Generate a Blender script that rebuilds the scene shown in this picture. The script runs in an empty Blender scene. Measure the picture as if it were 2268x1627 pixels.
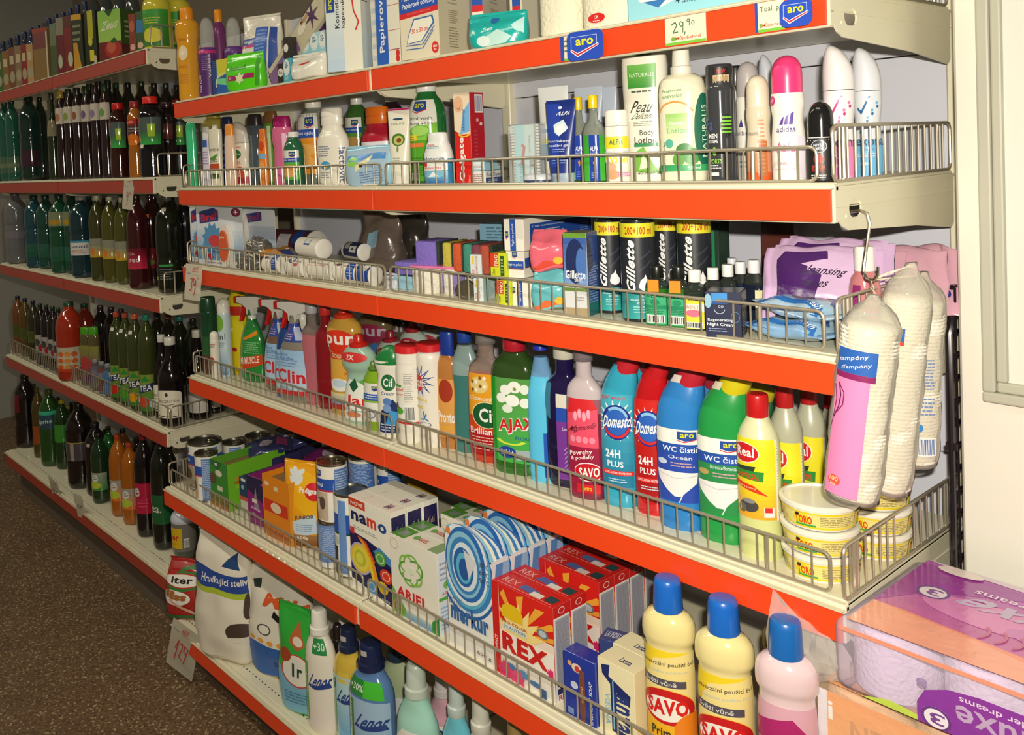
import bpy, bmesh, math, random
from mathutils import Vector, Matrix, noise
R = math.radians
sc = bpy.context.scene
C = sc.collection
rng = random.Random(7)

# ---------------------------------------------------------------- camera, world, lights, exposure
IW, IH = 2268, 1627
F_PX, CX, CY = 1992.893, 836.701, 426.251
YAW, PITCH, ROLL = 0.90446, 0.037316, -0.045121
EYE = Vector((1.57243, -1.23462, 1.53916))
fw = Vector((-math.sin(YAW)*math.cos(PITCH), math.cos(YAW)*math.cos(PITCH), -math.sin(PITCH)))
rt0 = Vector((math.cos(YAW), math.sin(YAW), 0)); up0 = rt0.cross(fw)
rt = math.cos(ROLL)*rt0 + math.sin(ROLL)*up0
up = -math.sin(ROLL)*rt0 + math.cos(ROLL)*up0
cd = bpy.data.cameras.new('camera'); cam = bpy.data.objects.new('camera', cd); C.objects.link(cam)
cd.sensor_fit = 'HORIZONTAL'; cd.sensor_width = 36; cd.lens = F_PX/IW*36
cd.shift_x = (IW/2-CX)/IW; cd.shift_y = -(IH/2-CY)/IW
cd.clip_start = .05; cd.clip_end = 60
cam.matrix_world = Matrix(((rt.x, up.x, -fw.x, EYE.x), (rt.y, up.y, -fw.y, EYE.y), (rt.z, up.z, -fw.z, EYE.z), (0, 0, 0, 1)))
sc.camera = cam
sc.view_settings.view_transform = 'Standard'; sc.view_settings.look = 'None'
sc.view_settings.gamma = 1; sc.view_settings.use_curve_mapping = False
sc.view_settings.exposure = 0.0
sc.cycles.max_bounces = 8; sc.cycles.transparent_max_bounces = 16; sc.cycles.diffuse_bounces = 3; sc.cycles.glossy_bounces = 3
w = bpy.data.worlds.new('world'); sc.world = w; w.use_nodes = True
w.node_tree.nodes['Background'].inputs[0].default_value = (.75, .68, .6, 1)
w.node_tree.nodes['Background'].inputs[1].default_value = .09

def add_light(name, kind, loc, energy, color, aim=None, **kw):
    l = bpy.data.lights.new(name, kind); l.energy = energy; l.color = color
    for k, v in kw.items(): setattr(l, k, v)
    o = bpy.data.objects.new(name, l); C.objects.link(o); o.location = loc
    if aim is not None: o.rotation_euler = (Vector(aim)-Vector(loc)).to_track_quat('-Z', 'Y').to_euler()
    return o
FLASH = EYE + rt*.05 + up*.075 + fw*.02
add_light('camera_flash', 'AREA', FLASH, 21.5, (1, .93, .79), aim=(0.55, 0, 1.12), shape='RECTANGLE', size=.035, size_y=.02, spread=R(150))
for lx in (-3.2, -1.2, .9):
    add_light('ceiling_tube', 'AREA', (lx, -1.6, 2.98), 15, (1, .94, .76), aim=(lx, -1.45, 0), shape='RECTANGLE', size=1.2, size_y=.12)

def ray(x, y): return (fw + rt*((x-CX)/F_PX) - up*((y-CY)/F_PX))
def at(x, y, ax, val):
    """point of the view ray through a photo pixel on the plane axis=val"""
    d = ray(x, y); return EYE + d*((val-EYE[ax])/d[ax])
def px(P):
    v = Vector(P)-EYE; z = v.dot(fw); return CX+F_PX*v.dot(rt)/z, CY-F_PX*v.dot(up)/z
def mpp(P): return (Vector(P)-EYE).dot(fw)/F_PX

# ---------------------------------------------------------------- materials
def lin(h):
    h = h.lstrip('#')
    if len(h) == 3: h = ''.join(c*2 for c in h)
    return tuple(((v/12.92) if v <= .04045 else ((v+.055)/1.055)**2.4) for v in (int(h[i:i+2], 16)/255 for i in (0, 2, 4)))
_m = {}
KIND = dict(plastic=(.32, 0, .3, 0), glossy=(.1, 0, .6, 0), paper=(.55, 0, .05, 0), card=(.42, 0, .2, 0), film=(.22, 0, .5, .35), metal=(.28, 1, 0, 0),
            paint=(.42, 0, .15, 0), matte=(.85, 0, 0, 0), pet=(.07, 0, .7, .22), wire=(.35, .55, .3, 0), foil=(.3, .6, .3, .3), soft=(.8, 0, 0, .5))
def mat(kind, col):
    k = (kind, col)
    if k in _m: return _m[k]
    m = bpy.data.materials.new(kind+'_'+col); m.use_nodes = True; nt = m.node_tree; b = nt.nodes['Principled BSDF']
    if kind == 'clear':
        nt.nodes.remove(b); out = nt.nodes['Material Output']
        tr = nt.nodes.new('ShaderNodeBsdfTransparent'); tr.inputs[0].default_value = (*[.5+.5*c for c in lin(col)], 1)
        gl = nt.nodes.new('ShaderNodeBsdfGlossy'); gl.inputs['Roughness'].default_value = .08; gl.inputs[0].default_value = (.9, .9, .9, 1)
        df = nt.nodes.new('ShaderNodeBsdfDiffuse'); df.inputs[0].default_value = (*lin(col), 1)
        lw = nt.nodes.new('ShaderNodeLayerWeight'); lw.inputs[0].default_value = .12
        m1 = nt.nodes.new('ShaderNodeMixShader'); m2 = nt.nodes.new('ShaderNodeMixShader')
        m1.inputs[0].default_value = .3
        L = nt.links.new; L(tr.outputs[0], m1.inputs[1]); L(df.outputs[0], m1.inputs[2])
        L(lw.outputs['Fresnel'], m2.inputs[0]); L(m1.outputs[0], m2.inputs[1]); L(gl.outputs[0], m2.inputs[2]); L(m2.outputs[0], out.inputs[0])
        _m[k] = m; return m
    rough, met, coat, bump = KIND[kind]
    b.inputs['Roughness'].default_value = rough; b.inputs['Metallic'].default_value = met
    b.inputs['Coat Weight'].default_value = coat; b.inputs['Coat Roughness'].default_value = .12
    if col == 'attr':
        a = nt.nodes.new('ShaderNodeAttribute'); a.attribute_name = 'Col'; nt.links.new(a.outputs['Color'], b.inputs['Base Color'])
    else: b.inputs['Base Color'].default_value = (*lin(col), 1)
    if bump:
        tc = nt.nodes.new('ShaderNodeTexCoord'); n = nt.nodes.new('ShaderNodeTexNoise'); n.inputs['Scale'].default_value = 38 if kind != 'soft' else 160
        n.inputs['Detail'].default_value = 3
        bp = nt.nodes.new('ShaderNodeBump'); bp.inputs['Strength'].default_value = bump; bp.inputs['Distance'].default_value = .006
        nt.links.new(tc.outputs['Object'], n.inputs['Vector']); nt.links.new(n.outputs['Fac'], bp.inputs['Height']); nt.links.new(bp.outputs[0], b.inputs['Normal'])
    _m[k] = m; return m

# ---------------------------------------------------------------- objects
def tag(o, label=None, cat=None, group=None, kind=None):
    if label: o['label'] = label
    if cat: o['category'] = cat
    if group: o['group'] = group
    if kind: o['kind'] = kind
    return o
def thing(name, label, cat, loc=(0, 0, 0), rz=0, group=None, rot=None):
    o = bpy.data.objects.new(name, None); C.objects.link(o); o.empty_display_size = .03
    o.location = loc; o.rotation_euler = rot or (0, 0, rz)
    return tag(o, label, cat, group)
def obj(name, bm, mats, parent=None, smooth=True, loc=None, kind=None, label=None):
    if isinstance(bm, bpy.types.Mesh): me = bm
    else:
        me = bpy.data.meshes.new(name); bm.to_mesh(me); bm.free()
        for m in (mats if isinstance(mats, (list, tuple)) else [mats]): me.materials.append(m)
        if smooth:
            me.shade_smooth()
            if smooth != 'all': me.set_sharp_from_angle(angle=R(38))
    o = bpy.data.objects.new(name, me); C.objects.link(o)
    if parent: o.parent = parent
    if loc: o.location = loc
    if kind: o['kind'] = kind
    if label: o['label'] = label
    return o
def bmbox(x0, y0, z0, x1, y1, z1, bev=0, bm=None, seg=1):
    own = bm is None; b = bmesh.new()
    v = [b.verts.new((x, y, z)) for z in (z0, z1) for y in (y0, y1) for x in (x0, x1)]
    for f in ((0, 2, 3, 1), (4, 5, 7, 6), (0, 1, 5, 4), (1, 3, 7, 5), (3, 2, 6, 7), (2, 0, 4, 6)): b.faces.new([v[i] for i in f])
    if bev: bmesh.ops.bevel(b, geom=b.edges[:], offset=bev, segments=seg, profile=.5, affect='EDGES')
    if own: return b
    me = bpy.data.meshes.new('t'); b.to_mesh(me); b.free(); bm.from_mesh(me); bpy.data.meshes.remove(me); return bm
def tube(bm, pts, r, n=6, closed=False):
    rings = []; pts = [Vector(p) for p in pts]; N = len(pts); prev = None
    for i, p in enumerate(pts):
        a = pts[(i-1) % N] if (closed or i) else p; c = pts[(i+1) % N] if (closed or i < N-1) else p
        t = (c-a).normalized(); ref = prev if prev is not None else (Vector((0, 0, 1)) if abs(t.z) < .9 else Vector((1, 0, 0)))
        s = (ref - t*ref.dot(t)).normalized(); prev = s; q = t.cross(s)
        rings.append([bm.verts.new(p + (s*math.cos(2*math.pi*k/n)+q*math.sin(2*math.pi*k/n))*r) for k in range(n)])
    for i in range(N if closed else N-1):
        a, b = rings[i], rings[(i+1) % N]
        for k in range(n): bm.faces.new((a[k], a[(k+1) % n], b[(k+1) % n], b[k]))
    if not closed: bm.faces.new(rings[0][::-1]); bm.faces.new(rings[-1])
    return bm
def prism(pts, holes, t, axis='x', bm=None, base=0):
    """polygon (u,v) with holes extruded by t; axis x: (u,v)->(y,z), y: (x,z), z: (x,y)"""
    bm = bm or bmesh.new(); E = []
    f = {'x': lambda u, v, w: (w, u, v), 'y': lambda u, v, w: (u, w, v), 'z': lambda u, v, w: (u, v, w)}[axis]
    for lp in [pts]+list(holes):
        vs = [bm.verts.new(f(u, v, base)) for u, v in lp]
        E += [bm.edges.new((vs[i], vs[(i+1) % len(vs)])) for i in range(len(vs))]
    g = bmesh.ops.triangle_fill(bm, edges=E, use_beauty=True)['geom']; fs = [x for x in g if isinstance(x, bmesh.types.BMFace)]
    r = bmesh.ops.extrude_face_region(bm, geom=fs)['geom']
    d = Vector(f(0, 0, t)) 
    for v in r:
        if isinstance(v, bmesh.types.BMVert): v.co += d
    bmesh.ops.recalc_face_normals(bm, faces=bm.faces[:]); return bm
def pchip(xs, ys, x):
    n = len(xs)
    if x <= xs[0]: return ys[0]
    if x >= xs[-1]: return ys[-1]
    d = [(ys[i+1]-ys[i])/max(1e-9, xs[i+1]-xs[i]) for i in range(n-1)]
    def m(i):
        if i == 0: return d[0]
        if i == n-1: return d[-1]
        if d[i-1]*d[i] <= 0: return 0
        return 2*d[i-1]*d[i]/(d[i-1]+d[i])
    i = max(k for k in range(n-1) if xs[k] <= x); h = max(1e-9, xs[i+1]-xs[i]); t = (x-xs[i])/h
    return (2*t**3-3*t**2+1)*ys[i]+(t**3-2*t**2+t)*h*m(i)+(-2*t**3+3*t**2)*ys[i+1]+(t**3-t**2)*h*m(i+1)

class Loft:
    """stack of superellipse sections (z, rx, ry, p, cx, cy)"""
    def __init__(s, secs, smooth=True, N=28):
        s.N = N; secs = [tuple(q)+(2, 0, 0)[len(q)-3:] if len(q) < 6 else tuple(q) for q in secs]
        zs = [q[0] for q in secs]
        if smooth:
            zz = set(zs); H = zs[-1]-zs[0]
            for a, b in zip(zs, zs[1:]):
                k = int((b-a)/max(H/26, 1e-5))
                for j in range(1, k+1): zz.add(a+(b-a)*j/(k+1))
            zz = sorted(zz); s.secs = [(z, *[pchip(zs, [q[c] for q in secs], z) for c in range(1, 6)]) for z in zz]
        else: s.secs = secs
        s.wob = None
    def at(s, z):
        q = s.secs
        if z <= q[0][0]: return q[0]
        for a, b in zip(q, q[1:]):
            if z <= b[0]:
                t = (z-a[0])/max(1e-9, b[0]-a[0]); return tuple(a[i]+(b[i]-a[i])*t for i in range(6))
        return q[-1]
    def pt(s, th, z, off=0, sec=None):
        q = sec or s.at(z); c, n = math.cos(th), math.sin(th); e = 2/q[3]
        x = q[1]*math.copysign(abs(c)**e, c); y = q[2]*math.copysign(abs(n)**e, n)
        l = math.hypot(x, y) or 1
        v = Vector((q[4]+x*(1+off/l), q[5]+y*(1+off/l), z))
        if s.wob:
            a, f = s.wob; v += noise.noise_vector(Vector((x*f, y*f, z*f)))*a
        return v
    def mesh(s, bands=None, cap=(True, True)):
        bm = bmesh.new(); rings = []
        for q in s.secs: rings.append([bm.verts.new(s.pt(2*math.pi*k/s.N, q[0], sec=q)) for k in range(s.N)])
        H = s.secs[-1][0]
        for i in range(len(rings)-1):
            mi = 0
            if bands:
                zm = (s.secs[i][0]+s.secs[i+1][0])/2/H
                while mi < len(bands) and zm > bands[mi]: mi += 1
            for k in range(s.N):
                f = bm.faces.new((rings[i][k], rings[i][(k+1) % s.N], rings[i+1][(k+1) % s.N], rings[i+1][k])); f.material_index = mi
        if cap[0]: bm.faces.new(rings[0][::-1])
        if cap[1]: bm.faces.new(rings[-1]).material_index = len(bands) if bands else 0
        return bm
    def wrap(s, z0, z1, th0, eps=.0006, dz=.00014):
        """maps label space (u metres from the middle, v metres up, layer) onto the surface, label centred at angle th0"""
        q = s.at((z0+z1)/2); n = 120; A = [0]; base = R(-90)+th0; P = [s.pt(base, q[0], sec=q)]
        tab = []
        for sg in (1, -1):
            L = 0; last = s.pt(base, q[0], sec=q); t = [(0, base)]
            for k in range(1, n):
                th = base+sg*k*math.pi*1.1/n; p = s.pt(th, q[0], sec=q); L += (p-last).length; last = p; t.append((L, th))
            tab.append(t)
        def f(u, v, lay):
            t = tab[0] if u >= 0 else tab[1]; a = abs(u); th = t[-1][1]
            lo, hi = 0, len(t)-1
            while hi-lo > 1:
                md = (lo+hi)//2
                if t[md][0] <= a: lo = md
                else: hi = md
            (l0, h0), (l1, h1) = t[lo], t[hi]; th = h0+(h1-h0)*min(1, (a-l0)/max(1e-9, l1-l0))
            return s.pt(th, z0+v, eps+lay*dz)
        return f

# ---------------------------------------------------------------- print: lettering and shapes laid on a surface as thin geometry
_t = {}
def glyphs(txt, bold):
    k = (txt, bold)
    if k not in _t:
        c = bpy.data.curves.new('t', 'FONT'); c.body = txt; c.resolution_u = 2; c.offset = .022*bold
        if bold: c.space_character = 1.0+.05*bold
        o = bpy.data.objects.new('t', c); m = o.to_mesh()
        V = [(v.co.x, v.co.y) for v in m.vertices]; P = [tuple(p.vertices) for p in m.polygons]
        o.to_mesh_clear(); bpy.data.objects.remove(o); bpy.data.curves.remove(c)
        if V:
            x0 = min(v[0] for v in V); x1 = max(v[0] for v in V); y0 = min(v[1] for v in V); y1 = max(v[1] for v in V)
            V = [((x-x0)/max(1e-6, x1-x0)-.5, (y-y0)/max(1e-6, y1-y0)-.5) for x, y in V]
        _t[k] = (V, P)
    return _t[k]
ARO = lambda x, y, w, h, u='24b', vert=0: [['p', [(x-w/2, y+h/2), (x+w/2, y+h/2), (x+w/2, y-h*.35), (x-w*.1, y-h/2), (x-w/2, y-h*.3)], '23499c'],
    ['k', [(x-w*.5, y-h*.42), (x-w*.15, y-h*.62), (x+w*.5, y-h*.3)], h*.09, 'd8283c'], ['t', 'aro', x, y+h*.08, w*.7, h*.42, 'd8dc28', 0, 1]]
def decal(ops, W, H, fmap, du=0, dv=0):
    bm = bmesh.new(); cl = bm.loops.layers.float_color.new('Col')
    def face(pts, lay, col):
        vs = [bm.verts.new((u*W-W/2, v*H, lay)) for u, v in pts]
        try: f = bm.faces.new(vs)
        except ValueError: return
        c = (*lin(col), 1)
        for l in f.loops: l[cl] = c
    def mix(a, b, t):
        A, B = lin(a), lin(b); return tuple(A[i]+(B[i]-A[i])*t for i in range(3))
    for lay, op in enumerate(ops):
        o = op[0]
        if o == 'r': face([(op[1], op[2]), (op[3], op[2]), (op[3], op[4]), (op[1], op[4])], lay, op[5])
        elif o == 'g':   # two tone print blend bottom -> top
            n = 8; x0, y0, x1, y1 = op[1:5]
            for i in range(n):
                a, b = y0+(y1-y0)*i/n, y0+(y1-y0)*(i+1)/n; vs = [bm.verts.new((u*W-W/2, v*H, lay)) for u, v in ((x0, a), (x1, a), (x1, b), (x0, b))]
                f = bm.faces.new(vs); c = (*mix(op[5], op[6], (i+.5)/n), 1)
                for l in f.loops: l[cl] = c
        elif o == 'e':   # ellipse cx cy rx ry col [a0 a1]
            n = 20 if op[3]*W < .03 else 36; face([(op[1]+op[3]*math.cos(2*math.pi*i/n), op[2]+op[4]*math.sin(2*math.pi*i/n)) for i in range(n)], lay, op[5])
        elif o == 'o':   # ring cx cy rx ry thickness(fraction) col [a0 a1]
            n = 22; a0, a1 = (op[7], op[8]) if len(op) > 7 else (0, 360); k = 1-op[5]
            for i in range(n):
                A = R(a0+(a1-a0)*i/n); B = R(a0+(a1-a0)*(i+1)/n)
                face([(op[1]+op[3]*math.cos(A), op[2]+op[4]*math.sin(A)), (op[1]+op[3]*math.cos(B), op[2]+op[4]*math.sin(B)),
                      (op[1]+op[3]*k*math.cos(B), op[2]+op[4]*k*math.sin(B)), (op[1]+op[3]*k*math.cos(A), op[2]+op[4]*k*math.sin(A))], lay, op[6])
        elif o == 'p': face(op[1], lay, op[2])
        elif o == 'k':   # stroke
            asp = W/H
            for sg, ((x0, y0), (x1, y1)) in enumerate(zip(op[1], op[1][1:])):
                dx, dy = (x1-x0)*asp, y1-y0; l = math.hypot(dx, dy) or 1; nx, ny = -dy/l*op[2]/2, dx/l*op[2]/2; ex, ey = dx/l*op[2]*.3, dy/l*op[2]*.3
                face([(x0-(ex-nx)/asp, y0-ey+ny), (x0-(ex+nx)/asp, y0-ey-ny), (x1+(ex-nx)/asp, y1+ey-ny), (x1+(ex+nx)/asp, y1+ey+ny)], lay+.3*sg, op[3])
        elif o == 'l':   # rows of small unreadable print
            x0, y0, x1, y1, n, col = op[1:7]; h = (y1-y0)/n; r = random.Random(n*7+int(x0*100))
            for i in range(n):
                y = y1-h*(i+.5); x = x0; xe = x1-(x1-x0)*r.random()*.25
                while x < xe:
                    ww = min(xe-x, (x1-x0)*r.uniform(.08, .25)); face([(x, y-h*.2), (x+ww, y-h*.2), (x+ww, y+h*.2), (x, y+h*.2)], lay, col); x += ww+(x1-x0)*.03
        elif o == 'b':   # bar code
            x0, y0, x1, y1, col = op[1:6]; r = random.Random(3); face([(x0, y0), (x1, y0), (x1, y1), (x0, y1)], lay, 'f4f4ee'); x = x0+.04*(x1-x0)
            while x < x1-.06*(x1-x0):
                ww = (x1-x0)*r.uniform(.02, .06); face([(x, y0+.08*(y1-y0)), (x+ww, y0+.08*(y1-y0)), (x+ww, y1-.08*(y1-y0)), (x, y1-.08*(y1-y0))], lay+.5, col); x += ww+(x1-x0)*r.uniform(.02, .05)
        elif o == 's':   # burst cx cy r1 r0 n col (r relative to width)
            asp = W/H; n = op[5]; face([(op[1]+(op[3] if i % 2 else op[4])*math.cos(math.pi*i/n), op[2]+asp*(op[3] if i % 2 else op[4])*math.sin(math.pi*i/n)) for i in range(2*n)], lay, op[6])
        elif o == 't':   # text cx cy w h col [rot or slope] [bold] [shear]
            V, P = glyphs(op[1], op[8] if len(op) > 8 else .5); k = op[7] if len(op) > 7 else 0; sh = op[9] if len(op) > 9 else 0
            cx, cy, w_, h_ = op[2:6]
            def T(x, y):
                x += y*sh
                if k == 90: return cx-y*w_, cy+x*h_
                if k == 270: return cx+y*w_, cy-x*h_
                if k == 180: return cx-x*w_, cy-y*h_
                return cx+x*w_, cy+y*h_+k*x*w_*W/H
            vs = [bm.verts.new(((T(x, y)[0])*W-W/2, T(x, y)[1]*H, lay)) for x, y in V]; c = (*lin(op[6]), 1)
            for p in P:
                try: f = bm.faces.new([vs[i] for i in p])
                except ValueError: continue
                for l in f.loops: l[cl] = c
    for ax, step, lo, hi in ((0, du, -W/2, W/2), (1, dv, 0, H)):
        if step:
            n = int((hi-lo)/step)
            for i in range(1, n+1):
                c = [0, 0, 0]; nn = [0, 0, 0]; c[ax] = lo+(hi-lo)*i/(n+1); nn[ax] = 1
                bmesh.ops.bisect_plane(bm, geom=bm.verts[:]+bm.edges[:]+bm.faces[:], plane_co=c, plane_no=nn, dist=1e-6)
    if any(abs(v.co.x) > W/2+1e-5 or v.co.y < -1e-5 or v.co.y > H+1e-5 for v in bm.verts):
        for c, n_ in (((W/2, 0, 0), (1, 0, 0)), ((-W/2, 0, 0), (-1, 0, 0)), ((0, H, 0), (0, 1, 0)), ((0, 0, 0), (0, -1, 0))):
            bmesh.ops.bisect_plane(bm, geom=bm.verts[:]+bm.edges[:]+bm.faces[:], plane_co=c, plane_no=n_, clear_outer=True, dist=1e-6)
    for v in bm.verts: v.co = fmap(v.co.x, v.co.y, v.co.z)
    return bm

# ---------------------------------------------------------------- shelf geometry (metres)
XR, XL = 1.0, -.979                      # ends of the nearer shelving run; the two bays meet at x = 0
ZS = dict(A=1.7389, B=1.4737, C=1.2370, D=.8932, E=.5688, F=.15)
YF = dict(A=0, B=0, C=0, D=0, E=-.101, F=-.101)
ZL = {'L1': 1.9265, 'L2': 1.508, 'L3': 1.118, 'L4': .675, 'L5': .21}
LXR, LXL = -1.17, -2.95
DK = .005
SZ = {k: v+DK for k, v in {**ZS, **ZL}.items()}
BACK = .415

# ---------------------------------------------------------------- room
def floor_mat():
    m = bpy.data.materials.new('terrazzo'); m.use_nodes = True; nt = m.node_tree; b = nt.nodes['Principled BSDF']; b.inputs['Roughness'].default_value = .45
    tc = nt.nodes.new('ShaderNodeTexCoord'); L = nt.links.new
    v = nt.nodes.new('ShaderNodeTexVoronoi'); v.inputs['Scale'].default_value = 190; v.feature = 'F1'; L(tc.outputs['Object'], v.inputs['Vector'])
    cr = nt.nodes.new('ShaderNodeValToRGB'); e = cr.color_ramp.elements; e[0].color = (*lin('7a5f45'), 1); e[1].color = (*lin('634a35'), 1); e[0].position = .25; e[1].position = .55
    for p, c in ((.7, '93795a'), (.86, '6e5540'), (.93, 'bdaa84')):
        x = cr.color_ramp.elements.new(p); x.color = (*lin(c), 1)
    sp = nt.nodes.new('ShaderNodeSeparateColor'); L(v.outputs['Color'], sp.inputs[0]); cr.color_ramp.interpolation = 'CONSTANT'; L(sp.outputs[0], cr.inputs[0])
    n = nt.nodes.new('ShaderNodeTexNoise'); n.inputs['Scale'].default_value = 3.5; L(tc.outputs['Object'], n.inputs['Vector'])
    mx = nt.nodes.new('ShaderNodeMix'); mx.data_type = 'RGBA'; mx.blend_type = 'MULTIPLY'; mx.inputs[0].default_value = .35
    L(cr.outputs[0], mx.inputs[6]); L(n.outputs['Fac'], mx.inputs[7]); L(mx.outputs[2], b.inputs['Base Color']); return m
def struct(name, bm, m): return tag(obj(name, bm, m, smooth=False), kind='structure')
struct('floor', bmbox(-4.4, -3.4, -.08, 3.2, .95, 0), floor_mat())
struct('wall_back', bmbox(-4.4, .95, -.08, 3.2, 1.05, 3.1), mat('matte', '988b78'))
struct('wall_left', bmbox(-4.5, -3.4, -.08, -4.4, 1.05, 3.1), mat('matte', 'a9a79f'))
struct('wall_front', bmbox(-4.5, -3.5, -.08, 3.3, -3.4, 3.1), mat('matte', 'a9a396'))
struct('wall_right', bmbox(3.2, -3.4, -.08, 3.3, 1.05, 3.1), mat('matte', 'a9a396'))
struct('ceiling', bmbox(-4.5, -3.5, 3.1, 3.3, 1.05, 3.2), mat('matte', 'c8c4b8'))

CREAM, PANEL, STRIP = mat('paint', 'e9e2c6'), mat('paint', 'd8d9e6'), mat('card', 'f4491a')
WIRE = mat('wire', 'b4aa96')
# ---------------------------------------------------------------- shelving runs
def bracket_bm(d, h=.088, side=1):
    pts = [(0.002, 0), (0.001, -.018), (.004, -.032), (.012, -.046), (.024, -.056), (.04, -.062), (.4*d+.1, -.062-(h-.062)*.45), (d-.012, -h), (d-.002, -h+.008), (d, 0)]
    hole = [(.062+.013*math.cos(a)+(.006 if math.cos(a) > 0 else -.006), -.033+.0125*math.sin(a)) for a in [2*math.pi*i/16 for i in range(16)]]
    dot = [(.033+.003*math.cos(a), -.042+.003*math.sin(a)) for a in [2*math.pi*i/8 for i in range(8)]]
    bm = prism(pts, [hole, dot], .0025, 'x')
    bmbox(-.0012, .003, -.0292, .0037, d, -.0286, bm=bm)      # folded seam along the plate
    bmbox(-.0012, .004, -.005, .0037, d, 0, bm=bm); return bm
def shelf(key, x0, x1, yf, z, label, strips, strip_mat=None, slots=False, rail=True):
    t = thing('shelf', label, 'shelf', ((x0+x1)/2, yf, z)); L = (x1-x0)/2
    d = BACK-yf
    bm = bmbox(-L+.0032, .012, -.028, L-.0032, d, DK, .0015); dk = obj('deck', bm, CREAM, t, smooth=False)
    obj('front_lip', bmbox(-L, -.0015, -.05, L, .0115, DK-.001, .002), CREAM, t, smooth=False)
    for b in strips:
        a, c = b
        s = obj('price_strip', bmbox(a-(x0+x1)/2, -.0085, -.0475, c-(x0+x1)/2, -.0018, -.0036, .0008), strip_mat or STRIP, t, smooth=False)
    obj('strip_rail', bmbox(-L, -.0105, -.0035, L, -.0017, -.001, .0005), mat('glossy', 'd9cfae'), t, smooth=False)
    for sx in (-L+.0012, L-.0037):
        o = obj('bracket', bracket_bm(d), CREAM, t, smooth=False, loc=(sx, .0, 0))
    if slots:
        obj('kick_plate', bmbox(-L, .06, -z+.002, L, .07, -.03), mat('paint', '6a5f55'), t, smooth=False)
        bm = bmesh.new(); k = int((x1-x0)/.0165)
        for i in range(k):
            x = -L+.02+i*.0165; bmbox(x, .035, DK-.0005, x+.006, .0375, DK+.0004, bm=bm)
        tag(obj('slot_row', bm, mat('matte', '181410'), dk, smooth=False), kind='stuff')
    return t
def backs(x0, x1, z1, label, n):
    t = thing('gondola_frame', label, 'shelving', ((x0+x1)/2, BACK, 0)); L = (x1-x0)/2; nx = 2
    for i in range(nx):
        a = -L+2*L*i/nx; b = a+2*L/nx; z = .1
        while z < z1-.02:
            zz = min(z1, z+.225); obj('back_panel', bmbox(a+.012, .022, z, b-.012, .03, zz-.0022, .001), PANEL, t, smooth=False); z = zz
    for i in range(nx+1):
        x = -L+2*L*i/nx; obj('upright', bmbox(x-.014 if i else x, .004, 0, x+.014 if i < nx else x, .05, z1, .002), CREAM, t, smooth=False)
    return t
backs(XL-.02, XR+.004, 2.02, 'grey panelled frame behind the household goods shelves', 1)
backs(LXL, LXR, 2.02, 'dim grey panelled frame behind the drinks shelves', 0)
NM = dict(A='top', B='second', C='third', D='fourth', E='fifth, deeper', F='bottom, perforated')
for k in 'ABCDEF':
    for a, b, s in ((XL, -.0015, 'far'), (.0015, XR, 'near')):
        sa, sb = (a+.004, b-.006) if s == 'far' else ((.0 if k not in 'AE' else .008), b-.003)
        shelf(k, a, b, YF[k], ZS[k], f'cream metal shelf with orange strip, {NM[k]} level, {s} bay of household goods', [(sa, sb)], slots=k == 'F')
LM = mat('card', 'b4402e')
for i, k in enumerate(ZL):
    mid = (LXL+LXR)/2
    for a, b, s in ((LXL, mid-.001, 'far'), (mid+.001, LXR if k != 'L5' else -1.06, 'near')):
        shelf(k, a, b, 0 if k != 'L5' else -.032, ZL[k], f'cream metal shelf with dull red strip, {["top","second","third","fourth","bottom"][i]} level, {s} bay of drinks', [(a+.004, b-.004)], strip_mat=LM, slots=k == 'L5')

def fence(p0, p1, z, h, label, n, zb=0, r=.0026):
    """wire fence from p0 to p1 on a shelf"""
    a, b = Vector((*p0, 0)), Vector((*p1, 0)); L = (b-a).length
    t = thing('wire_fence', label, 'shelf fence', (a.x, a.y, z), math.atan2((b-a).y, (b-a).x))
    rc = .011; pts = []
    for cx_, cz, a0 in ((L-rc, h-rc, 90), (L-rc, rc+.002, 0), (rc, rc+.002, -90), (rc, h-rc, -180)):
        for j in range(5):
            g = R(a0-j*22.5); pts.append((cx_+rc*math.cos(g), 0, cz+rc*math.sin(g)))
    ff = obj('fence_frame', tube(bmesh.new(), pts, r, 8, True), WIRE, t)
    wm = None
    for i in range(n):
        x = L*(i+1)/(n+1)
        if wm is None:
            o = obj('wire', tube(bmesh.new(), [(0, 0, .002), (0, 0, h-.001)], r*.62, 6), WIRE, t); wm = o.data
        else: o = obj('wire', wm, None, t)
        o.location.x = x; o.location.y = .002
    for x in (L*.1, L*.9): obj('foot', tube(bmesh.new(), [(x, .004, -.006), (x, .004, h-.003)], r*1.2, 8), WIRE, t)
FH = dict(B=.05, C=.057, D=.058, E=.05)
FS = .078
for k in 'BCDE':
    y = YF[k]+.018; z = SZ[k]; w_ = {'B': 'second', 'C': 'third', 'D': 'fourth', 'E': 'fifth'}[k]
    fence((XL+.006, y), (-.007, y), z, FH[k], f'low chrome wire fence along the far bay of the {w_} household shelf', 34)
    fence((.012, y), (XR-.028 if k != 'B' else .968, y), z, FH[k], f'low chrome wire fence along the near bay of the {w_} household shelf', 34)
    fence((XR-.004, YF[k]+.006), (XR-.004, BACK-.004), z, FS, f'chrome wire side fence closing the open end of the {w_} household shelf', 16)
    if k != 'B': fence((XL+.003, YF[k]+.012), (XL+.003, BACK-.004), z, FS-.01, f'chrome wire side fence at the far end of the {w_} household shelf', 16)
fence((XL+.003, .012), (XL+.003, .41), SZ['B'], FS-.01, 'chrome wire side fence at the far end of the second household shelf', 16)
fence((XR-.004, .006), (XR-.004, .41), SZ['A'], .08, 'chrome wire side fence on the open end of the top household shelf', 20)
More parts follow.
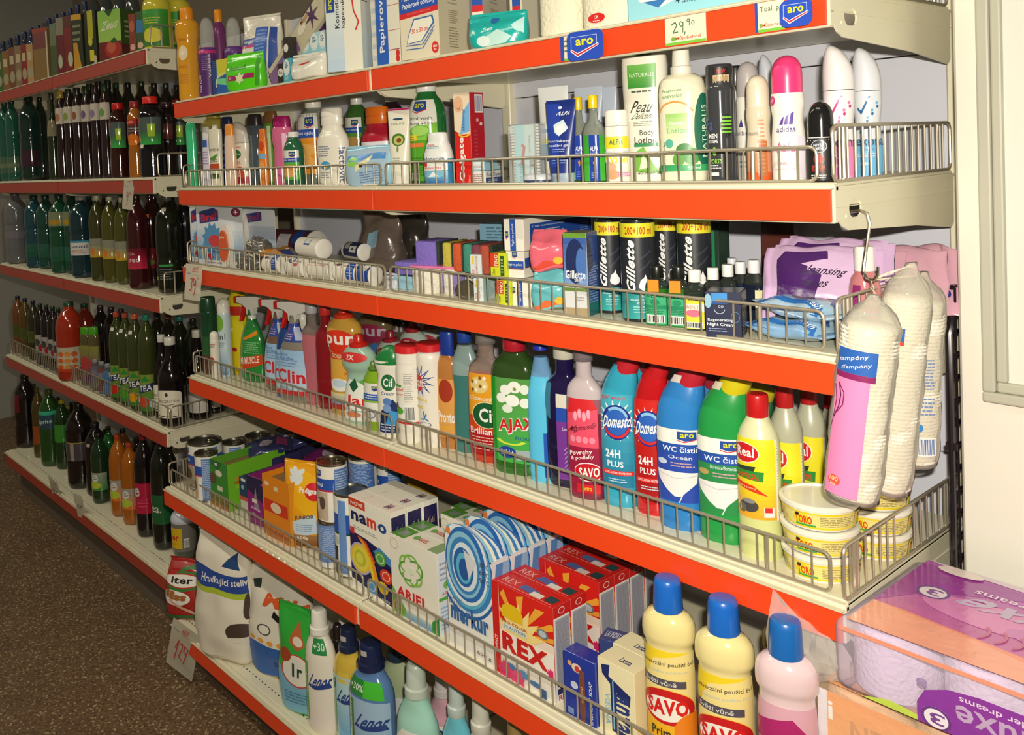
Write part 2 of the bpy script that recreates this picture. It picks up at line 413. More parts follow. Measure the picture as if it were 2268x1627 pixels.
for k, s in (('L1', 'top'), ('L2', 'second'), ('L3', 'third'), ('L4', 'fourth')):
    fence((LXR-.004, .02), (LXR-.004, .408), SZ[k], .075, f'wire side fence beside the bottles on the {s} drinks shelf', 9 if k != 'L4' else 14)
fence((LXL+.01, .018), (-2.07, .018), SZ['L4'], .07, 'wire front fence on the far bay of the fourth drinks shelf', 34)
fence((-2.05, .018), (LXR-.012, .018), SZ['L4'], .07, 'wire front fence on the near bay of the fourth drinks shelf', 36)

# ---------------------------------------------------------------- bottle, box and bag builders
# t, half width share -> body outline; dr depth share; p squareness; cap (kind, start share, width share)
SH = dict(
 round=dict(o=[(0, .88), (.015, .97), (.05, 1), (.66, 1), (.76, .93), (.82, .72), (.85, .5), (.9, .46)], cap=('cyl', .865, .5), dr=1),
 oval=dict(o=[(0, .8), (.03, .92), (.3, 1), (.6, .97), (.78, .86), (.82, .8)], cap=('flip', .81, .8), dr=.6, p=2.3),
 curvy=dict(o=[(0, .86), (.03, .96), (.2, .92), (.5, .84), (.7, 1), (.8, .96), (.84, .86)], cap=('flip', .82, .84), dr=.62, p=2.2),
 tall=dict(o=[(0, .9), (.02, .98), (.8, 1), (.86, .95), (.9, .7)], cap=('cyl', .88, .66), dr=.7),
 foam=dict(o=[(0, .96), (.012, 1), (.8, 1), (.815, .94), (.83, .9)], cap=('cyl', .815, .93), dr=1),
 deo=dict(o=[(0, .96), (.012, 1), (.66, 1), (.7, .94), (.72, .86)], cap=('dome', .71, .86), dr=1),
 waistdeo=dict(o=[(0, .95), (.012, 1), (.3, 1), (.5, .9), (.62, 1), (.7, .96)], cap=('dome', .7, .92), dr=1),
 slantdeo=dict(o=[(0, .9), (.012, .95), (.2, 1), (.4, .86), (.58, 1), (.66, 1.0)], cap=('slant', .665, 1.0), dr=1),
 pet=dict(o=[(0, .72), (.015, .92), (.05, 1), (.3, 1), (.36, .95), (.42, 1), (.66, 1), (.77, .9), (.86, .6), (.91, .36), (.95, .33)], cap=('cyl', .945, .36), dr=1),
 ribpet=dict(o=[(0, .75), (.02, .95), (.08, 1), (.11, .95), (.14, 1), (.17, .95), (.2, 1), (.5, 1), (.53, .93), (.58, 1), (.76, .97), (.86, .66), (.92, .38), (.955, .35)], cap=('cyl', .95, .4), dr=1),
 wine=dict(o=[(0, .95), (.01, 1), (.52, 1), (.62, .88), (.72, .55), (.8, .4), (.93, .36)], cap=('cyl', .915, .42), dr=1),
 syrup=dict(o=[(0, .9), (.015, 1), (.3, 1), (.45, .9), (.6, .98), (.76, .97), (.84, .78), (.89, .55), (.92, .46)], cap=('cyl', .91, .6), dr=1),
 flask=dict(o=[(0, .92), (.02, 1), (.55, 1), (.66, .8), (.72, .42), (.84, .34), (.87, .36)], cap=('cyl', .85, .42), dr=.75),
 small=dict(o=[(0, .95), (.02, 1), (.6, 1), (.72, .9), (.78, .5), (.84, .42)], cap=('cyl', .8, .6), dr=.8, p=3.5),
 square=dict(o=[(0, .95), (.02, 1), (.72, 1), (.8, .85), (.85, .5), (.9, .45)], cap=('cyl', .87, .5), dr=.6, p=3.2),
 jar=dict(o=[(0, .88), (.03, .98), (.3, .9), (.5, .74), (.56, .72), (.64, .96), (.74, 1), (.82, .82), (.87, .48)], cap=('nozzle', .86, .48), dr=.62),
 pur=dict(o=[(0, .8), (.03, .88), (.35, .84), (.52, .82), (.66, .96), (.76, 1), (.84, .86), (.89, .5)], cap=('nozzle', .885, .46), dr=.6),
 aroj=dict(o=[(0, .86), (.03, .96), (.35, 1), (.6, .9), (.72, .94), (.8, .75), (.87, .45)], cap=('nozzle', .86, .46), dr=.62),
 cif=dict(o=[(0, .74), (.03, .84), (.3, .82), (.5, .86), (.66, .74), (.8, .98), (.84, 1)], cap=('hood', .8, 1), dr=.6),
 savo=dict(o=[(0, .86), (.02, .92), (.5, .94), (.63, .9), (.65, .93), (.665, 1.0), (.7, 1.03), (.74, 1.02), (.78, .94), (.81, .76), (.825, .56), (.84, .5)], cap=('taper', .822, .56), dr=.72),
 real=dict(o=[(0, .95), (.015, 1), (.7, 1), (.78, .84), (.84, .58), (.87, .5)], cap=('cyl', .86, .52), dr=.85),
 clean=dict(o=[(0, .84), (.03, .94), (.3, 1), (.6, .98), (.72, .9), (.78, .55), (.8, .42), (.9, .4)], cap=('cyl', .9, .5), dr=.55, p=2.4),
 ajax=dict(o=[(0, .9), (.03, .98), (.3, 1), (.72, .98), (.8, .86), (.86, .55), (.88, .46)], cap=('cyl', .885, .48), dr=.6, p=3),
 soap=dict(o=[(0, .9), (.02, 1), (.66, 1), (.8, .8), (.88, .5), (.93, .44)], cap=('cyl', .9, .5), dr=.85),
 soft=dict(o=[(0, .84), (.03, .96), (.35, 1), (.58, .92), (.7, .68), (.76, .46), (.79, .42)], cap=('pushcap', .765, .48), dr=.62),
 lenor=dict(o=[(0, .86), (.03, .97), (.3, 1), (.6, .98), (.71, .84), (.78, .55), (.81, .44)], cap=('pushcap', .79, .54), dr=.62),
 lotion=dict(o=[(0, .88), (.02, .97), (.3, 1), (.66, 1), (.76, .9), (.8, .6)], cap=('pushcap', .79, .46), dr=.6, p=2.3),
 lotionb=dict(o=[(0, .82), (.02, .9), (.5, .94), (.85, 1), (.925, .98), (.93, .9)], cap=('cyl', .925, .4), dr=.55, p=2.3),
 duck=dict(o=[(0, .9), (.015, .97), (.45, 1), (.6, .99), (.7, 1), (.79, .93), (.86, .76), (.9, .62)], cap=('bent', .9, .5), dr=.7, p=2.3),
 rollon=dict(o=[(0, .9), (.02, .96), (.3, 1), (.52, .96), (.58, .84)], cap=('dome', .56, .9), dr=.8),
 powder=dict(o=[(0, .95), (.01, 1), (.12, .97), (.13, 1), (.78, 1), (.8, .97), (.84, 1), (.87, .96), (.9, 1), (.93, .98)], cap=('cyl', .925, 1.04), dr=1),
 jug=dict(o=[(0, .9), (.03, .98), (.3, 1), (.6, .96), (.76, .72), (.88, .5), (.9, .46)], cap=('cyl', .9, .52), dr=.55),
 airwick=dict(o=[(0, .95), (.01, 1), (.8, 1), (.82, .96)], cap=('dome', .8, .96), dr=1),
 hair=dict(o=[(0, .95), (.01, 1), (.55, 1), (.6, .9), (.62, .7)], cap=('dome', .6, .76), dr=1),
 talc=dict(o=[(0, .95), (.01, 1), (.78, 1)], cap=('cyl', .785, .98), dr=.7, p=2.4),
 lact=dict(o=[(0, .82), (.02, .9), (.3, .96), (.5, 1), (.62, .95), (.74, .66), (.8, .56)], cap=('cyl2', .78, .68), dr=.6),
)
def capmesh(kind, z0, z1, r, ry, dx=0):
    h = z1-z0
    if kind in ('cyl', 'cyl2', 'taper', 'nozzle', 'pushcap', 'flip', 'dome', 'hood'):
        o = dict(cyl=[(0, .97), (.04, 1), (.88, .98), (.96, .94), (1, .86)], cyl2=[(0, .97), (.04, 1), (.44, 1), (.46, .94), (.5, .94), (.52, 1), (.9, .99), (1, .9)],
                 taper=[(0, 1), (.05, 1.02), (.8, .93), (.92, .89), (.98, .8), (1, .66)], nozzle=[(0, 1), (.3, 1.02), (.4, .8), (.46, .56), (.9, .5), (1, .42)],
                 pushcap=[(0, .8), (.08, 1), (.3, 1), (.34, .84), (.88, .78), (.96, .72), (1, .58)], flip=[(0, .99), (.1, 1), (.7, .96), (.9, .9), (1, .76)],
                 dome=[(0, 1), (.4, 1), (.66, .95), (.84, .78), (.95, .5), (1, .16)], hood=[(0, 1), (.3, .96), (.6, .8), (.85, .55), (1, .3)])[kind]
        p = 2.3 if kind == 'flip' else 2
        return Loft([(z0+t*h, r*q, ry*q, p, dx+(h*.25*t if kind == 'hood' else 0), 0) for t, q in o], smooth=kind in ('dome', 'hood')).mesh()
    if kind == 'slant':
        return Loft([(z0, r, ry), (z0+.3*h, r*.98, ry*.98, 2, -.02*r, 0), (z0+.6*h, r*.84, ry*.9, 2, -.11*r, 0), (z0+.85*h, r*.56, ry*.66, 2, -.28*r, 0), (z0+.97*h, r*.25, ry*.3, 2, -.42*r, 0), (z1, r*.08, ry*.12, 2, -.46*r, 0)]).mesh()
def bottle(P, H, W, shape, col, cap, labs, label, cat='bottle', name='bottle', yaw=0, group=None, kind='plastic', bands=None, ck='plastic', stick=None, tilt=None, **ov):
    s = dict(SH[shape]); s.update(ov); s['cap'] = ov.get('cp', s['cap']); dr = s['dr']; p = s.get('p', 2); o = s['o']; ckd, ct, cw = s['cap']; r = W/2
    t = thing(name, label, cat, P, R(yaw), group, rot=(*(R(a) for a in tilt), R(yaw)) if tilt else None)
    secs = []
    for q, v in o:
        ry = r*v*(dr+(1-dr)*max(0, min(1, (.62-v)/.2))) if v < .62 else r*v*dr
        sx = 0
        if ckd == 'bent': sx = W*(.24*max(0, (q-.6)/.3)**1.7)
        secs.append((q*H, r*v, ry, p if v > .6 else 2, sx, 0))
    B = Loft(secs); cols = col if isinstance(col, (list, tuple)) else [col]
    ms = [mat(*(c.split(':') if ':' in c else (kind, c))) for c in cols]
    obj('body', B.mesh(bands), ms, t)
    if cap:
        ccs = cap.split(':') if ':' in cap else (ck, cap); m = mat(*ccs)
        if ckd == 'bent':
            bm = Loft([(0, r*.62, r*.54), (.02*H, r*.64, r*.56), (.11*H, r*.58, r*.5), (.115*H, r*.46, r*.42)], smooth=False).mesh()
            o_ = obj('cap', bm, m, t, loc=(W*.22, 0, .845*H)); o_.rotation_euler = (0, R(24), 0)
        else:
            cr = r*cw; obj('cap', capmesh(ckd, ct*H, H, cr, cr*(dr if cw > .6 else 1)), m, t)
    for L in labs:
        z0, z1, wf, ops = L[:4]; th = R(L[4]) if len(L) > 4 else 0
        w_ = W*wf
        obj('label', decal(ops, w_, (z1-z0)*H, B.wrap(z0*H, z1*H, th), .006, .012), mat('card' if kind != 'pet' else 'glossy', 'attr'), t, smooth='all')
    if stick:   # a small price sticker
        z0, dx, c = stick; obj('price_sticker', decal([['r', 0, 0, 1, 1, c]], .016, .012, B.wrap(z0*H, z0*H+.012, dx, .0012), .006), mat('paper', 'attr'), t)
    return t
LAST = {}
def place(sh, x, yt, Y, zb=None):
    z = SZ[sh] if zb is None else zb; P = at(x, yt, 1, Y)
    for _ in range(4):
        yb = px((P.x, Y, z))[1]; Q = at(x, (yt+yb)/2, 1, Y); P = Vector((Q.x, Y, P.z))
    T = at(px((P.x, Y, P.z))[0], yt, 1, Y)
    return Vector((P.x, Y, z)), max(.01, T.z-z)
def B(sh, x, yt, w, Y, shape, col, cap, labs, label, yaw=8, zb=None, **k):
    P, H = place(sh, x, yt, Y, zb); dr = k.get('dr', SH[shape]['dr'])
    v = EYE-P; phi = math.atan2(v.x, -v.y)-R(yaw); m = mpp(P+Vector((0, 0, H/2)))*math.hypot(1, 0)
    W = w*m*math.cos(math.atan2((P-EYE).dot(rt), (P-EYE).dot(fw)))*1.0/math.sqrt(math.cos(phi)**2+(dr*math.sin(phi))**2)
    return bottle(P, H, W, shape, col, cap, labs, label, yaw=yaw, **k)
def carton(P, W, D, H, col, faces, label, cat='box', name='carton', yaw=0, group=None, kind='card', openbox=False, tilt=None, bev=.0012, extra=None):
    """P: lower front corner on the +x side; faces: dict face -> print"""
    a = R(yaw); c = Vector(P)+Vector((math.cos(a)*-W/2-math.sin(a)*D/2, math.sin(a)*-W/2+math.cos(a)*D/2, 0))
    t = thing(name, label, cat, c, a, group, rot=(*(R(q) for q in tilt), a) if tilt else None)
    if openbox:
        bm = prism([(-W/2, -D/2), (W/2, -D/2), (W/2, D/2), (-W/2, D/2)], [[(-W/2+.003, -D/2+.003), (W/2-.003, -D/2+.003), (W/2-.003, D/2-.003), (-W/2+.003, D/2-.003)]], H, 'z')
        bmbox(-W/2+.003, -D/2+.003, 0, W/2-.003, D/2-.003, H*openbox, bm=bm)
        ob = obj('body', bm, [mat(kind, col)], t, smooth=False); obj('inner_flap', bmbox(-W/2+.004, -D/2+.004, H*openbox, W/2-.004, D/2-.004, H*openbox+.002), mat('paper', '8d7048'), t, smooth=False)
    else: obj('body', bmbox(-W/2, -D/2, 0, W/2, D/2, H, bev), mat(kind, col), t, smooth=False)
    e = .0006; z = .00014
    F = dict(front=(W, H, lambda u, v, l: Vector((u, -D/2-e-l*z, v))), right=(D, H, lambda u, v, l: Vector((W/2+e+l*z, u, v))),
             top=(W, D, lambda u, v, l: Vector((u, -D/2+v, H+e+l*z))), left=(D, H, lambda u, v, l: Vector((-W/2-e-l*z, -u, v))))
    for f, ops in (faces or {}).items():
        if not (ops and ops[0][0] in 'rg' and tuple(ops[0][1:5]) == (0, 0, 1, 1)): ops = [['r', 0, 0, 1, 1, col]]+list(ops)
        w_, h_, fn = F[f]; obj('printed_panel' if f != 'top' else 'printed_top', decal(ops, w_, h_, fn), mat('card', 'attr'), t, smooth=False)
    return t
def X(sh, xl, xe, yt, Y, D, col, faces, label, yaw=0, zb=None, H=None, **k):
    """box whose near upright edge is seen at pixel column xe, the far one at xl, its top at yt"""
    P, h = place(sh, xe, yt, Y, zb)
    if H: h = H
    q = at(xl, px((P.x, Y, P.z+h/2))[1], 1, Y); d = q-EYE; a = R(yaw); ux, uy = -math.cos(a), -math.sin(a)
    # solve P + W*u = EYE + s*d in plan
    det = ux*-d.y+uy*d.x; bx, by = EYE.x-P.x, EYE.y-P.y; W = abs((bx*-d.y+by*d.x)/det)
    t = carton(P, W, D, h, col, faces, label, yaw=yaw, **k); t['dim'] = (W, D, h); del t['dim']; return t
def pouch(P, W, D, H, col, labs, label, cat='bag', name='pouch', yaw=0, group=None, kind='film', wob=.004, tilt=None, flat=.3, crimp=True, seed=1, p=2.6, fr=14, roll=0):
    t = thing(name, label, cat, P, R(yaw), group, rot=(*(R(a) for a in tilt), R(yaw)) if tilt else None)
    r = W/2; d = D/2
    B_ = Loft([(0, r*.86, d*.75, p), (.03*H, r*.95, d*.95, p), (.3*H, r, d, p), (.6*H, r*.98, d*.8, p), (.85*H, r*.96, d*flat, p), (.95*H, r*.95, .004, 4), (H, r*.95, .0015, 4)], N=36)
    B_.wob = (wob, fr); cols = col if isinstance(col, (list, tuple)) else [col]
    obj('body', B_.mesh(), mat(kind, cols[0]), t, smooth='all')
    for L in labs:
        z0, z1, wf, ops = L[:4]; th = R(L[4]) if len(L) > 4 else 0
        obj('label', decal(ops, W*wf, (z1-z0)*H, B_.wrap(z0*H, z1*H, th, .001), .008, .01), mat('card', 'attr'), t, smooth='all')
    if crimp: obj('seam', bmbox(-r*.93, -.001, H-.001, r*.93, .001, H+.004), mat(kind, cols[-1]), t, smooth=False)
    return t
def Q(sh, x, yt, w, Y, D, col, labs, label, yaw=10, zb=None, **k):
    P, H = place(sh, x, yt, Y, zb); v = EYE-P; phi = math.atan2(v.x, -v.y)-R(yaw)
    W = w*mpp(P+Vector((0, 0, H/2)))*math.cos(math.atan2((P-EYE).dot(rt), (P-EYE).dot(fw)))/math.hypot(math.cos(phi), D*0+.25*math.sin(phi))
    return pouch(P, W, D, H, col, labs, label, yaw=yaw, **k)
def packet(P, L, W, T, col, faces, label, cat='packet', name='packet', rot=(0, 0, 0), group=None, kind='film', wob=.003, ends=True, shine=None, fr=22):
    """soft pillow pack, lying: L along x, W along y, T thick"""
    t = thing(name, label, cat, P, 0, group, rot=tuple(R(a) for a in rot))
    S = Loft([(-L/2, .0015, W/2*.96, 5), (-L/2+.012, .002, W/2*.95, 5), (-L/2+.03, T*.38, W/2, 3.4), (-L*.2, T/2, W/2, 3.2), (L*.2, T/2, W/2, 3.2), (L/2-.03, T*.38, W/2, 3.4), (L/2-.012, .002, W/2*.95, 5), (L/2, .0015, W/2*.96, 5)], N=32)
    S.wob = (wob, fr); M_ = Matrix(((0, 0, 1), (0, 1, 0), (-1, 0, 0)))   # loft z -> x, loft x -> -z
    bm = S.mesh()
    for v in bm.verts: v.co = M_ @ v.co + Vector((0, 0, T/2))
    bmesh.ops.recalc_face_normals(bm, faces=bm.faces[:]); obj('body', bm, mat(kind, col), t, smooth='all')
    if faces.get('top'):
        def f(u, v, l):   # u along x, v across y
            q = S.at(u); y = v-W/2; e = 2/q[3]; sn = min(1, abs(y)/q[2]); c = (1-sn**(q[3]))**(1/q[3])
            return M_ @ (Vector((-q[1]*c, y, u))+noise.noise_vector(Vector((-q[1]*c*fr, y*fr, u*fr)))*wob) + Vector((0, 0, T/2+.0012+l*.00016))
        obj('label', decal(faces['top'], L*.86, W, lambda u, v, l: f(u, v, l), .01, .01), mat('film', 'attr'), t, smooth='all')
    if faces.get('front'):
        obj('label', decal(faces['front'], L*.8, T*.62, lambda u, v, l: Vector((u, -W/2-.0022-l*.00015, T*.19+v)), .012, 0), mat('film', 'attr'), t, smooth='all')
    return t
def cylinder_lying(P, L, r, col, bandops, label, cat='roll', name='roll', rot=(0, 0, 0), group=None, kind='paper', endcol='e8e4d8'):
    t = thing(name, label, cat, P, 0, group, rot=tuple(R(a) for a in rot))
    bm = bmesh.new(); N = 24; pr = [(-L/2, .3), (-L/2, .82), (-L/2+.003, 1), (L/2-.003, 1), (L/2, .82), (L/2, .3)]
    rings = [[bm.verts.new((x, r*q*math.cos(2*math.pi*k/N), r+r*q*math.sin(2*math.pi*k/N))) for k in range(N)] for x, q in pr]
    for a, b in zip(rings, rings[1:]):
        for k in range(N): bm.faces.new((a[k], a[(k+1) % N], b[(k+1) % N], b[k]))
    bm.faces.new(rings[0]); bm.faces.new(rings[-1][::-1]); bmesh.ops.recalc_face_normals(bm, faces=bm.faces[:])
    obj('body', bm, mat(kind, col), t)
    if bandops:
        rr = r+.0006
        def f(u, v, l):
            a = R(-30)+v/rr; q = rr+l*.00014; return Vector((u, -q*math.cos(a), r+q*math.sin(a)))
        obj('wrapper', decal(bandops, L*.94, 2.6*r, f, 0, .004), mat('card', 'attr'), t, smooth='all')
    return t
def can(P, r, H, labels, label, yaw=0, group=None, lid='8c8a7c', col='d9d9d2', name='food_can', cat='can', pull=True, N=32):
    t = thing(name, label, cat, P, R(yaw), group)
    S = Loft([(0, r*.98, r*.98), (.003, r, r), (.006, r*.975, r*.975), (H-.006, r*.975, r*.975), (H-.003, r, r), (H, r*.99, r*.99), (H, r*.93, r*.93), (H-.004, r*.92, r*.92)], smooth=False, N=N)
    obj('body', S.mesh(), mat('metal', 'b8b6a8'), t)
    ld = obj('lid', Loft([(H-.0035, r*.91, r*.91), (H-.003, r*.86, r*.86), (H-.0035, r*.8, r*.8), (H-.003, r*.05, r*.05)], smooth=False).mesh(cap=(False, True)), mat('metal', lid), t)
    if pull:
        obj('pull_ring', tube(bmesh.new(), [(r*.35*math.cos(a)+r*.38, r*.3*math.sin(a), H-.0005) for a in [2*math.pi*i/14 for i in range(14)]], .0014, 6, True), mat('metal', 'b0ae98'), ld)
    S2 = Loft([(0, r*.975, r*.975), (H, r*.975, r*.975)], smooth=False)
    for z0, z1, wf, ops, *th in labels:
        obj('label', decal(ops, 2*r*wf, (z1-z0)*H, S2.wrap(z0*H, z1*H, R(th[0]) if th else 0), .006, 0), mat('card', 'attr'), t, smooth='all')
    return t
def CAN(sh, x, yt, w, Y, labels, label, yaw=35, zb=None, **k):
    P, H = place(sh, x, yt, Y, zb); r = w*mpp(P)*.5*math.cos(math.atan2((P-EYE).dot(rt), (P-EYE).dot(fw)))
    can(P, r, H, labels, label, yaw=yaw, **k); return P, H, r
def spray_head(t, H, W, body='f0efe8', trig='d8221c', yaw=0):
    """white trigger head with a coloured lever on top of bottle thing t"""
    z = H
    h = obj('spray_head', prism([(-.012, 0), (.012, 0), (.016, .018), (.05, .03), (.058, .05), (.03, .056), (-.02, .052), (-.052, .05), (-.052, .034), (-.03, .03), (-.014, .02)], [], .02, 'y', base=-.01), mat('plastic', body), t, smooth=False, loc=(0, 0, z-.055))
    n = obj('nozzle', prism([(-.064, .032), (-.05, .032), (-.05, .051), (-.064, .051)], [], .019, 'y', base=-.0095), mat('plastic', trig), h, smooth=False)
    l = obj('trigger', prism([(-.03, .03), (-.02, .03), (-.026, .005), (-.04, -.022), (-.047, -.02), (-.036, .008)], [], .012, 'y', base=-.006), mat('plastic', trig), h, smooth=False)
    obj('collar', Loft([(0, .014, .014), (.016, .013, .013)], smooth=False).mesh(), mat('plastic', body), t, loc=(0, 0, z-.072))
def tube_pack(sh, x, yt, w, Y, col, capc, labs, label, yaw=8, crimp=None, capt=.13, **k):
    """soft tube standing on its cap, flat crimp on top"""
    P, H = place(sh, x, yt, Y); v = EYE-P; phi = math.atan2(v.x, -v.y)-R(yaw)
    W = w*mpp(P)*math.cos(math.atan2((P-EYE).dot(rt), (P-EYE).dot(fw)))/math.hypot(math.cos(phi), .3*math.sin(phi)); r = W/2
    t = thing('cream_tube', label, 'tube', P, R(yaw))
    obj('cap', Loft([(0, r*.72, r*.5), (.004, r*.76, r*.52), (capt*H, r*.78, r*.54)], smooth=False).mesh(), mat('plastic', capc), t)
    L_ = Loft([(capt*H, r*.8, r*.56, 2.2), (.3*H, r*.86, r*.54, 2.2), (.6*H, r*.93, r*.36, 2.4), (.9*H, r*1, .003, 3), (H, r*1.02, .0012, 4)])
    obj('body', L_.mesh(), mat('plastic', col), t)
    if crimp: obj('crimp', bmbox(-r*1.0, -.0016, H*.975, r*1.0, .0016, H*.998), mat('plastic', crimp), t, smooth=False)
    for z0, z1, wf, ops, *th in labs:
        obj('label', decal(ops, W*wf, (z1-z0)*H, L_.wrap(z0*H, z1*H, R(th[0]) if th else 0), .006, .01), mat('card', 'attr'), t, smooth='all')
    return t

def G(sh, x, y): return at(x, y, 2, SZ[sh])
LN = lambda c='555', n=6, x0=.1, y0=.1, x1=.9, y1=.4: ['l', x0, y0, x1, y1, n, c]
# ================================================================ household goods, top shelf
B('A', 417, 18, 54, .035, 'round', 'e9a52a', 'f79a10', [(.06, .8, .85, [['e', .5, .6, .26, .11, 'f4dfae'], ['s', .5, .6, .2, .07, 6, 'fbf3dd'], ['t', 'silvian', .5, .8, .4, .05, 'c9761a'], ['t', 'energizing', .5, .4, .6, .05, 'd07c1c'], LN('d88a2c', 4, .2, .16, .8, .3)])],
  'amber bubble bath bottle with orange cap at the far end of the top shelf', yaw=34, kind='glossy', o=[(0, .84), (.02, .93), (.25, .9), (.45, .95), (.6, .88), (.72, 1), (.82, .98), (.86, .8), (.88, .5)], cp=('cyl', .86, .56))
HAIR = lambda top: [(.03, .62, 1.5, [['r', 0, 0, 1, 1, '5b2a72'], ['r', .0, .86, 1, 1, top], ['e', .2, .45, .14, .3, '3a2018'], ['e', .22, .5, .08, .2, 'd9a184'], ['t', 'VENITA', .72, .6, .07, .5, 'e8dff0', 270], LN('a68cc0', 7, .45, .5, .68, .8), ['t', 'MOUSSE', .35, .22, .12, .36, 'f0e8f0', 270]])]
B('A', 461, 38, 44, .04, 'hair', '6a3585', 'clear:e8e8e4', HAIR('d02a78'), 'purple hair mousse with magenta banded label beside the amber bottle', yaw=30, name='hair_mousse')
B('A', 519, 38, 44, .075, 'hair', '6a3585', 'clear:e8e8e4', HAIR('6b3a8c'), 'all purple hair mousse behind the magenta banded one', yaw=30, name='hair_mousse')
B('A', 487, 22, 34, .13, 'round', '7a2f6e', 'f79a10', [], 'plum bottle with orange cap peeking between two hair mousses', yaw=30)
X('A', 470, 508, 128, .016, .05, '2d4d8c', {'front': [['r', .25, .0, 1, 1, '2a66b8'], ['p', [(.3, .45), (1, .6), (1, 1), (.3, 1)], 'e3dc38'], ['p', [(.25, .3), (1, .2), (1, .42), (.25, .45)], '7fe0a0'], ['o', .7, .3, .5, .3, .1, 'f0f0e0', 60, 200]], 'right': [['r', 0, 0, 1, 1, '2d5cae']]}, 'blue and yellow pantyliner packet leaning before the mousses', yaw=6, cat='packet', name='packet')
Q('A', 545, 121, 86, .03, .05, '5fe01c', [(.08, .92, .9, [['t', 'Naturella', .4, .66, .5, .16, '27721c', 0, .3, .2], ['r', .12, .26, .88, .42, 'a81f63'], ['s', .48, .3, .14, .08, 6, 'dff5c0'], ['e', .48, .3, .05, .07, 'f7f7b8'], ['t', '20', .2, .34, .08, .1, 'f4dff0'], ['r', .9, 0, 1, 1, '3da814']])], 'bright green sanitary towel packet with a magenta band', yaw=20, cat='packet')
Q('A', 584, 37, 90, .1, .07, 'efe8d8', [(.05, .9, .95, [['r', .42, .22, .76, .93, '2d63c0'], ['l', .46, .3, .73, .9, 11, '86a8e4'], ['r', .8, .25, 1, .93, '2d4fa4'], ['r', .02, .68, .42, .78, '2448a0'], ['r', .02, .64, .42, .68, 'd82878'], ['t', 'VIVIEN', .22, .73, .3, .05, 'fff'], ['k', [(.05, .32), (.2, .26), (.42, .38)], .05, 'b0287c'], ['t', 'normal', .22, .2, .25, .06, '554']])], 'white crumpled packet with a blue printed panel behind the green packet', yaw=24, cat='packet', wob=.006)
# long packs leaning on the big tissue box
t = packet(at(664, 172, 1, .05), .36, .15, .03, 'd8cba4', {'front': []}, 'long cream and purple pad pack leaning against the tissue box', cat='packet', rot=(90, -64, 12), wob=.004)
def leaning(x0, y0, x1, y1, Y, wid, col, ops, label, T=.02):
    """flat pack leaning along the line between two pixels in the plane Y"""
    a, b = at(x0, y0, 1, Y), at(x1, y1, 1, Y); L = (b-a).length; ang = math.atan2((b-a).z, (b-a).x)
    t = thing('pad_pack', label, 'packet', a); t.rotation_euler = (0, -ang, 0)
    obj('body', bmbox(0, 0, -wid/2, L, T, wid/2, .004), mat('film', col), t, smooth=False)
    obj('label', decal(ops, L, wid, lambda u, v, l: Vector((u+L/2, -.0008-l*.00014, v-wid/2))), mat('film', 'attr'), t, smooth=False)
    return t
bpy.data.objects.remove([c for c in t.children][0]); bpy.data.objects.remove(t)
leaning(600, 176, 735, -30, .045, .062, 'd9cfae', [['r', 0, 0, .45, .7, '8c6a9c'], ['e', .55, .6, .06, .2, 'f4ecd4'], ['s', .7, .55, .03, .1, 6, '5a3b66'], ['t', 'Moon', .62, .82, .12, .22, 'c0783c']], 'cream pad pack with purple corner leaning towards the tissue box')
leaning(652, 150, 742, -20, .075, .07, '7c4585', [['r', 0, .8, 1, 1, 'e4d6a8'], ['t', 'light wings', .45, .45, .3, .26, 'c8a8cc']], 'purple pad pack leaning behind the cream one')
leaning(690, 110, 748, -20, .1, .06, '9c2f35', [['t', 'SIGAL', .5, .5, .5, .3, 'e8b0a0']], 'dark red pad pack wedged against the tissue box')
OB = lambda c: {'front': [['r', 0, 0, 1, .55, c], ['e', .5, .62, .46, .34, 'f4f8f4'], ['t', 'ob', .5, .72, .5, .26, '2b7e98', 270, 1], LN('c8e8ec', 4, .2, .1, .8, .4)]}
X('A', 628, 640, 95, .02, .06, '2c2422', {'front': [['r', 0, 0, 1, 1, '2a211f'], ['e', .5, .5, .42, .2, 'f0ece0']]}, 'small black box with white disc behind the pale blue boxes', zb=SZ['A']+.06, H=.055)
X('A', 616, 628, 140, .016, .06, '2c2422', {'front': [['r', 0, 0, 1, 1, '2a211f'], ['e', .5, .55, .48, .22, 'f0ece0'], ['t', 'Ra', .5, .55, .6, .16, '3a1a18']]}, 'small black box with white disc standing on the shelf edge')
X('A', 628, 643, 131, .014, .07, '58b4c8', OB('58b4c8'), 'teal tampon box standing at the shelf edge', H=.06)
for i, (a, b, lb) in enumerate(((640, 664, 'grey blue'), (663, 686, 'pale blue'), (687, 706, 'light blue'), (707, 722, 'orange topped'))):
    X('A', a, b, 80+(i == 0)*4-i, .05, .06, 'b9dce2' if i else '8fb4b4', OB('9fdce8' if i else '8fb0ae') if i else {'front': [['r', 0, 0, 1, 1, '93b3b0'], ['t', '3+', .6, .45, .3, .24, '2b5e68', 270]]}, f'{lb} tampon box in the raised row beside the tissue box', zb=SZ['A']+.055, H=.062)
for i, (a, b, lb) in enumerate(((646, 668, 'first'), (668, 690, 'second'), (692, 718, 'third'))):
    X('A', a, b, 133, .06, .07, '9fd8e0', OB('a8e0e8'), f'{lb} pale tampon box from the far end in the lower row', H=.055)
Q('A', 686, 122, 78, .012, .05, 'f4f0e2', [(.3, .8, .5, [['e', .5, .7, .35, .08, 'd83c34']])], 'small crumpled white tissue packet at the shelf edge', yaw=12, cat='packet', wob=.007)
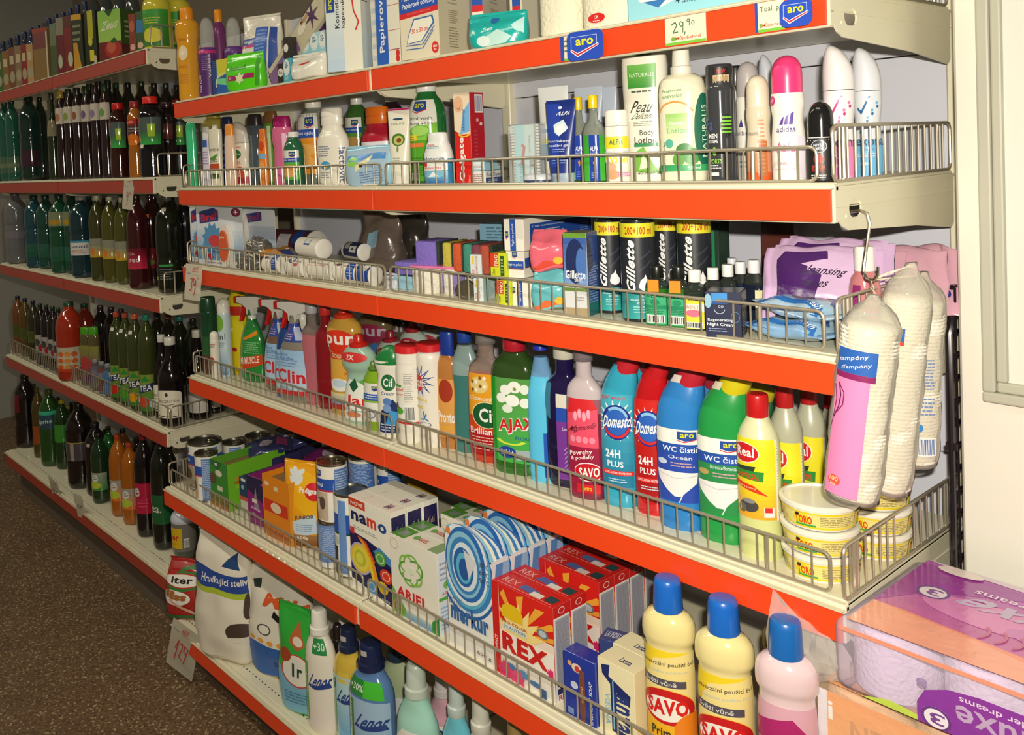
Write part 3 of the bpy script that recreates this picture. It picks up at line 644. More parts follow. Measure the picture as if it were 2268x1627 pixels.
X('A', 722, 800, -60, .02, .11, 'f3efdc', {'front': [['g', 0, 0, .5, 1, 'c4dcee', 'f2efe0'], ['r', .02, .62, .26, .8, '23499c'], ['t', 'aro', .14, .71, .1, .12, 'd8dc28', 90, 1], ['t', 'Kosmetické', .32, .66, .13, .42, '2d3038', 90, .6], ['t', 'kapesníčky', .5, .66, .13, .42, '2d3038', 90, .6], ['k', [(.72, .95), (.8, .62), (.93, .5), (.84, .42)], .016, 'd8302c']],
   'right': [['g', 0, 0, .5, 1, 'c4dcee', 'f2efe0'], ['t', '100 ks', .2, .82, .3, .2, '2d3038', 90, .6], ['t', 'Kosmetické kapesníčky', .7, .6, .2, .6, '444850', 90, .3]]}, 'tall white cosmetic tissue box with pale blue fade and sideways lettering', yaw=30)
X('A', 822, 836, -60, .05, .1, 'f2eee0', {'front': [['l', .1, .05, .9, .8, 6, 'c8d4dc']]}, 'slim white tissue pack beside the tall tissue box')
RK = dict(kind='paper', cat='toilet rolls', name='toilet_roll_pack')
X('A', 833, 884, -60, .025, .1, 'f4f0dd', {'front': [['r', 0, 0, 1, 1, 'f0ecd8'], ['r', 0, .0, .5, 1, '2a62c4'], ['t', 'Papierové v', .26, .55, .28, .8, 'f4f6fb', 90, .8], ['r', .52, .38, 1, .386, 'cc4455'], ['r', .52, .66, 1, .666, 'cc4455'], ['r', .52, .16, 1, .17, 'b06070'], ['e', .9, .12, .08, .04, 'd83028'], ['e', .9, .06, .08, .04, 'd83028']]}, 'white paper towel pack with a vertical blue strip', yaw=4, **RK)
NAP = {'front': [['r', 0, 0, 1, 1, 'e6dcc0'], ['p', [(0, .6), (1, .66), (1, .92), (0, .84)], '2a55b0'], ['p', [(0, .53), (1, .59), (1, .66), (0, .6)], 'd8282c'], ['t', 'Papírové ubrousky', .5, .81, .86, .09, 'f4f6fb', .1, .6], ['t', 'Papierové obrúsky', .5, .71, .86, .09, 'f4f6fb', .1, .6], ['t', 'jednovrstvé / jednovrstvové', .5, .6, .6, .03, 'f08080', .08, .3],
       ['p', [(.16, .2), (.56, .22), (.9, .44), (.86, .54), (.36, .52), (.2, .3)], '3a6cae'], ['p', [(.18, .21), (.55, .23), (.86, .45), (.82, .52), (.38, .5), (.22, .3)], 'f4efdc'], ['k', [(.14, .18), (.58, .18), (.9, .4)], .012, '3a6cae'], ['k', [(.14, .13), (.58, .13), (.86, .34)], .012, '3a6cae'], ['t', '30 x 30 cm', .52, .37, .42, .06, 'e03c24', .1, .6], ['e', .9, .12, .09, .075, 'd8342c'], ['t', '100', .9, .135, .1, .03, 'fff'], ['t', 'ks', .9, .1, .06, .03, 'fff'], ['p', [(.3, .96), (.5, .9), (.7, 1), (.3, 1)], 'f0f0f0'], ['k', [(.3, .97), (.46, .93), (.6, .99)], .02, 'd82838']],
       'right': [['r', 0, 0, 1, 1, 'd8cfb4'], ['l', .3, .68, .62, .88, 4, '9a927c'], ['l', .3, .44, .62, .62, 7, '8f886f'], ['l', .3, .12, .62, .4, 8, '8f886f'], ['b', .5, .93, .8, 1, '2d2d2d']]}
X('A', 886, 971, -50, .02, .12, 'e0d6ba', NAP, 'beige napkin pack with blue band and folded napkin drawing', yaw=14, cat='napkins', name='napkin_pack', kind='paper')
X('A', 1046, 1070, -50, .03, .15, 'e8dfc6', {'front': [['r', 0, 0, 1, 1, 'f0e8d4'], ['r', 0, .62, 1, .86, '2a55b0'], ['r', 0, .53, 1, .62, 'd8282c']], 'right': NAP['right']}, 'second beige napkin pack, its blue band facing the aisle end-on', yaw=26, cat='napkins', name='napkin_pack', kind='paper')
X('A', 1130, 1156, -50, .09, .12, 'e8dfc6', {'front': [['r', .2, .6, .9, .9, '2a55b0'], ['r', .2, .52, .9, .6, 'd8282c']]}, 'third napkin pack behind the teal tissue packet', yaw=20, cat='napkins', name='napkin_pack', kind='paper')
Q('A', 1104, 32, 132, .03, .05, '1fb4ae', [(.04, .9, .95, [['p', [(.55, .55), (.8, .2), (.7, 0), (.25, 0), (.3, .3)], 'bfe4de'], ['e', .3, .2, .12, .2, 'dff0ea'], ['p', [(.78, .6), (1, .9), (1, .3), (.85, .4)], 'c4ecec'], ['t', 'Zewa', .38, .62, .2, .14, 'f4fbfb', .1, .5, .2], ['e', .48, .9, .07, .1, '2a6cae']])], 'turquoise wet tissue packet slumped in front of the napkins', yaw=26, cat='packet', wob=.006)
ROLL = dict(kind='paper', cat='toilet rolls', name='toilet_roll_pack')
def rollpack(sh, xl, xe, yt, Y, D, col, ops, label, yaw=4, rnd=.03):
    P, h = place(sh, xe, yt, Y); q = at(xl, px((P.x, Y, P.z+h/2))[1], 1, Y); W = (P.x-q.x)
    t = thing('toilet_roll_pack', label, 'toilet rolls', (P.x-W/2, Y+D/2, P.z), R(yaw)); bm = bmesh.new(); n = max(1, round(W/.115)); w_ = W/n
    for i in range(n):
        S = Loft([(0, w_/2*.96, D/2*.96, 3), (.01, w_/2, D/2, 3), (h, w_/2, D/2, 3)], smooth=False)
        o = obj('paper_roll', S.mesh(), mat('soft', col), t, loc=(-W/2+w_*(i+.5), 0, 0))
    if ops:
        obj('label', decal(ops, W, h, lambda u, v, l: Vector((u, -D/2-.002-l*.00014, v))), mat('film', 'attr'), t, smooth=False)
    return t
rollpack('A', 1176, 1264, -60, .03, .12, 'f2ecd2', [], 'plain cream kitchen roll pack between the turquoise packet and the two-roll pack')
rollpack('A', 1268, 1388, -60, .025, .12, 'f2ecd2', [['e', .42, .22, .15, .1, 'd8302c'], ['t', '2', .42, .24, .07, .06, 'fff', 0, .8], ['t', 'role', .42, .165, .12, .03, 'fff']], 'cream kitchen roll pack marked with a red disc')
X('A', 1390, 1650, -70, .02, .12, 'a9dfe8', {'front': [['r', 0, 0, 1, 1, '9edcea'], ['p', [(.1, .6), (.3, .3), (.45, .5), (.4, 1), (.1, 1)], 'eef6f4'], ['p', [(.14, .55), (.28, .3), (.36, .55)], '3a7ec0'], ['t', '4', .45, .42, .04, .16, '33414c', 0, .6], ['t', 'kotúčiky', .62, .36, .24, .13, '33414c', 0, .4, .15], ['t', 'kotoučky', .62, .62, .24, .13, '33414c', 0, .4, .15]]}, 'pale cyan four-roll toilet paper pack near the shelf end', yaw=2, **ROLL)
X('A', 1652, 1722, -70, .03, .12, 'e8e46a', {'front': [['r', 0, 0, 1, 1, 'ece870'], ['e', .5, .8, .3, .2, 'f4f4d8']]}, 'yellow wrapped paper pack at the open end of the top shelf', **ROLL)
Q('A', 1975, -40, 150, .2, .1, 'd8d27a', [(.05, .6, .9, [['l', .1, .1, .9, .8, 5, 'b0a850']])], 'yellowish bag lying deep at the open end of the top shelf', yaw=40)

# ================================================================ household goods, second shelf
sh = 'B'
B(sh, 425, 255, 23, .05, 'tall', '45d090', '1d6a50', [], 'mint green bottle with dark green cap at the far end, second shelf', kind='glossy', yaw=30)
B(sh, 474, 246, 54, .12, 'tall', 'b4a44a', 'a49a48', [], 'large olive yellow bottle behind the narrow white ones, second shelf', kind='pet')
B(sh, 459, 281, 20, .06, 'oval', 'e4e0ee', 'f0efe8', [(.3, .9, .9, [['r', 0, .6, .8, .8, '3860b0'], ['l', .1, .1, .9, .5, 5, 'b08ad0']])], 'slim lilac white bottle with a small blue patch', yaw=20)
B(sh, 479, 276, 30, .045, 'lotionb', 'f1edd6', 'f1edd6', [(.05, .85, .95, [['t', 'PANTENE', .55, .68, .8, .05, '4a4a3c', 0, .2], ['p', [(.1, .5), (.9, .6), (.6, .45)], '5c9a38'], ['r', .1, .3, .95, .4, 'c8502c'], ['l', .15, .42, .9, .5, 2, '8c8c74'], ['r', .1, .1, .9, .2, '5a7048']])], 'white shampoo bottle with orange band and green leaf mark', yaw=14)
B(sh, 506, 258, 33, .07, 'oval', '20264e', '1c2750', [(.1, .7, .5, [['l', .1, .1, .9, .9, 5, '5a68b0']])], 'navy shampoo bottle with wide navy cap', kind='glossy', yaw=20, dr=.7)
B(sh, 511, 275, 26, .035, 'oval', 'f3d3b8', 'f39a3c', [], 'pale peach bottle with orange cap before the navy one', kind='glossy', yaw=20)
B(sh, 535, 268, 40, .06, 'slantdeo', 'f2e8d4', 'd8d0c4', [(.04, .62, 1.0, [['r', 0, 0, 1, .18, 'b82c3c'], ['e', .4, .78, .3, .13, '2c7c3c'], ['t', 'palmolive', .4, .78, .5, .06, 'dff0d8'], ['t', 'Naturals', .5, .97, .4, .05, 'd04c34'], ['l', .2, .5, .7, .6, 2, 'e0805c'], ['e', .6, .38, .12, .08, 'e05c4c'], ['e', .35, .26, .2, .09, 'e8684c'], ['e', .7, .24, .14, .1, 'd8402c']])], 'cream shower gel with green disc and red fruit print', dr=.6, yaw=16)
B(sh, 567, 252, 40, .085, 'curvy', '4c5860', '2c2428', [(.1, .7, .4, [['r', .4, 0, .6, 1, '6d7a84']])], 'charcoal grey curved shampoo bottle with black cap', kind='glossy', yaw=24, dr=.8)  # lighter upright streak is a highlight painted on the grey body
B(sh, 584, 285, 22, .06, 'oval', 'f08a30', 'e8792c', [(.1, .85, .95, [['e', .5, .8, .3, .12, 'd8481c'], ['r', 0, .5, 1, .62, '88b8d8'], ['e', .5, .3, .3, .15, 'f4a858']])], 'orange bottle with a pale blue stripe squeezed between dark and green ones', yaw=20)
B(sh, 603, 246, 34, .09, 'curvy', '5d9430', '7c5428', [(.05, .8, .2, [['r', 0, 0, 1, 1, 'd8ecc0']])], 'leaf green slender bottle with brown top', kind='glossy', yaw=24)  # narrow pale strip paints a sheen down the bottle, no printed label
B(sh, 627, 257, 46, .06, 'curvy', 'e0709c', 'b01c6c', [(.05, .75, .16, [['r', 0, 0, 1, 1, 'f4d0e0']], 30)], 'pink shower gel bottle with magenta flip cap', kind='glossy', yaw=22)  # pale side strip is a painted highlight, no printed label
SOAP = lambda a, b: [['r', 0, 0, 1, 1, 'f0eee0'], *ARO(.72, .86, .3, .16), ['r', 0, .6, 1, .74, '2a55b0'], ['t', 'Tekuté mýdlo', .5, .67, .7, .07, 'f0f4fb', 0, .5], ['r', 0, 0, 1, .6, a], ['e', .5, .4, .5, .1, b], ['e', .55, .2, .3, .12, b]]
B(sh, 652, 292, 46, .045, 'soap', 'pet:2c6a48', 'f0efe8', [(.12, .66, 1.1, SOAP('5cb83c', 'e8a860'))], 'small green liquid soap bottle with fruit label', kind='pet', yaw=12)
B(sh, 697, 213, 74, .12, 'round', ['7c8074', 'clear:c8ccc0'], 'f2efe4', [(.12, .8, .95, SOAP('f09a30', 'f4b860'))], 'large clear refill soap bottle with orange fruit label', bands=[.72], yaw=14, kind='pet')
LACT = lambda c: [['r', 0, 0, 1, 1, c], ['t', 'lactovit', .8, .4, .16, .8, '2c3c88', 270, .8], ['l', .12, .6, .5, .86, 5, '77809a'], ['e', .35, .4, .16, .1, '4aa4d8'], ['e', .35, .37, .06, .04, 'f0d048'], ['l', .15, .1, .5, .26, 3, '99a0b0']]
B(sh, 738, 240, 72, .05, 'lact', 'f3eedd', 'f4f0e2', [(.04, .6, 1.1, LACT('f3eedd'), 14)], 'white wide-capped body milk bottle with blue sideways name', yaw=14, bands=None)
B(sh, 793, 205, 54, .22, 'round', 'pet:3c6a2c', 'e4e4dc', [(.3, .72, 1, SOAP('5c9a3c', 'c89858'))], 'green refill soap bottle at the back under the top shelf', kind='pet', yaw=14)
B(sh, 838, 237, 76, .13, 'lact', ['f0ecea', 'b81c34'], 'e8731c', [(.04, .55, 1.1, LACT('eceaee'), 10)], 'body milk bottle with red shoulders and orange topped cap', yaw=12, bands=[.6])
B(sh, 870, 198, 56, .24, 'round', '2a1820', 'eceae6', [], 'dark liquid bottle with white cap at the back of the second shelf', kind='pet', yaw=14)
t = Q(sh, 818, 326, 104, .035, .04, '9ccfe4', [(.05, .92, .95, [['r', 0, 0, 1, 1, 'a8c4d8'], ['r', .05, .7, .95, .9, '3a8cd0'], ['e', .2, .7, .12, .16, '8fd04c'], ['p', [(.3, .4), (.62, .7), (.66, .84), (.3, .6)], 'f0e8b0'], ['r', .38, .52, .46, .62, '4a2818'], ['l', .4, .05, .95, .4, 5, '6a86b4']])], 'crumpled blue wet wipe pack lying against the fence', yaw=16, cat='packet', wob=.006)
tube_pack(sh, 886, 240, 48, .06, 'f2edda', 'eceadc', [(.2, .95, .9, [['e', .5, .88, .2, .02, '26486c'], ['t', 'EVELINE', .5, .8, .6, .04, '8c9c78', 0, .1], ['e', .55, .52, .32, .11, '4c7c28'], ['e', .57, .51, .22, .08, 'c4cc70'], ['e', .6, .51, .11, .045, '8c4420'], ['e', .55, .36, .05, .06, '7c9c38'], ['l', .3, .1, .7, .22, 3, 'a8b098']])], 'white cream tube with avocado picture and magenta crimp', yaw=16, crimp='c82870')
VODA = [['r', 0, 0, 1, 1, '58a82c'], ['r', 0, .62, 1, 1, 'f0f0e4'], ['p', [(0, .5), (0, .62), (1, .72), (1, .5)], '8ccc4c'], *ARO(.5, .92, .44, .13), ['t', 'Ústní voda', .5, .78, .76, .05, '3c4c44', 0, .3], ['t', 'Ústna voda', .5, .72, .76, .05, '3c4c44', 0, .3], ['e', .5, .62, .3, .07, 'a8dc6c'], ['o', .5, .62, .3, .07, .12, '6cb83c'], ['r', .05, .5, .42, .57, 'ecd830'], ['l', .08, .51, .4, .56, 2, '6c6c20'], ['r', .05, .42, .62, .47, 'e8843c'], ['l', .1, .06, .8, .3, 8, '3c7c20'], ['b', .2, .02, .44, .1, '333']]
B(sh, 948, 180, 88, .1, 'soap', 'pet:1f7034', 'f2f0ea', [(.03, .82, .9, VODA, -6)], 'big green mouthwash bottle with white cap', kind='pet', yaw=26)
B(sh, 972, 293, 64, .04, 'oval', ['3a8cb8', 'eef0ec'], 'eef0ec', [(.04, .62, .95, [['g', 0, 0, 1, .4, '2a6cb0', '8cc8e0'], ['r', 0, .42, 1, 1, 'f0f2ee'], ['t', 'Vademecum', .45, .8, .9, .13, '2c3c6c', 0, .4], ['r', 0, .55, .26, .7, 'd8382c'], ['t', 'Aktivkohle', .45, .5, .7, .08, 'd8382c'], ['e', .5, .26, .36, .1, '7cc4e4'], ['p', [(.3, .2), (.7, .22), (.5, .38)], 'f4f4f4']]), (.68, .84, .8, [['t', 'NEW', .4, .5, .3, .26, 'd8382c', 0, .6], ['l', .2, .05, .8, .4, 2, '6c9cc0']])], 'small white and blue mouth rinse bottle with round notch cap', yaw=10, bands=[.62], o=[(0, .86), (.03, .97), (.5, 1), (.75, .82), (.83, .7)], cp=('flip', .82, .7))
COL = {'front': [['r', 0, 0, 1, 1, 'd8241e'], ['p', [(.0, .6), (.0, 1), (1, 1), (1, .55), (.4, .55)], 'f0dcc0'], ['p', [(.35, .55), (.95, .58), (1, .9), (.6, .8)], '78b8e8'], ['s', .7, .7, .34, .1, 9, 'f4fafc'], ['e', .3, .88, .3, .09, 'e8b890'], ['k', [(.2, .84), (.36, .82), (.44, .86)], .006, 'a85040'], ['o', .62, .56, .4, .04, .3, 'f0c830', 180, 360], ['t', 'Whitening', .62, .7, .2, .24, '4c5c8c', 90, .6, .15], ['t', 'Colgate', .45, .28, .42, .48, 'f8f4ee', 90, 1], ['t', '100ml', .85, .06, .12, .08, 'f0c8b8', 90, .3]],
       'right': [['r', 0, 0, 1, 1, 'b81c2c'], ['b', .35, .78, .92, .98, '5c64a0'], ['e', .5, .7, .1, .02, 'e8a0a0'], ['e', .75, .66, .1, .02, 'f0d0d0'], ['l', .2, .1, .5, .6, 12, 'c84850']]}
X(sh, 1008, 1043, 204, .035, .045, 'c8202a', COL, 'tall red toothpaste carton standing on end with a smiling face', yaw=8)
X(sh, 977, 1042, 337, .085, .04, 'd0241e', {'front': [['r', 0, 0, 1, 1, 'd0241e'], ['t', '1080', .8, .3, .1, .3, 'f09050']]}, 'red toothpaste carton lying crosswise behind the standing one', yaw=2, zb=SZ[sh]+.028, H=.024)
X(sh, 1047, 1072, 331, .04, .075, 'a9d4e4', {'front': [['r', 0, .1, 1, .7, 'dfe8ea'], ['t', 'Robi-Dental', .5, .84, .86, .14, 'b03c48', 0, .5], ['l', .1, .2, .9, .5, 3, '9c8c98']], 'right': [['r', 0, 0, 1, 1, 'a4d4e6'], ['b', .7, .2, .95, .9, '444'], ['l', .1, .5, .5, .8, 2, '5c8cac']]}, 'pale blue tooth powder box, upper of two', zb=SZ[sh]+.028, H=.025, yaw=16)
X(sh, 1047, 1075, 368, .035, .07, 'e4e4e0', {'front': [['l', .1, .1, .9, .8, 5, 'a0685c']], 'right': [['r', 0, 0, 1, .5, '38487c'], ['r', 0, .5, 1, 1, 'e0e4e4'], ['t', 'Robi-Dental', .5, .72, .8, .26, '34406c', 0, .7], ['l', .1, .05, .7, .4, 3, 'b8c4dc']]}, 'white and navy tooth powder box, lower of two', yaw=16, H=.027)
# cotton bud pack
P, H = place(sh, 1168, 274, .05); t = thing('cotton_bud_pack', 'clear pack of cotton buds with pale blue card', 'cotton buds', P, R(10)); W = .062
obj('card', bmbox(-.018, -.014, 0, .024, -.011, H*.98), mat('card', 'cfe4e2'), t, smooth=False)
obj('label', decal([['r', 0, 0, .5, 1, 'a8dce4'], ['k', [(.35, .35), (.5, .62), (.4, .66)], .05, 'c8242c'], ['t', 'Vatové tyčinky', .78, .5, .14, .66, '5c7470', 270, .3], ['t', '200 ks', .3, .2, .16, .3, '3c9cac', 270, .4], *ARO(.9, .35, .22, .1)], .042, H*.98, lambda u, v, l: Vector((u+.003, -.0148-l*.0001, v))), mat('card', 'attr'), t, smooth=False)
m_ = None
for j in range(2):
    for i in range(20):
        x = -W/2+.004 if j == 0 else W/2-.004
        z = .004+i*(H-.008)/19
        if m_ is None: o = obj('cotton_tip', Loft([(0, .0005, .0005), (.002, .0019, .0019), (.007, .0019, .0019), (.009, .0005, .0005)], N=8).mesh(), mat('soft', 'f4f0e2'), t); m_ = o.data
        else: o = obj('cotton_tip', m_, None, t)
        o.location = (x-.0045, -.006, z); o.rotation_euler = (0, R(90), 0)
obj('clear_sleeve', bmbox(-W/2-.003, -.016, 0, W/2+.003, .016, H, .003), mat('clear', 'e8ecec'), t, smooth=False)
S_ = Loft([(0, .022, .014), (.004, .026, .018), (.012, .027, .018), (.018, .024, .015), (.02, .018, .01)]); t = thing('soap_bar', 'navy and white oval soap dish pack behind the fence', 'soap', place(sh, 1190, 380, .035)[0], R(20)); obj('body', S_.mesh([.4]), [mat('plastic', '3c4468'), mat('plastic', 'ccd0d8')], t)
tube_pack(sh, 1228, 192, 66, .13, 'eef0f0', 'e4e8ea', [(.1, .7, .9, [['t', 'Indulona', .25, .75, .4, .1, '2c8cc8', 0, .8], ['r', 0, .5, .7, .6, 'e0dc70'], ['r', 0, .2, .4, .5, '6cb0d8'], ['t', 'REPAIR', .16, .24, .14, .3, '88b0c8', 90, .4]])], 'tall white hand cream tube with blue name behind the navy gel tube', yaw=12)
tube_pack(sh, 1245, 220, 66, .06, '1f3484', 'a8b8c8', [(.2, .96, .9, [['r', 0, 0, .5, 1, '1d3fa8'], ['t', 'ALPA', .62, .84, .4, .06, 'eef0f8', 0, .6, .15], ['e', .5, .93, .03, .02, 'eef'], ['p', [(.3, .66), (.6, .74), (.8, .6), (.5, .48), (.34, .54)], 'd4e4ee'], ['p', [(.34, .62), (.6, .68), (.74, .56), (.48, .5)], 'f8f8f4'], ['t', 'francovkový', .46, .4, .86, .05, 'e4e8f4', 0, .3], ['t', 'masážní gel', .46, .33, .82, .05, 'e4e8f4', 0, .3], ['l', .25, .22, .75, .29, 2, 'a8b4dc'], ['l', .2, .04, .4, .16, 3, '8c9cd0'], ['l', .55, .04, .8, .16, 3, '8c9cd0']])], 'navy massage gel tube with white towel print', yaw=14, capt=.12)
for x, yt, w_, Y, lb in ((1283, 213, 46, .075, 'first'), (1316, 211, 52, .05, 'second')):
    B(sh, x, yt, w_, Y, 'flask', ['2d4a18', 'clear:b8bcae'], 'f0cc14', [(.03, .55, .95, [['r', 0, 0, 1, 1, '2743a4'], ['g', 0, 0, .3, 1, '4ab83c', '3c9c30'], ['g', .75, 0, 1, 1, '4ab83c', '3c9c30'], ['t', 'ALPA', .52, .7, .34, .1, 'eef0f8', 0, .5], ['t', 'FRANCOVKA', .52, .6, .36, .04, 'b8c4ec'], ['p', [(.45, .4), (.52, .45), (.6, .4), (.52, .3)], 'e0982c'], ['l', .38, .06, .66, .2, 3, '8c9cdc']], 6)],
      f'{lb} dark green spirit bottle with yellow cap from the far side', bands=[.6], kind='pet', yaw=24)
for x, w_, Y, lb in ((1306, 62, .2, 'far'), (1349, 40, .24, 'near')):
    tube_pack(sh, x, 193, w_, Y, 'c4cede', 'c8d0dc', [(.3, .8, .9, [['t', 'Indulona', .6, .6, .7, .1, '3c88c8', 0, .8], ['l', .3, .4, .8, .48, 1, '90a4c0']])], f'pale blue hand cream tube at the back, {lb} one of the pair', yaw=14)
B(sh, 1368, 244, 54, .05, 'talc', 'f3eede', 'f4f0e4', [(.02, .76, 1.1, [['r', 0, .62, 1, .84, 'ecd82c'], ['r', 0, .46, 1, .57, 'c8ccd4'], ['r', 0, .36, 1, .46, 'ecd82c'], ['t', 'ALPA', .5, .74, .5, .1, '1f6c5c', 0, .5], ['t', 'Aviril', .5, .43, .9, .14, 'f8f8f0', 0, 1], ['e', .3, .26, .2, .1, 'e4b48c'], ['e', .35, .14, .26, .09, 'dca478'], ['r', .55, .1, 1, .18, 'e85c94'], ['t', 'S AZULENEM', .78, .14, .4, .05, 'fff']])], 'white and yellow baby powder bottle', yaw=26)
B(sh, 1430, 104, 100, .11, 'lotionb', 'f2eedd', '1d4a3c', [(.04, .9, 1.0, [['g', .2, .76, .8, .96, '3c9434', '74bc54'], ['t', 'NATURALIS', .5, .87, .5, .035, 'dff0d0', 0, .2], ['l', .28, .71, .76, .75, 1, '50604c'], ['t', 'Peau', .5, .6, .42, .1, '2c302c', 0, .2, .3], ['t', 'Délicate', .52, .52, .44, .05, '2c302c', 0, .1, .3], ['l', .3, .43, .75, .48, 3, '8c8c84'], ['t', 'Body', .58, .37, .3, .06, '333833', 0, .2], ['t', 'Lotion', .54, .31, .46, .06, '333833', 0, .9], ['r', .3, .255, .8, .285, '2c8c54'], ['p', [(.3, .04), (.3, .2), (.5, .26), (.7, .1), (.86, .02)], '7cb848'], ['p', [(.4, .06), (.48, .2), (.64, .08)], 'e8f4cc'], ['t', 'Aloe Vera', .62, .035, .5, .04, '445c3c', 0, .2, .3]])], 'tall white body lotion bottle with green square and aloe print', yaw=20)
B(sh, 1512, 105, 104, .07, 'lotion', 'eee8cc', 'f1ede0', [(.04, .8, 1.25, [['g', .24, .3, .66, .62, 'eef0d0', '9ccc6c'], ['o', .4, .58, .34, .16, .1, 'e0943c', 20, 160], ['t', 'Fragrance', .36, .84, .34, .035, '4c9454', .06, .4], ['t', 'innovation', .36, .79, .36, .035, '4c9454', .06, .4], ['t', 'Body', .44, .52, .26, .05, 'f4faea', 0, .3], ['t', 'Lotion', .44, .455, .34, .05, '88b88c', 0, .3], ['e', .3, .33, .07, .045, '58b09c'], ['e', .55, .26, .14, .07, '2f7c2c'], ['e', .66, .2, .14, .08, '3a8c34'], ['e', .45, .17, .1, .06, '5c9c3c'], ['e', .88, .45, .17, .36, '1d6850'], ['t', 'NATURALIS', .88, .44, .08, .5, 'dcecd4', 90, .3], ['r', 0, .06, 1, .12, '3ca868'], ['t', '500ml', .7, .09, .2, .035, 'eef8ee'], ['t', 'Olivový olej', .22, .2, .05, .3, '3c5c3c', 90, .3]])], 'pearl white body lotion bottle with olive print and white push cap', yaw=24, kind='glossy')
B(sh, 1596, 143, 66, .08, 'foam', '3c3e42', '35363a', [(.03, .8, 1.3, [['t', 'Fa', .14, .6, .22, .14, '44548c', 0, 1, .1], ['t', 'MEN', .24, .47, .24, .05, 'f0f0f0', 0, .6], ['t', 'XTREME', .24, .41, .26, .035, 'f0f0f0', 0, .5], ['e', .6, .58, .16, .13, '202226'], *[['r', .46, y, .74, y+.02, '7cc43c'] for y in (.5, .54, .58, .62, .66)], ['e', .28, .3, .05, .05, '7cc43c'], ['t', 'SPORTS', .28, .19, .36, .05, '8ccc44', 0, .9], ['l', .1, .1, .44, .16, 2, 'c8ccd0'], ['r', .1, .03, .38, .07, 'e8e8e8']], 4), (.84, .97, .8, [['r', .2, 0, .9, 1, 'dcc09c'], ['r', .2, .5, .9, 1, '201c1c'], ['t', 'NEW', .55, .74, .34, .28, 'd8342c', 0, .5], ['r', .25, .1, .85, .4, 'b89c74']])], 'dark grey men deodorant spray with green stripes', yaw=34, kind='metal' if 0 else 'glossy')
B(sh, 1632, 146, 40, .17, 'foam', '1c1c1e', '18181a', [], 'black spray can hidden behind the dark grey deodorant', yaw=14)
B(sh, 1658, 137, 54, .15, 'deo', 'f0ede4', 'b9b2b2', [(.03, .66, 1.1, [['p', [(.2, .66), (.34, .78), (.42, .66)], '4a3c8c'], ['t', 'adidas', .3, .58, .5, .06, '4a3c70', 0, .5], ['t', 'clear', .4, .3, .4, .06, 'aaa'], ['l', .2, .1, .8, .22, 2, 'aaa']])], 'white sport deodorant with silver cap, second row', yaw=14, cp=('dome', .7, .94))
B(sh, 1680, 166, 56, .07, 'waistdeo', ['d8602c', 'd89470', 'd9ccb4'], 'ddd2ba', [(.05, .62, .9, [['t', 'impulse', .3, .7, .6, .09, '5c5448', 0, .2, .25], ['r', .5, 0, .95, .58, 'b86c3c'], ['l', .55, .05, .9, .95, 14, 'c88c6c'], ['r', .5, 0, .6, .05, 'd8401c']])], 'champagne body spray fading to orange at the base', bands=[.12, .4], kind='foil' if 0 else 'glossy', yaw=20)
B(sh, 1745, 123, 76, .065, 'waistdeo', 'f3efe6', 'f03c7c', [(.03, .69, 1.15, [['e', .12, .93, .13, .06, 'd8347c'], ['t', 'new', .12, .93, .16, .04, 'fbe', .3, .5], *[['p', [(.34+i*.13, .64), (.44+i*.13, .64), (.38+i*.13+.1, .74+i*.025), (.3+i*.13+.1, .7+i*.035)], '5c3c9c'] for i in range(3)], ['t', 'adidas', .52, .585, .5, .07, '4c3c84', 0, .6], ['t', '6', .36, .4, .09, .07, 'c8447c', 0, .4], ['t', 'in', .49, .39, .07, .03, 'c8447c'], ['t', '1', .6, .4, .05, .07, 'c8447c', 0, .4], ['l', .25, .3, .75, .34, 1, 'dc7ca4'], ['t', '(48h)', .47, .17, .3, .05, 'c8a0b4', 0, .2], ['t', 'ANTI-PERSPIRANT', .47, .11, .5, .02, 'c8a0b4'], ['r', .8, 0, 1, .5, 'dcd4e4']])], 'white antiperspirant spray with bright pink cap', yaw=16)
B(sh, 1702, 120, 40, .24, 'slantdeo', 'ccd0d8', 'ccd0dc', [], 'grey white slanted cap spray at the back', yaw=14)
B(sh, 1818, 225, 66, .045, 'rollon', ['1b1a1d', '1b1a1d', 'f2eee6'], '1a1a1c', [(.02, .55, 1.15, [['r', 0, 0, 1, 1, '1a191c'], ['e', .48, .8, .24, .15, '2c3440'], ['o', .48, .8, .24, .15, .08, 'c8ccd0'], ['t', 'NIVEA', .48, .83, .3, .07, 'e8ecf0', 0, .7], ['t', 'MEN', .48, .75, .2, .06, 'e8ecf0', 0, .4], ['e', .48, .5, .1, .09, 'd8382c'], ['o', .48, .5, .15, .13, .2, 'a82c2c'], ['t', 'STRESS', .46, .32, .36, .07, 'd84c3c', 0, .9], ['t', 'PROTECT', .46, .24, .36, .06, 'c8382c', 0, .6], ['l', .25, .05, .7, .15, 2, 'c8c8c8'], *[['k', [(.8+i*.05, .1), (.84+i*.05, .8)], .012, 'b8b8b8'] for i in range(4)]])], 'black roll-on deodorant with black dome cap', yaw=18, bands=[.5, .53], kind='glossy', ck='glossy')
RX = lambda c, d, nm: [(.03, .64, 1.2, [['r', 0, 0, 1, .42, c], ['p', [(.24, .8), (.34, .74), (.56, .98), (.36, .8)], d], ['k', [(.26, .82), (.35, .76), (.56, .96)], .02, d], *[['e', .3+.06*i+.05*math.sin(i*3), .52+.045*i, .035, .02, d if i % 2 else c] for i in range(9)], ['t', 'rexona', .52, .39, .84, .09, '44546c', 0, .5], ['t', nm, .5, .3, .3, .03, d], ['t', '48h', .42, .12, .22, .04, 'f4f4f4'], ['l', .25, .2, .7, .26, 2, 'dcdcec']])]
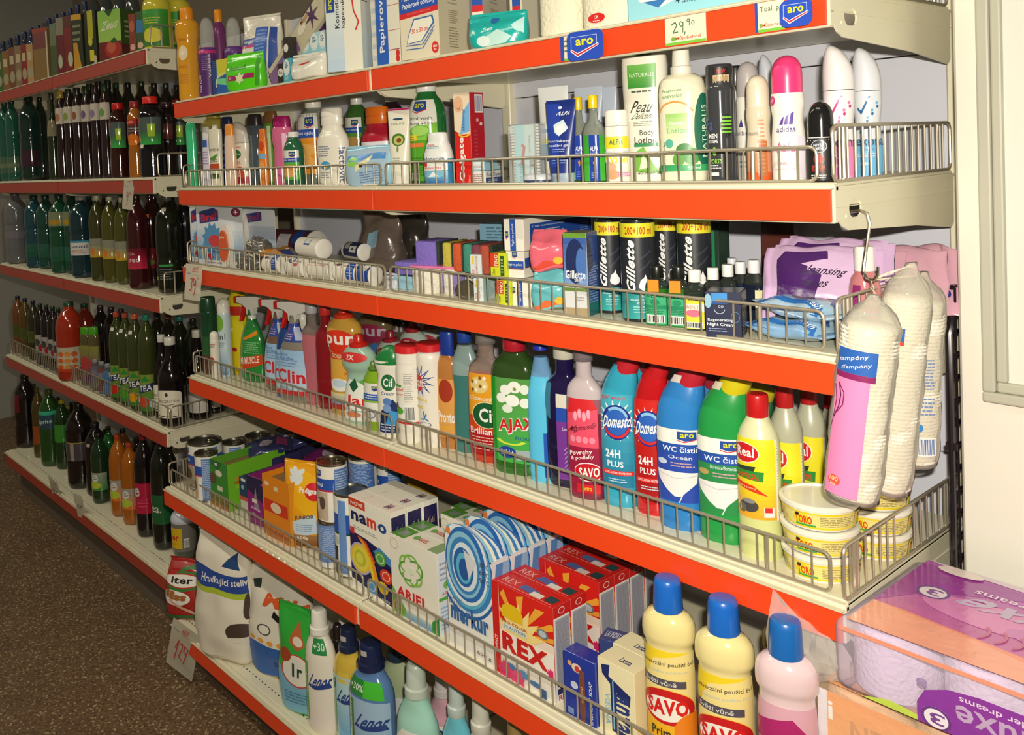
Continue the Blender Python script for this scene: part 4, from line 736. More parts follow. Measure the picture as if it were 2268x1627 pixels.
B(sh, 1859, 100, 72, .12, 'slantdeo', ['ee9cc4', 'eeeaf0'], 'f1ecee', RX('e884b8', 'c83c78', 'pink'), 'white slant-top deodorant with pink base and pink blossoms', yaw=22, bands=[.29])
B(sh, 1921, 105, 66, .2, 'slantdeo', ['7cc0e8', 'e4e8f0'], 'e4e6ee', RX('70b8e4', '2c6ca0', 'clean'), 'white slant-top deodorant with blue base and wave print', yaw=22, bands=[.29])

# ================================================================ household goods, third shelf
sh = 'C'
def blister(x0, x1, yt, Y, ops, label, yaw=6):
    P, H = place(sh, x1, yt, Y); q = at(x0, px((P.x, Y, P.z+H/2))[1], 1, Y); W = P.x-q.x
    t = thing('blister_card', label, 'blister pack', (P.x-W/2, Y, P.z), R(yaw))
    n = 6; pts = []
    for cx_, cz, a0 in ((W/2-.012, H-.012, 0), (-W/2+.012, H-.012, 90), (-W/2+.003, .003, 180), (W/2-.003, .003, 270)):
        r_ = .012 if cz > .1 else .003
        pts += [(cx_+r_*math.cos(R(a0+j*90/n)), cz+r_*math.sin(R(a0+j*90/n))) for j in range(n+1)]
    obj('card', prism(pts, [], .0015, 'y'), mat('card', 'e6ecf4'), t, smooth=False)
    obj('label', decal(ops, W, H, lambda u, v, l: Vector((u, -.0006-l*.00014, v))), mat('card', 'attr'), t, smooth=False); return t, W, H
def oval_pod(t, x, z, rx, rz, c, word):
    e = lambda k, d: [(x+k*rx*math.cos(a), z+k*rz*math.sin(a)) for a in [2*math.pi*i/24 for i in range(24)]]
    obj('pod_rim', prism(e(1, 0), [], .016, 'y', base=-.017), mat('plastic', 'efe8da'), t, smooth=False)
    obj('pod', prism(e(.74, 0), [], .008, 'y', base=-.023), mat('plastic', c), t, smooth=False, label='coloured oval refill pod')
    obj('label', decal([['t', word, .5, .5, 1, 1, 'f4ecd8', 0, .5]], rx*.9, rz*.16, lambda u, v, l: Vector((x+u, -.0236, z+rz*.3+v))), mat('card', 'attr'), t, smooth=False)
BR = lambda c: [['g', 0, .1, 1, .6, '5c9cc8', 'dce8f2'], ['s', .35, .42, .24, .18, 12, '5c9ccc'], ['e', .4, .42, .14, .1, 'd84850'], ['p', [(.08, .7), (.5, .76), (.5, .92), (.4, .97), (.08, .9)], '34408c'], ['t', 'Bref', .3, .82, .36, .13, 'd82c34', .12, 1], ['t', '4', .26, .16, .2, .13, 'c8283c', 0, .8], ['t', 'Formula', .36, .06, .4, .03, '8c3c50'], ['e', .88, .9, .1, .07, '8c2c50'], ['t', '+', .88, .9, .08, .07, 'fff', 0, 1]]
blister(426, 462, 457, .05, BR(0), 'farthest white and blue toilet block card with red slanted name')
t, W, H = blister(445, 530, 457, .035, BR(0), 'nearer white and blue toilet block card with orange pod')
oval_pod(t, W*.2, H*.36, .028, .062, 'e0643c', 'power')
t, W, H = blister(520, 603, 463, .09, [['g', 0, 0, 1, .7, '8cb0cc', 'c8d4e4'], ['p', [(.3, .74), (.72, .8), (.72, .95), (.3, .9)], '34408c'], ['t', 'Bref', .5, .85, .36, .12, 'b82c40', .12, 1], ['t', 'PINE', .14, .8, .1, .3, '8c3c58', 90]], 'rear toilet block card with green pine pod')
oval_pod(t, -W*.2, H*.62, .026, .06, '2f5a3c', 'pine')
# metal scourers
t = thing('scourer_pack', 'glittering pack of silver wire scourers behind the fence', 'scourers', place(sh, 575, 560, .06)[0], R(10))
for i, (dx, dy, r_) in enumerate(((-.05, 0, .032), (-.015, .01, .036), (.03, .02, .036), (.07, .03, .036), (-.03, .02, .03), (.02, -.01, .03), (.1, .045, .036))):
    L_ = Loft([(0, r_*.5, r_*.5), (r_*.3, r_*.95, r_*.95), (r_*.8, r_, r_), (r_*1.3, r_*.8, r_*.8), (r_*1.6, r_*.2, r_*.2)], N=20); L_.wob = (.008, 120)
    obj('scourer', L_.mesh(), mat('wire', '8f8b84'), t, loc=(dx, dy, .0 if i < 4 or i == 6 else .042))
obj('price_sticker', bmbox(-.012, -.03, .078, .012, -.02, .08), mat('paper', 'e8e2c4'), t, smooth=False)
WR = lambda a, b='f0ece0', n='': [['r', 0, 0, 1, 1, b], ['r', .58, 0, .9, 1, a], ['l', .62, .1, .88, .9, 8, 'a8b8dc'], *ARO(.2, .55, .2, .14), ['r', .34, 0, .38, 1, 'c8c4b8']]
def rollat(x, y, Y, L, r, ops, label, zb=0, rz=4, col='eeeadf', kind='paper'):
    P = at(x, y, 1, Y); return cylinder_lying(Vector((P.x, Y, SZ[sh]+zb)), L, r, col, ops, label, rot=(0, 0, rz), group=None, kind=kind, cat='bag roll', name='bag_roll')
rollat(612, 590, .05, .075, .024, WR('2a4ca0'), 'rolled bin bags with red and blue band, farthest in the bottom row')
rollat(664, 598, .05, .07, .024, [['r', 0, 0, 1, 1, 'efeadd'], ['e', .35, .6, .2, .2, '3c4c84'], ['e', .35, .6, .14, .14, 'd4dcec'], ['r', .5, .3, .8, .42, 'c84850']], 'rolled bin bags with a round navy mark in the bottom row')
rollat(720, 606, .05, .085, .025, [['r', 0, 0, 1, 1, 'efeadd'], ['t', 'aro', .35, .62, .3, .1, 'b8a0b0'], ['r', 0, .4, 1, .43, 'c84050'], ['r', .9, 0, 1, 1, 'dcd8cc']], 'plain white rolled bin bags in the middle of the bottom row')
rollat(780, 614, .05, .09, .026, WR('2450b0'), 'rolled bin bags with wide blue band before the purple sponges')
rollat(818, 620, .05, .05, .025, [['r', 0, 0, 1, 1, '24489c'], ['e', .7, .6, .2, .2, 'f0ece0']], 'dark blue bag roll nearest the purple sponges')
rollat(695, 570, .08, .12, .026, [['r', 0, 0, 1, 1, 'f2eddf'], ['r', .42, .35, .7, .62, '2c4488'], ['r', .44, .42, .68, .62, 'dfe2ea']], 'large white bag roll lying on top of the bag rolls', zb=.047, rz=-6)
rollat(790, 565, .15, .09, .022, [['r', 0, 0, 1, 1, '222c5c'], ['r', 0, 0, .12, 1, 'e0dcd0'], ['b', .2, .35, .42, .7, '333'], ['r', .5, .2, .9, .5, 'e4e2dc'], ['p', [(.6, .3), (.7, .45), (.8, .3)], '333']], 'navy labelled bag roll behind the white rolls', zb=.04, rz=-8)
rollat(655, 520, .26, .2, .046, [['r', 0, 0, 1, 1, '5c2434'], ['r', .3, .1, .6, .55, 'd4d0d4'], ['r', .3, 0, .9, .2, '1f4c94'], ['r', .66, .3, .9, .8, '28509c']], 'maroon and blue roll at the back above the scourers', zb=0, rz=6, kind='film')
packet(at(620, 585, 1, .09)*1.0+Vector((0, 0, .0)), .14, .1, .026, 'f09a2c', {'top': [['e', .3, .5, .14, .24, 'c8c4bc'], ['r', .7, .2, .95, .8, '3c4c8c']]}, 'orange packet tucked under the white bag roll', rot=(0, 8, 8), cat='packet').location.z = SZ[sh]+.035
pouch(place(sh, 846, 476, .2)[0], .13, .08, .16, '6a5c54', [(.45, .7, .3, [['r', 0, 0, 1, 1, '8cb4c8']])], 'crumpled brownish clear bag standing at the back', wob=.012, yaw=10, kind='film', fr=20)
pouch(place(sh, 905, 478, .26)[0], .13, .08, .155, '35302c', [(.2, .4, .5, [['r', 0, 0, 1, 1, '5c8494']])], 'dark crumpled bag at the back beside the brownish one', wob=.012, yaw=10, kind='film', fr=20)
def sponge(P, W, D, H, col, pad=True, rz=0, label='', grp=None):
    t = thing('sponge', label, 'sponge', P, R(rz), grp)
    obj('foam', bmbox(-W/2, -D/2, 0, W/2, D/2, H, .006, seg=2), mat('soft', col), t)
    if pad: obj('scouring_pad', bmbox(W/2+.0003, -D/2+.001, .001, W/2+.008, D/2-.001, H-.001, .002), mat('soft', '2c3a30'), t)
    return t
P = place(sh, 925, 600, .03)[0]
for i, (c, dx, lb) in enumerate((('8470cc', 0, 'violet'), ('c8b848', .068, 'mustard'), ('d0582c', .1, 'orange'), ('3f8c78', .132, 'sea green'), ('7c3c4c', .158, 'maroon'), ('b04c38', .182, 'rust'))):
    w_ = .056 if i == 0 else .022
    sponge(Vector((P.x+dx-.02, P.y+.075, SZ[sh]+.05)), w_, .085, .062, c, rz=14, label=f'{lb} kitchen sponge in the upper sponge block')
    if i < 3: sponge(Vector((P.x+dx-.02, P.y+.07, SZ[sh])), w_, .085, .048, '7c68c4' if i < 2 else '8c7cb8', pad=False, rz=14, label=f'{("first", "second", "third")[i]} purple sponge from the far side in the lower sponge block')
carton(Vector((P.x+.23, P.y+.16, SZ[sh]+.1)), .16, .05, .045, '7ca8c0', {'front': [['l', .1, .1, .9, .9, 5, '4c7088']]}, 'pale blue printed card wrapped over the rear sponges', yaw=14, cat='card sleeve', name='card_sleeve')
sponge(Vector((P.x-.07, P.y+.06, SZ[sh]+.034)), .07, .08, .03, '8070cc', pad=False, rz=6, label='purple sponge in clear wrap nearest the bag rolls')
carton(Vector((P.x-.03, P.y+.03, SZ[sh])), .08, .07, .03, '9ccce0', {}, 'pale blue sponge packet beneath the purple wrapped sponge', yaw=6, cat='packet', name='packet')
pouch(place(sh, 870, 610, .06)[0], .05, .03, .03, 'd8d4e0', [], 'small clear bag scrap beside the blue bag roll', wob=.006, kind='film', cat='wrap')
# pink tissue pack: four small rolls
P = place(sh, 1000, 600, .115)[0]; t = thing('tissue_pack', 'pink and white tissue roll pack behind the fence', 'tissue pack', P, R(20))
for i in range(2): obj('paper_roll', Loft([(0, .034, .034), (.004, .037, .037), (.052, .037, .037), (.056, .03, .03)], smooth=False).mesh(), mat('soft', 'f0ebdd'), t, loc=(-.037+i*.072, -.035, 0)); obj('paper_roll', Loft([(0, .034, .034), (.004, .037, .037), (.052, .037, .037), (.056, .03, .03)], smooth=False).mesh(), mat('soft', 'f0ebdd'), t, loc=(-.037+i*.072, .035, 0))
obj('film', bmbox(-.07, -.066, .0565, .07, .066, .06, .004), mat('film', 'ee7fb4'), t, smooth=False); obj('label', decal([['e', .5, .5, .18, .3, 'e8405c'], ['t', '2', .5, .5, .1, .3, 'f8c0d0', 0, .6]], .05, .04, lambda u, v, l: Vector((u, -.05+v, .0608+l*.0001))), mat('card', 'attr'), t, smooth=False)
P = place(sh, 1034, 640, .045)[0]; t = thing('tin_lid', 'small round steel tin standing on edge behind the fence', 'tin', P+Vector((0, 0, .021)), rot=(R(90), 0, R(30))); obj('rim', Loft([(0, .02, .02), (.012, .02, .02), (.012, .016, .016), (.008, .015, .015)], smooth=False).mesh(), mat('metal', 'a8a290'), t)
ALU = {'front': [['r', 0, 0, 1, 1, 'dce4e4'], ['r', .28, 0, .62, 1, 'd8dcd8'], ['t', 'ALUFIX', .26, .2, .3, .3, 'c83438', 270, .7], ['t', 'SÁČKY NA MRAŽENÍ', .62, .5, .24, .9, 'b06470', 270, .2], ['r', .16, .6, .34, .94, 'e8c848']], 'right': [['p', [(0, 0), (0, 1), (.3, 1), (.22, .6), (.34, .3), (.2, 0)], 'b8d8e4'], ['p', [(.4, .9), (.6, .4), (.5, .1), (1, .1), (1, .9)], '5ca0c4']]}
X(sh, 1042, 1066, 551, .06, .16, 'dfe8ea', ALU, 'light blue freezer bag box, upper of two', zb=SZ[sh]+.045, yaw=20, H=.047)
X(sh, 1050, 1070, 610, .05, .16, 'dfe8ea', ALU, 'light blue freezer bag box, lower of two', yaw=20, H=.045)
FIN = {'front': [['r', 0, 0, 1, 1, 'd4dc2c'], ['r', .0, .45, .5, 1, 'd8401c'], ['t', 'FINO', .36, .72, .22, .46, 'f8f0d8', 90, .8], ['r', .62, .1, .86, .9, '34582c'], ['l', .66, .2, .82, .8, 5, 'b8d088'], ['t', '30m', .2, .25, .18, .22, '3c4c20', 90, .4]]}
X(sh, 1087, 1122, 566, .05, .18, 'c8d838', FIN, 'yellow and red foil box, upper of two', zb=SZ[sh]+.05, yaw=14, H=.05)
X(sh, 1100, 1132, 622, .04, .18, 'c8d838', FIN, 'yellow and red foil box, lower of two', yaw=14, H=.048)
PAP = {'front': [['r', 0, 0, 1, 1, 'f2eee0'], ['r', 0, .35, 1, .62, '2c55b0'], ['t', 'Papír na pečení', .5, .48, .8, .12, 'f0f4fb', 0, .3], ['r', 0, .31, 1, .35, '8c3048'], *ARO(.5, .85, .3, .2)], 'right': [['r', 0, 0, 1, 1, 'f2eee0'], ['r', .02, .4, .4, .72, '2c55b0'], ['r', .02, .35, .4, .4, '6c3048']]}
X(sh, 1122, 1160, 562, .06, .2, 'f0ece0', PAP, 'white baking paper box with blue band, middle of the stack', zb=SZ[sh]+.052, yaw=12, H=.053)
X(sh, 1128, 1178, 622, .05, .2, 'f0ece0', {'front': [['r', 0, 0, 1, 1, 'f2eee0'], ['r', .35, 0, .6, 1, '2c55b0'], ['t', 'Papír na pečení', .48, .5, .14, .7, 'f0f4fb', 90, .3], *ARO(.2, .6, .16, .24)], 'right': PAP['right']}, 'white baking paper box with upright blue band, lowest of the stack', yaw=12, H=.05)
X(sh, 1117, 1160, 503, .05, .27, 'f0ece0', {'front': [['r', 0, 0, 1, 1, 'f2eee0'], ['r', .3, 0, .6, 1, '2c55b0'], ['t', 'Papír na pečení', .45, .5, .16, .7, 'f0f4fb', 90, .3], *ARO(.14, .5, .16, .22)], 'right': [['r', 0, 0, 1, 1, 'f0ecde'], ['r', .08, .04, .98, .82, '2450a8'], ['t', '12 Papír na pečení a ven z trouby', .34, .72, .45, .08, 'e8ecf8', 0, .3], ['l', .12, .12, .6, .62, 6, 'c4d0ec'], ['l', .8, .1, .95, .7, 8, '90a8dc']]}, 'long baking paper box with blue printed side, topmost of the stack', zb=SZ[sh]+.107, yaw=10, H=.062)
for zb, yt, c1, c2, lb in ((.075, 545, 'ec6c80', 'e0503c', 'pink'), (0, 620, '6cc0c8', 'e8703c', 'turquoise')):
    P = place(sh, 1224, 620, .07)[0]; t = pouch(Vector((P.x, P.y, SZ[sh]+zb)), .07, .06, .07, c1, [(.0, .3, 1.2, [['p', [(0, 0), (1, 0), (1, .8), (.8, .4), (.5, .9), (.2, .5), (0, 1)], c2], ['e', .8, .6, .1, .3, 'f0c040']])], f'{lb} bath sponge in crinkled orange wrap', yaw=20, wob=.01, cat='bath sponge', name='sponge_packet', fr=24)
X(sh, 1250, 1301, 516, .035, .05, 'c8ccd4', {'front': [['r', 0, 0, 1, 1, 'd8dadc'], ['g', 0, .36, 1, .94, '7c9cd0', '3458a4'], ['r', 0, .94, 1, 1, '6c9c34'], ['e', .5, .66, .42, .27, '1c2c5c'], ['e', .75, .62, .22, .2, '4a74b8'], ['t', 'Gillette', .5, .5, .86, .1, 'f8f8f8', 0, 1], ['t', 'SERIES', .62, .43, .34, .04, 'e4e8f0', 0, .4], ['r', 0, .3, 1, .34, '6c8c40'], ['l', .5, .18, .9, .24, 2, '9c9c9c'], ['r', .05, 0, 1, .1, 'b09c78']], 'right': [['r', 0, 0, 1, 1, '2c4c94'], ['l', .1, .15, .9, .6, 14, '8ca4cc'], ['p', [(0, .5), (.5, .6), (.3, .9), (0, .95)], '182850'], ['r', 0, 0, 1, .16, '1c6464']], 'top': [['r', 0, 0, 1, 1, 'a8a89c']]}, 'blue shaving gift carton standing beside the foam cans', yaw=14)
GIL = [(.03, .9, 1.35, [['r', 0, 0, 1, 1, '23262e'], ['g', 0, 0, 1, .26, '34a4a4', '2c8c90'], ['r', 0, .84, 1, .985, 'e8e22c'], ['t', '200+100 ml', .5, .91, .6, .08, 'c83428', 0, .9], ['t', 'Gillette', .31, .55, .2, .54, 'f6f6f4', 90, 1.5, .1], ['e', .62, .34, .14, .05, 'eceef0'], ['e', .6, .37, .1, .05, 'f4f4f6'], ['p', [(.55, .38), (.62, .46), (.68, .38)], 'f4f4f6'], ['k', [(.5, .5), (.62, .54), (.75, .6)], .02, '383c48'], ['k', [(.5, .62), (.62, .65), (.75, .7)], .02, '383c48'], ['t', 'FOAM', .6, .24, .14, .03, 'e0ecec', 0, .5], ['t', 'PĚNKA DO GOL', .5, .2, .4, .025, 'e0ecec', 0, .4], ['t', 'BOROTVA', .56, .165, .24, .025, 'e0ecec', 0, .4], ['l', .36, .06, .7, .14, 3, 'a4d8d8']])]
for x, yt, w_, Y, lb in ((1350, 466, 62, .085, 'front row, farther'), (1413, 466, 78, .05, 'front row, nearer'), (1477, 455, 54, .2, 'second row, farther'), (1538, 455, 76, .15, 'second row, nearer')):
    B(sh, x, yt, w_, Y, 'foam', '1d1f26', '26262a', GIL, f'black shaving foam can with yellow band, {lb} one', yaw=40, kind='glossy', name='shaving_foam_can', ck='glossy', o=[(0, .96), (.012, 1), (.895, 1), (.9, .97)], cp=('cyl', .9, .96))
AL = lambda c, d, t_: [['r', 0, 0, 1, 1, c], ['b', .08, .04, .92, .3, '333'], ['r', .0, .5, 1, .62, d], ['l', .1, .34, .9, .5, 3, '2c6c4c'], ['e', .5, .72, .2, .1, d], ['t', t_, .5, .9, .8, .08, '285c44', 0, .4]]
for x, yt, w_, Y, lb, cap, body, ops, st in ((1456, 588, 50, .05, 'green lotion bottle with black cap and orange sticker, farther of two', '161a16', '2c6c24', AL('48b080', '2c9068', 'ALPA'), 'f08c1c'), (1504, 590, 48, .05, 'green lotion bottle with black cap and orange sticker, nearer of two', '161a16', '2c6c24', AL('48b080', '2c9068', 'ALPA'), 'f08c1c'),
      (1540, 597, 48, .052, 'dark lotion bottle with white cap and yellow strawberry label', 'f4f2ea', '233028', [['r', 0, 0, 1, 1, 'ecdc4c'], ['r', 0, .55, 1, .8, 'f0ecdc'], ['e', .5, .5, .35, .12, 'e87890'], ['t', 'ALPA', .5, .92, .5, .07, '6c6c38', 0, .3], ['t', 'ANTI', .5, .7, .7, .12, 'c8a890', 0, .4], ['b', .1, .03, .9, .22, '333']], None),
      (1580, 592, 44, .09, 'dark blue lotion bottle with white cap behind the night cream, first', 'f4f2ea', '1c2648', [], None), (1613, 585, 44, .12, 'dark blue lotion bottle with white cap behind the night cream, second', 'f2f0ee', '1c2648', [], None),
      (1641, 579, 42, .155, 'dark blue lotion bottle with white cap behind the night cream, third', 'eef0f4', '1c2648', [], None), (1622, 571, 36, .25, 'farthest back lotion bottle whose white cap shows over the others', 'e8ecf4', '1c2648', [], None),
      (1671, 575, 46, .14, 'dark lotion bottle with white cap and pale side label beside the wipes', 'f0f0f2', '1c2234', [['r', .6, 0, 1, 1, 'e0dcb0']], None)):
    t = B(sh, x, yt, w_, Y, 'small', [body, 'clear:4c544c'], cap, [(.03, .55, 1.0, ops)] if ops else [], label=lb, yaw=18, bands=[.75], kind='pet')
    if st: obj('price_sticker', bmbox(-.009, -.0225, .058, .009, -.0205, .078), mat('paper', st), t, smooth=False)
X(sh, 1563, 1642, 648, .03, .055, '1a2040', {'front': [['r', 0, 0, 1, 1, '1a2142'], ['r', .18, .78, .62, .98, '3c8cd4'], ['r', .14, .74, .66, .8, '284c8c'], ['e', .08, .8, .1, .16, '8cb8d0'], ['o', .4, .64, .16, .12, .1, 'c8d0e4', 190, 350], ['t', 'Q10', .44, .68, .14, .06, 'd8dcec'], ['t', 'Regenerating', .42, .38, .72, .08, 'e4e8f4', 0, .3], ['t', 'Night Cream', .42, .28, .76, .09, 'e8ecf4', 0, .5], ['l', .08, .12, .7, .22, 2, '8c98c0'], ['o', .84, .46, .12, .12, .08, '5c8cc0']],
   'right': [['r', 0, 0, 1, 1, '161a30'], ['l', .08, .1, .92, .94, 15, 'a8a8b0']]}, 'navy night cream carton with slanted open lid', yaw=22)
WIPE = [['r', 0, 0, 1, 1, 'd8b8dc'], ['p', [(.06, .05), (.06, .8), (.14, .9), (.55, .9), (.55, .8), (.3, .74), (.5, .62), (.42, .05)], '4c2468'], ['t', 'cleansing', .52, .66, .46, .12, '3c2c4c', 0, .7, .2], ['t', 'wipes', .44, .52, .28, .12, '3c2c4c', 0, .7, .2], ['l', .5, .22, .8, .32, 2, 'a88cb8'], ['e', .42, .12, .05, .04, '3c4c94'], ['e', .54, .12, .05, .04, '3c4c94'], ['t', '25', .84, .14, .09, .08, '4c3c5c', 0, .5]]
P = place(sh, 1790, 560, .1)[0]
packet(Vector((P.x, P.y+.05, SZ[sh]+.062)), .165, .135, .035, 'd4b0d8', {'top': WIPE}, 'lilac cleansing wipes pack leaning upright, front one', rot=(66, 0, 16), cat='wipes', name='wipes_pack', wob=.005)
packet(Vector((P.x-.01, P.y+.105, SZ[sh]+.066)), .165, .14, .036, 'd4b0d8', {'top': WIPE}, 'second lilac cleansing wipes pack behind the front one', rot=(64, 2, 14), cat='wipes', name='wipes_pack', wob=.007)
for i, (x, Y, ln) in enumerate(((1890, .27, .15), (1985, .3, .14), (2060, .34, .09))):
    P = place(sh, x, 550, Y)[0]
    packet(Vector((P.x, Y, SZ[sh]+.054)), ln, .125, .035, 'd9a6b8', {'top': [['e', .7, .3, .06, .06, '34408c'], ['e', .8, .3, .06, .06, '34408c'], ['l', .1, .4, .6, .7, 2, 'b87c98']]}, f'pink wipes pack slumped at the back, {("first", "second", "third")[i]} towards the open end', rot=(58, 0, 10+6*i), cat='wipes', name='wipes_pack', wob=.007)
WB = [['g', 0, 0, 1, 1, '8cc4ec', 'e8ecdc'], ['e', .5, .55, .3, .3, '8a8c80'], ['e', .45, .6, .2, .2, 'b8b098'], ['p', [(0, 0), (1, 0), (.9, .2), (.1, .16)], '2c74c4'], ['k', [(.6, .4), (.74, .7), (.88, .4)], .08, '2c5c9c'], ['t', 'Fresh', .8, .16, .2, .14, 'f0f4f8', 0, .6]]
P = place(sh, 1752, 700, .04)[0]
packet(Vector((P.x-.01, P.y+.05, SZ[sh]+.001)), .15, .1, .028, '8cb4dc', {'top': WB}, 'blue wet wipes pack lying behind the fence, lower one', rot=(0, 0, -12), cat='wipes', name='wipes_pack', wob=.005)
packet(Vector((P.x+.0, P.y+.065, SZ[sh]+.03)), .15, .1, .03, 'b0cce4', {'top': WB, 'front': [['l', .1, .2, .8, .8, 2, 'c8dcf0']]}, 'blue wet wipes pack lying on the lower one', rot=(0, 3, -20), cat='wipes', name='wipes_pack', wob=.005)
B(sh, 1916, 545, 74, .13, 'soap', 'pet:c87c80', 'f0ece6', [(.1, .6, .9, [['r', 0, 0, .3, 1, '8c2c6c'], ['l', .3, .1, .8, .5, 3, 'c8505c']])], 'pink liquid soap bottle with white cap near the hook', kind='pet', yaw=30, cp=('cyl', .74, .62), o=[(0, .9), (.02, 1), (.5, 1), (.66, .86), (.74, .56), (.8, .5)])
X(sh, 1518, 1592, 492, .3, .04, '2c4438', {'front': [['r', .5, .4, .9, .9, '2c8c5c'], ['r', 0, 0, 1, .3, '5c3c6c']]}, 'dark green carton at the back behind the foam cans')
X(sh, 1688, 1760, 487, .39, .02, '8c7c74', {'front': [['r', 0, .3, 1, 1, '5c2c24']]}, 'brown card box against the back panel above the wipes')

# ================================================================ household goods, fourth shelf
sh = 'D'
B(sh, 463, 657, 36, .055, 'airwick', ['5c3c30', '2c5c34', '17462c'], '17462c', [], 'tall air freshener can with dark green cap at the far end, fourth shelf', bands=[.3, .6], yaw=20, kind='glossy', ck='plastic', cp=('cyl', .8, .97))
B(sh, 476, 733, 21, .035, 'airwick', 'efe9d8', 'f1ecdc', [(.1, .8, 1, [['t', 'Indulona', .5, .84, .7, .06, '1c6c50', 0, .4], ['e', .5, .4, .3, .12, 'b83440'], ['e', .3, .28, .2, .08, '8c1c2c'], ['k', [(.1, .9), (.9, .9)], .02, 'c84838']])], 'small white bottle with red berry print beside the dark green capped can', yaw=20)
B(sh, 498, 660, 30, .07, 'airwick', 'c9dde4', 'efece0', [(.03, .8, 1, [['g', 0, 0, 1, .5, '5c94c4', 'd4e4ea'], ['e', .4, .86, .4, .14, '7cb83c'], ['t', '4in1', .5, .64, .8, .1, '3c4848', 0, .5], ['l', .1, .45, .8, .55, 3, '8ca4b0']])], 'white and blue air freshener spray with lime disc', yaw=20)
B(sh, 529, 630, 42, .12, 'tall', ['e3c81c', 'e3d420', 'c83020', 'e3d420'], 'e3d420', [(.2, .6, .5, [['r', 0, .7, .3, .8, 'f0f0f0'], ['e', .4, .2, .3, .06, 'b81c3c']])], 'tall yellow bottle with a red neck band', bands=[.3, .72, .86], yaw=24)
def trig(x, yt, w, Y, body, labs, label, shape='oval', yaw=14, **k):
    P, H = place(sh, x, yt, Y); t = B(sh, x, yt, w, Y, shape, body, None, labs, label, yaw=yaw, o=[(0, .86), (.03, .97), (.25, 1), (.5, .86), (.64, .55), (.72, .3), (.84, .22), (.86, .2)], cp=('none', 1, .5), name='spray_bottle', **k)
    spray_head(t, H, .06); return t
MUS = [['r', 0, 0, 1, 1, '2c8c3c'], ['p', [(.2, .8), (.95, .98), (.95, .9), (.3, .76)], 'e89020'], ['l', .3, .5, .95, .75, 6, '8ccc8c'], ['p', [(0, .1), (1, .3), (1, .5), (0, .38)], 'd84c20'], ['t', 'MR MUSCLE', .5, .36, .8, .14, 'f4f0e0', .15, 1], ['t', '5v1', .25, .14, .3, .1, 'f0f0e0', 0, .6]]
trig(560, 655, 56, .1, 'pet:2c7c3c', [(.05, .62, 1, MUS)], 'green trigger spray bottle with orange slogan', kind='pet', dr=.5)
CL = lambda b: [['g', 0, 0, 1, 1, 'c8dcf0', '9cc4e8'], ['l', .2, .62, .8, .8, 3, '7098c8'], ['t', 'Clin', .5, .42, .84, .3, 'd82c30', 0, 1.2], ['r', .0, .0, 1, .1, 'd84040'], ['t', 'Best', .3, .9, .3, .07, '5c8cc8'], ['t', 'CLIN Effekt', .4, .82, .5, .06, '4c7cc0']]
PRO = (.6, .78, .7, [['r', 0, 0, 1, 1, '3450a4'], ['t', 'Nový', .3, .7, .4, .3, 'd84c5c', 0, .6], ['l', .1, .1, .6, .5, 3, 'c8a8c8'], ['r', .65, .1, .9, .8, 'b8c0dc']])
trig(618, 662, 66, .09, 'pet:7c6050', [(.08, .52, 1, CL(0)), PRO], 'brownish glass cleaner trigger spray, farther of two', kind='pet', dr=.5)
trig(655, 668, 78, .055, 'pet:8c8478', [(.08, .52, 1, CL(0)), PRO], 'clear glass cleaner trigger spray with red name, nearer of two', kind='pet', dr=.5)
B(sh, 634, 720, 50, .052, 'oval', '1c4484', '1c3c70', [(.06, .66, 1, CL(0))], 'blue glass cleaner refill bottle', kind='pet', yaw=16, dr=.6, o=[(0, .88), (.03, .98), (.3, 1), (.6, .84), (.85, .56), (.93, .3)], cp=('cyl', .93, .3))
B(sh, 672, 662, 56, .1, 'clean', 'efe9da', 'cc2c28', [(.04, .5, .8, [['t', 'Jar', .5, .62, .8, .3, 'd82c28', 0, 1.2], ['p', [(.3, .8), (.5, 1), (.6, .7)], '1c5c38'], ['e', .5, .25, .4, .14, 'e8782c']])], 'white dish liquid bottle with red cap and leaf', yaw=16)
B(sh, 694, 672, 48, .075, 'clean', ['c06c78', 'clear:b8a8a0'], 'b8b8bc', [], 'rose coloured liquid bottle with silver cap', bands=[.78], yaw=16, kind='pet', dr=.6)
B(sh, 724, 675, 48, .075, 'clean', '8c1420', 'c8302c', [], 'dark red liquid bottle with red cap', yaw=16, kind='pet', dr=.6)
PUR = [['g', 0, .3, 1, .74, 'e8a840', 'd8b050'], ['e', .48, .84, .42, .15, 'e0341c'], ['t', 'pur', .5, .84, .74, .16, 'f8f4ec', 0, 1.2], ['r', 0, .62, .8, .7, 'd84420'], ['t', 'GOLD', .4, .66, .3, .05, 'f4e8c0', 0, .6], ['e', .45, .3, .3, .08, 'f0f0ea'], ['e', .45, .32, .2, .05, 'c8dcec'], ['g', 0, .02, 1, .2, '3c74b8', 'e8d8a0'], ['t', 'x2', .7, .46, .2, .06, 'd8581c', 0, .4], ['r', .2, 0, .8, .06, 'b83828']]
B(sh, 766, 680, 82, .07, 'pur', 'd2a444', 'd8381c', [(.06, .8, .98, PUR)], 'golden dish liquid bottle with red disc and red cap', yaw=20, kind='glossy')
B(sh, 835, 672, 80, .2, 'pur', '6c5c3c', '8c2438', [(.1, .8, .98, [['e', .48, .84, .42, .14, '8c2444'], ['t', 'pur', .5, .84, .74, .16, 'b8a8b4', 0, 1.2], ['p', [(.3, .6), (.6, .72), (.9, .6), (.5, .55)], '3c6cac']])], 'shadowed dish liquid bottle with purple disc behind the golden one', yaw=20, kind='glossy')  # same make as the golden bottle, its colours darkened to paint shade
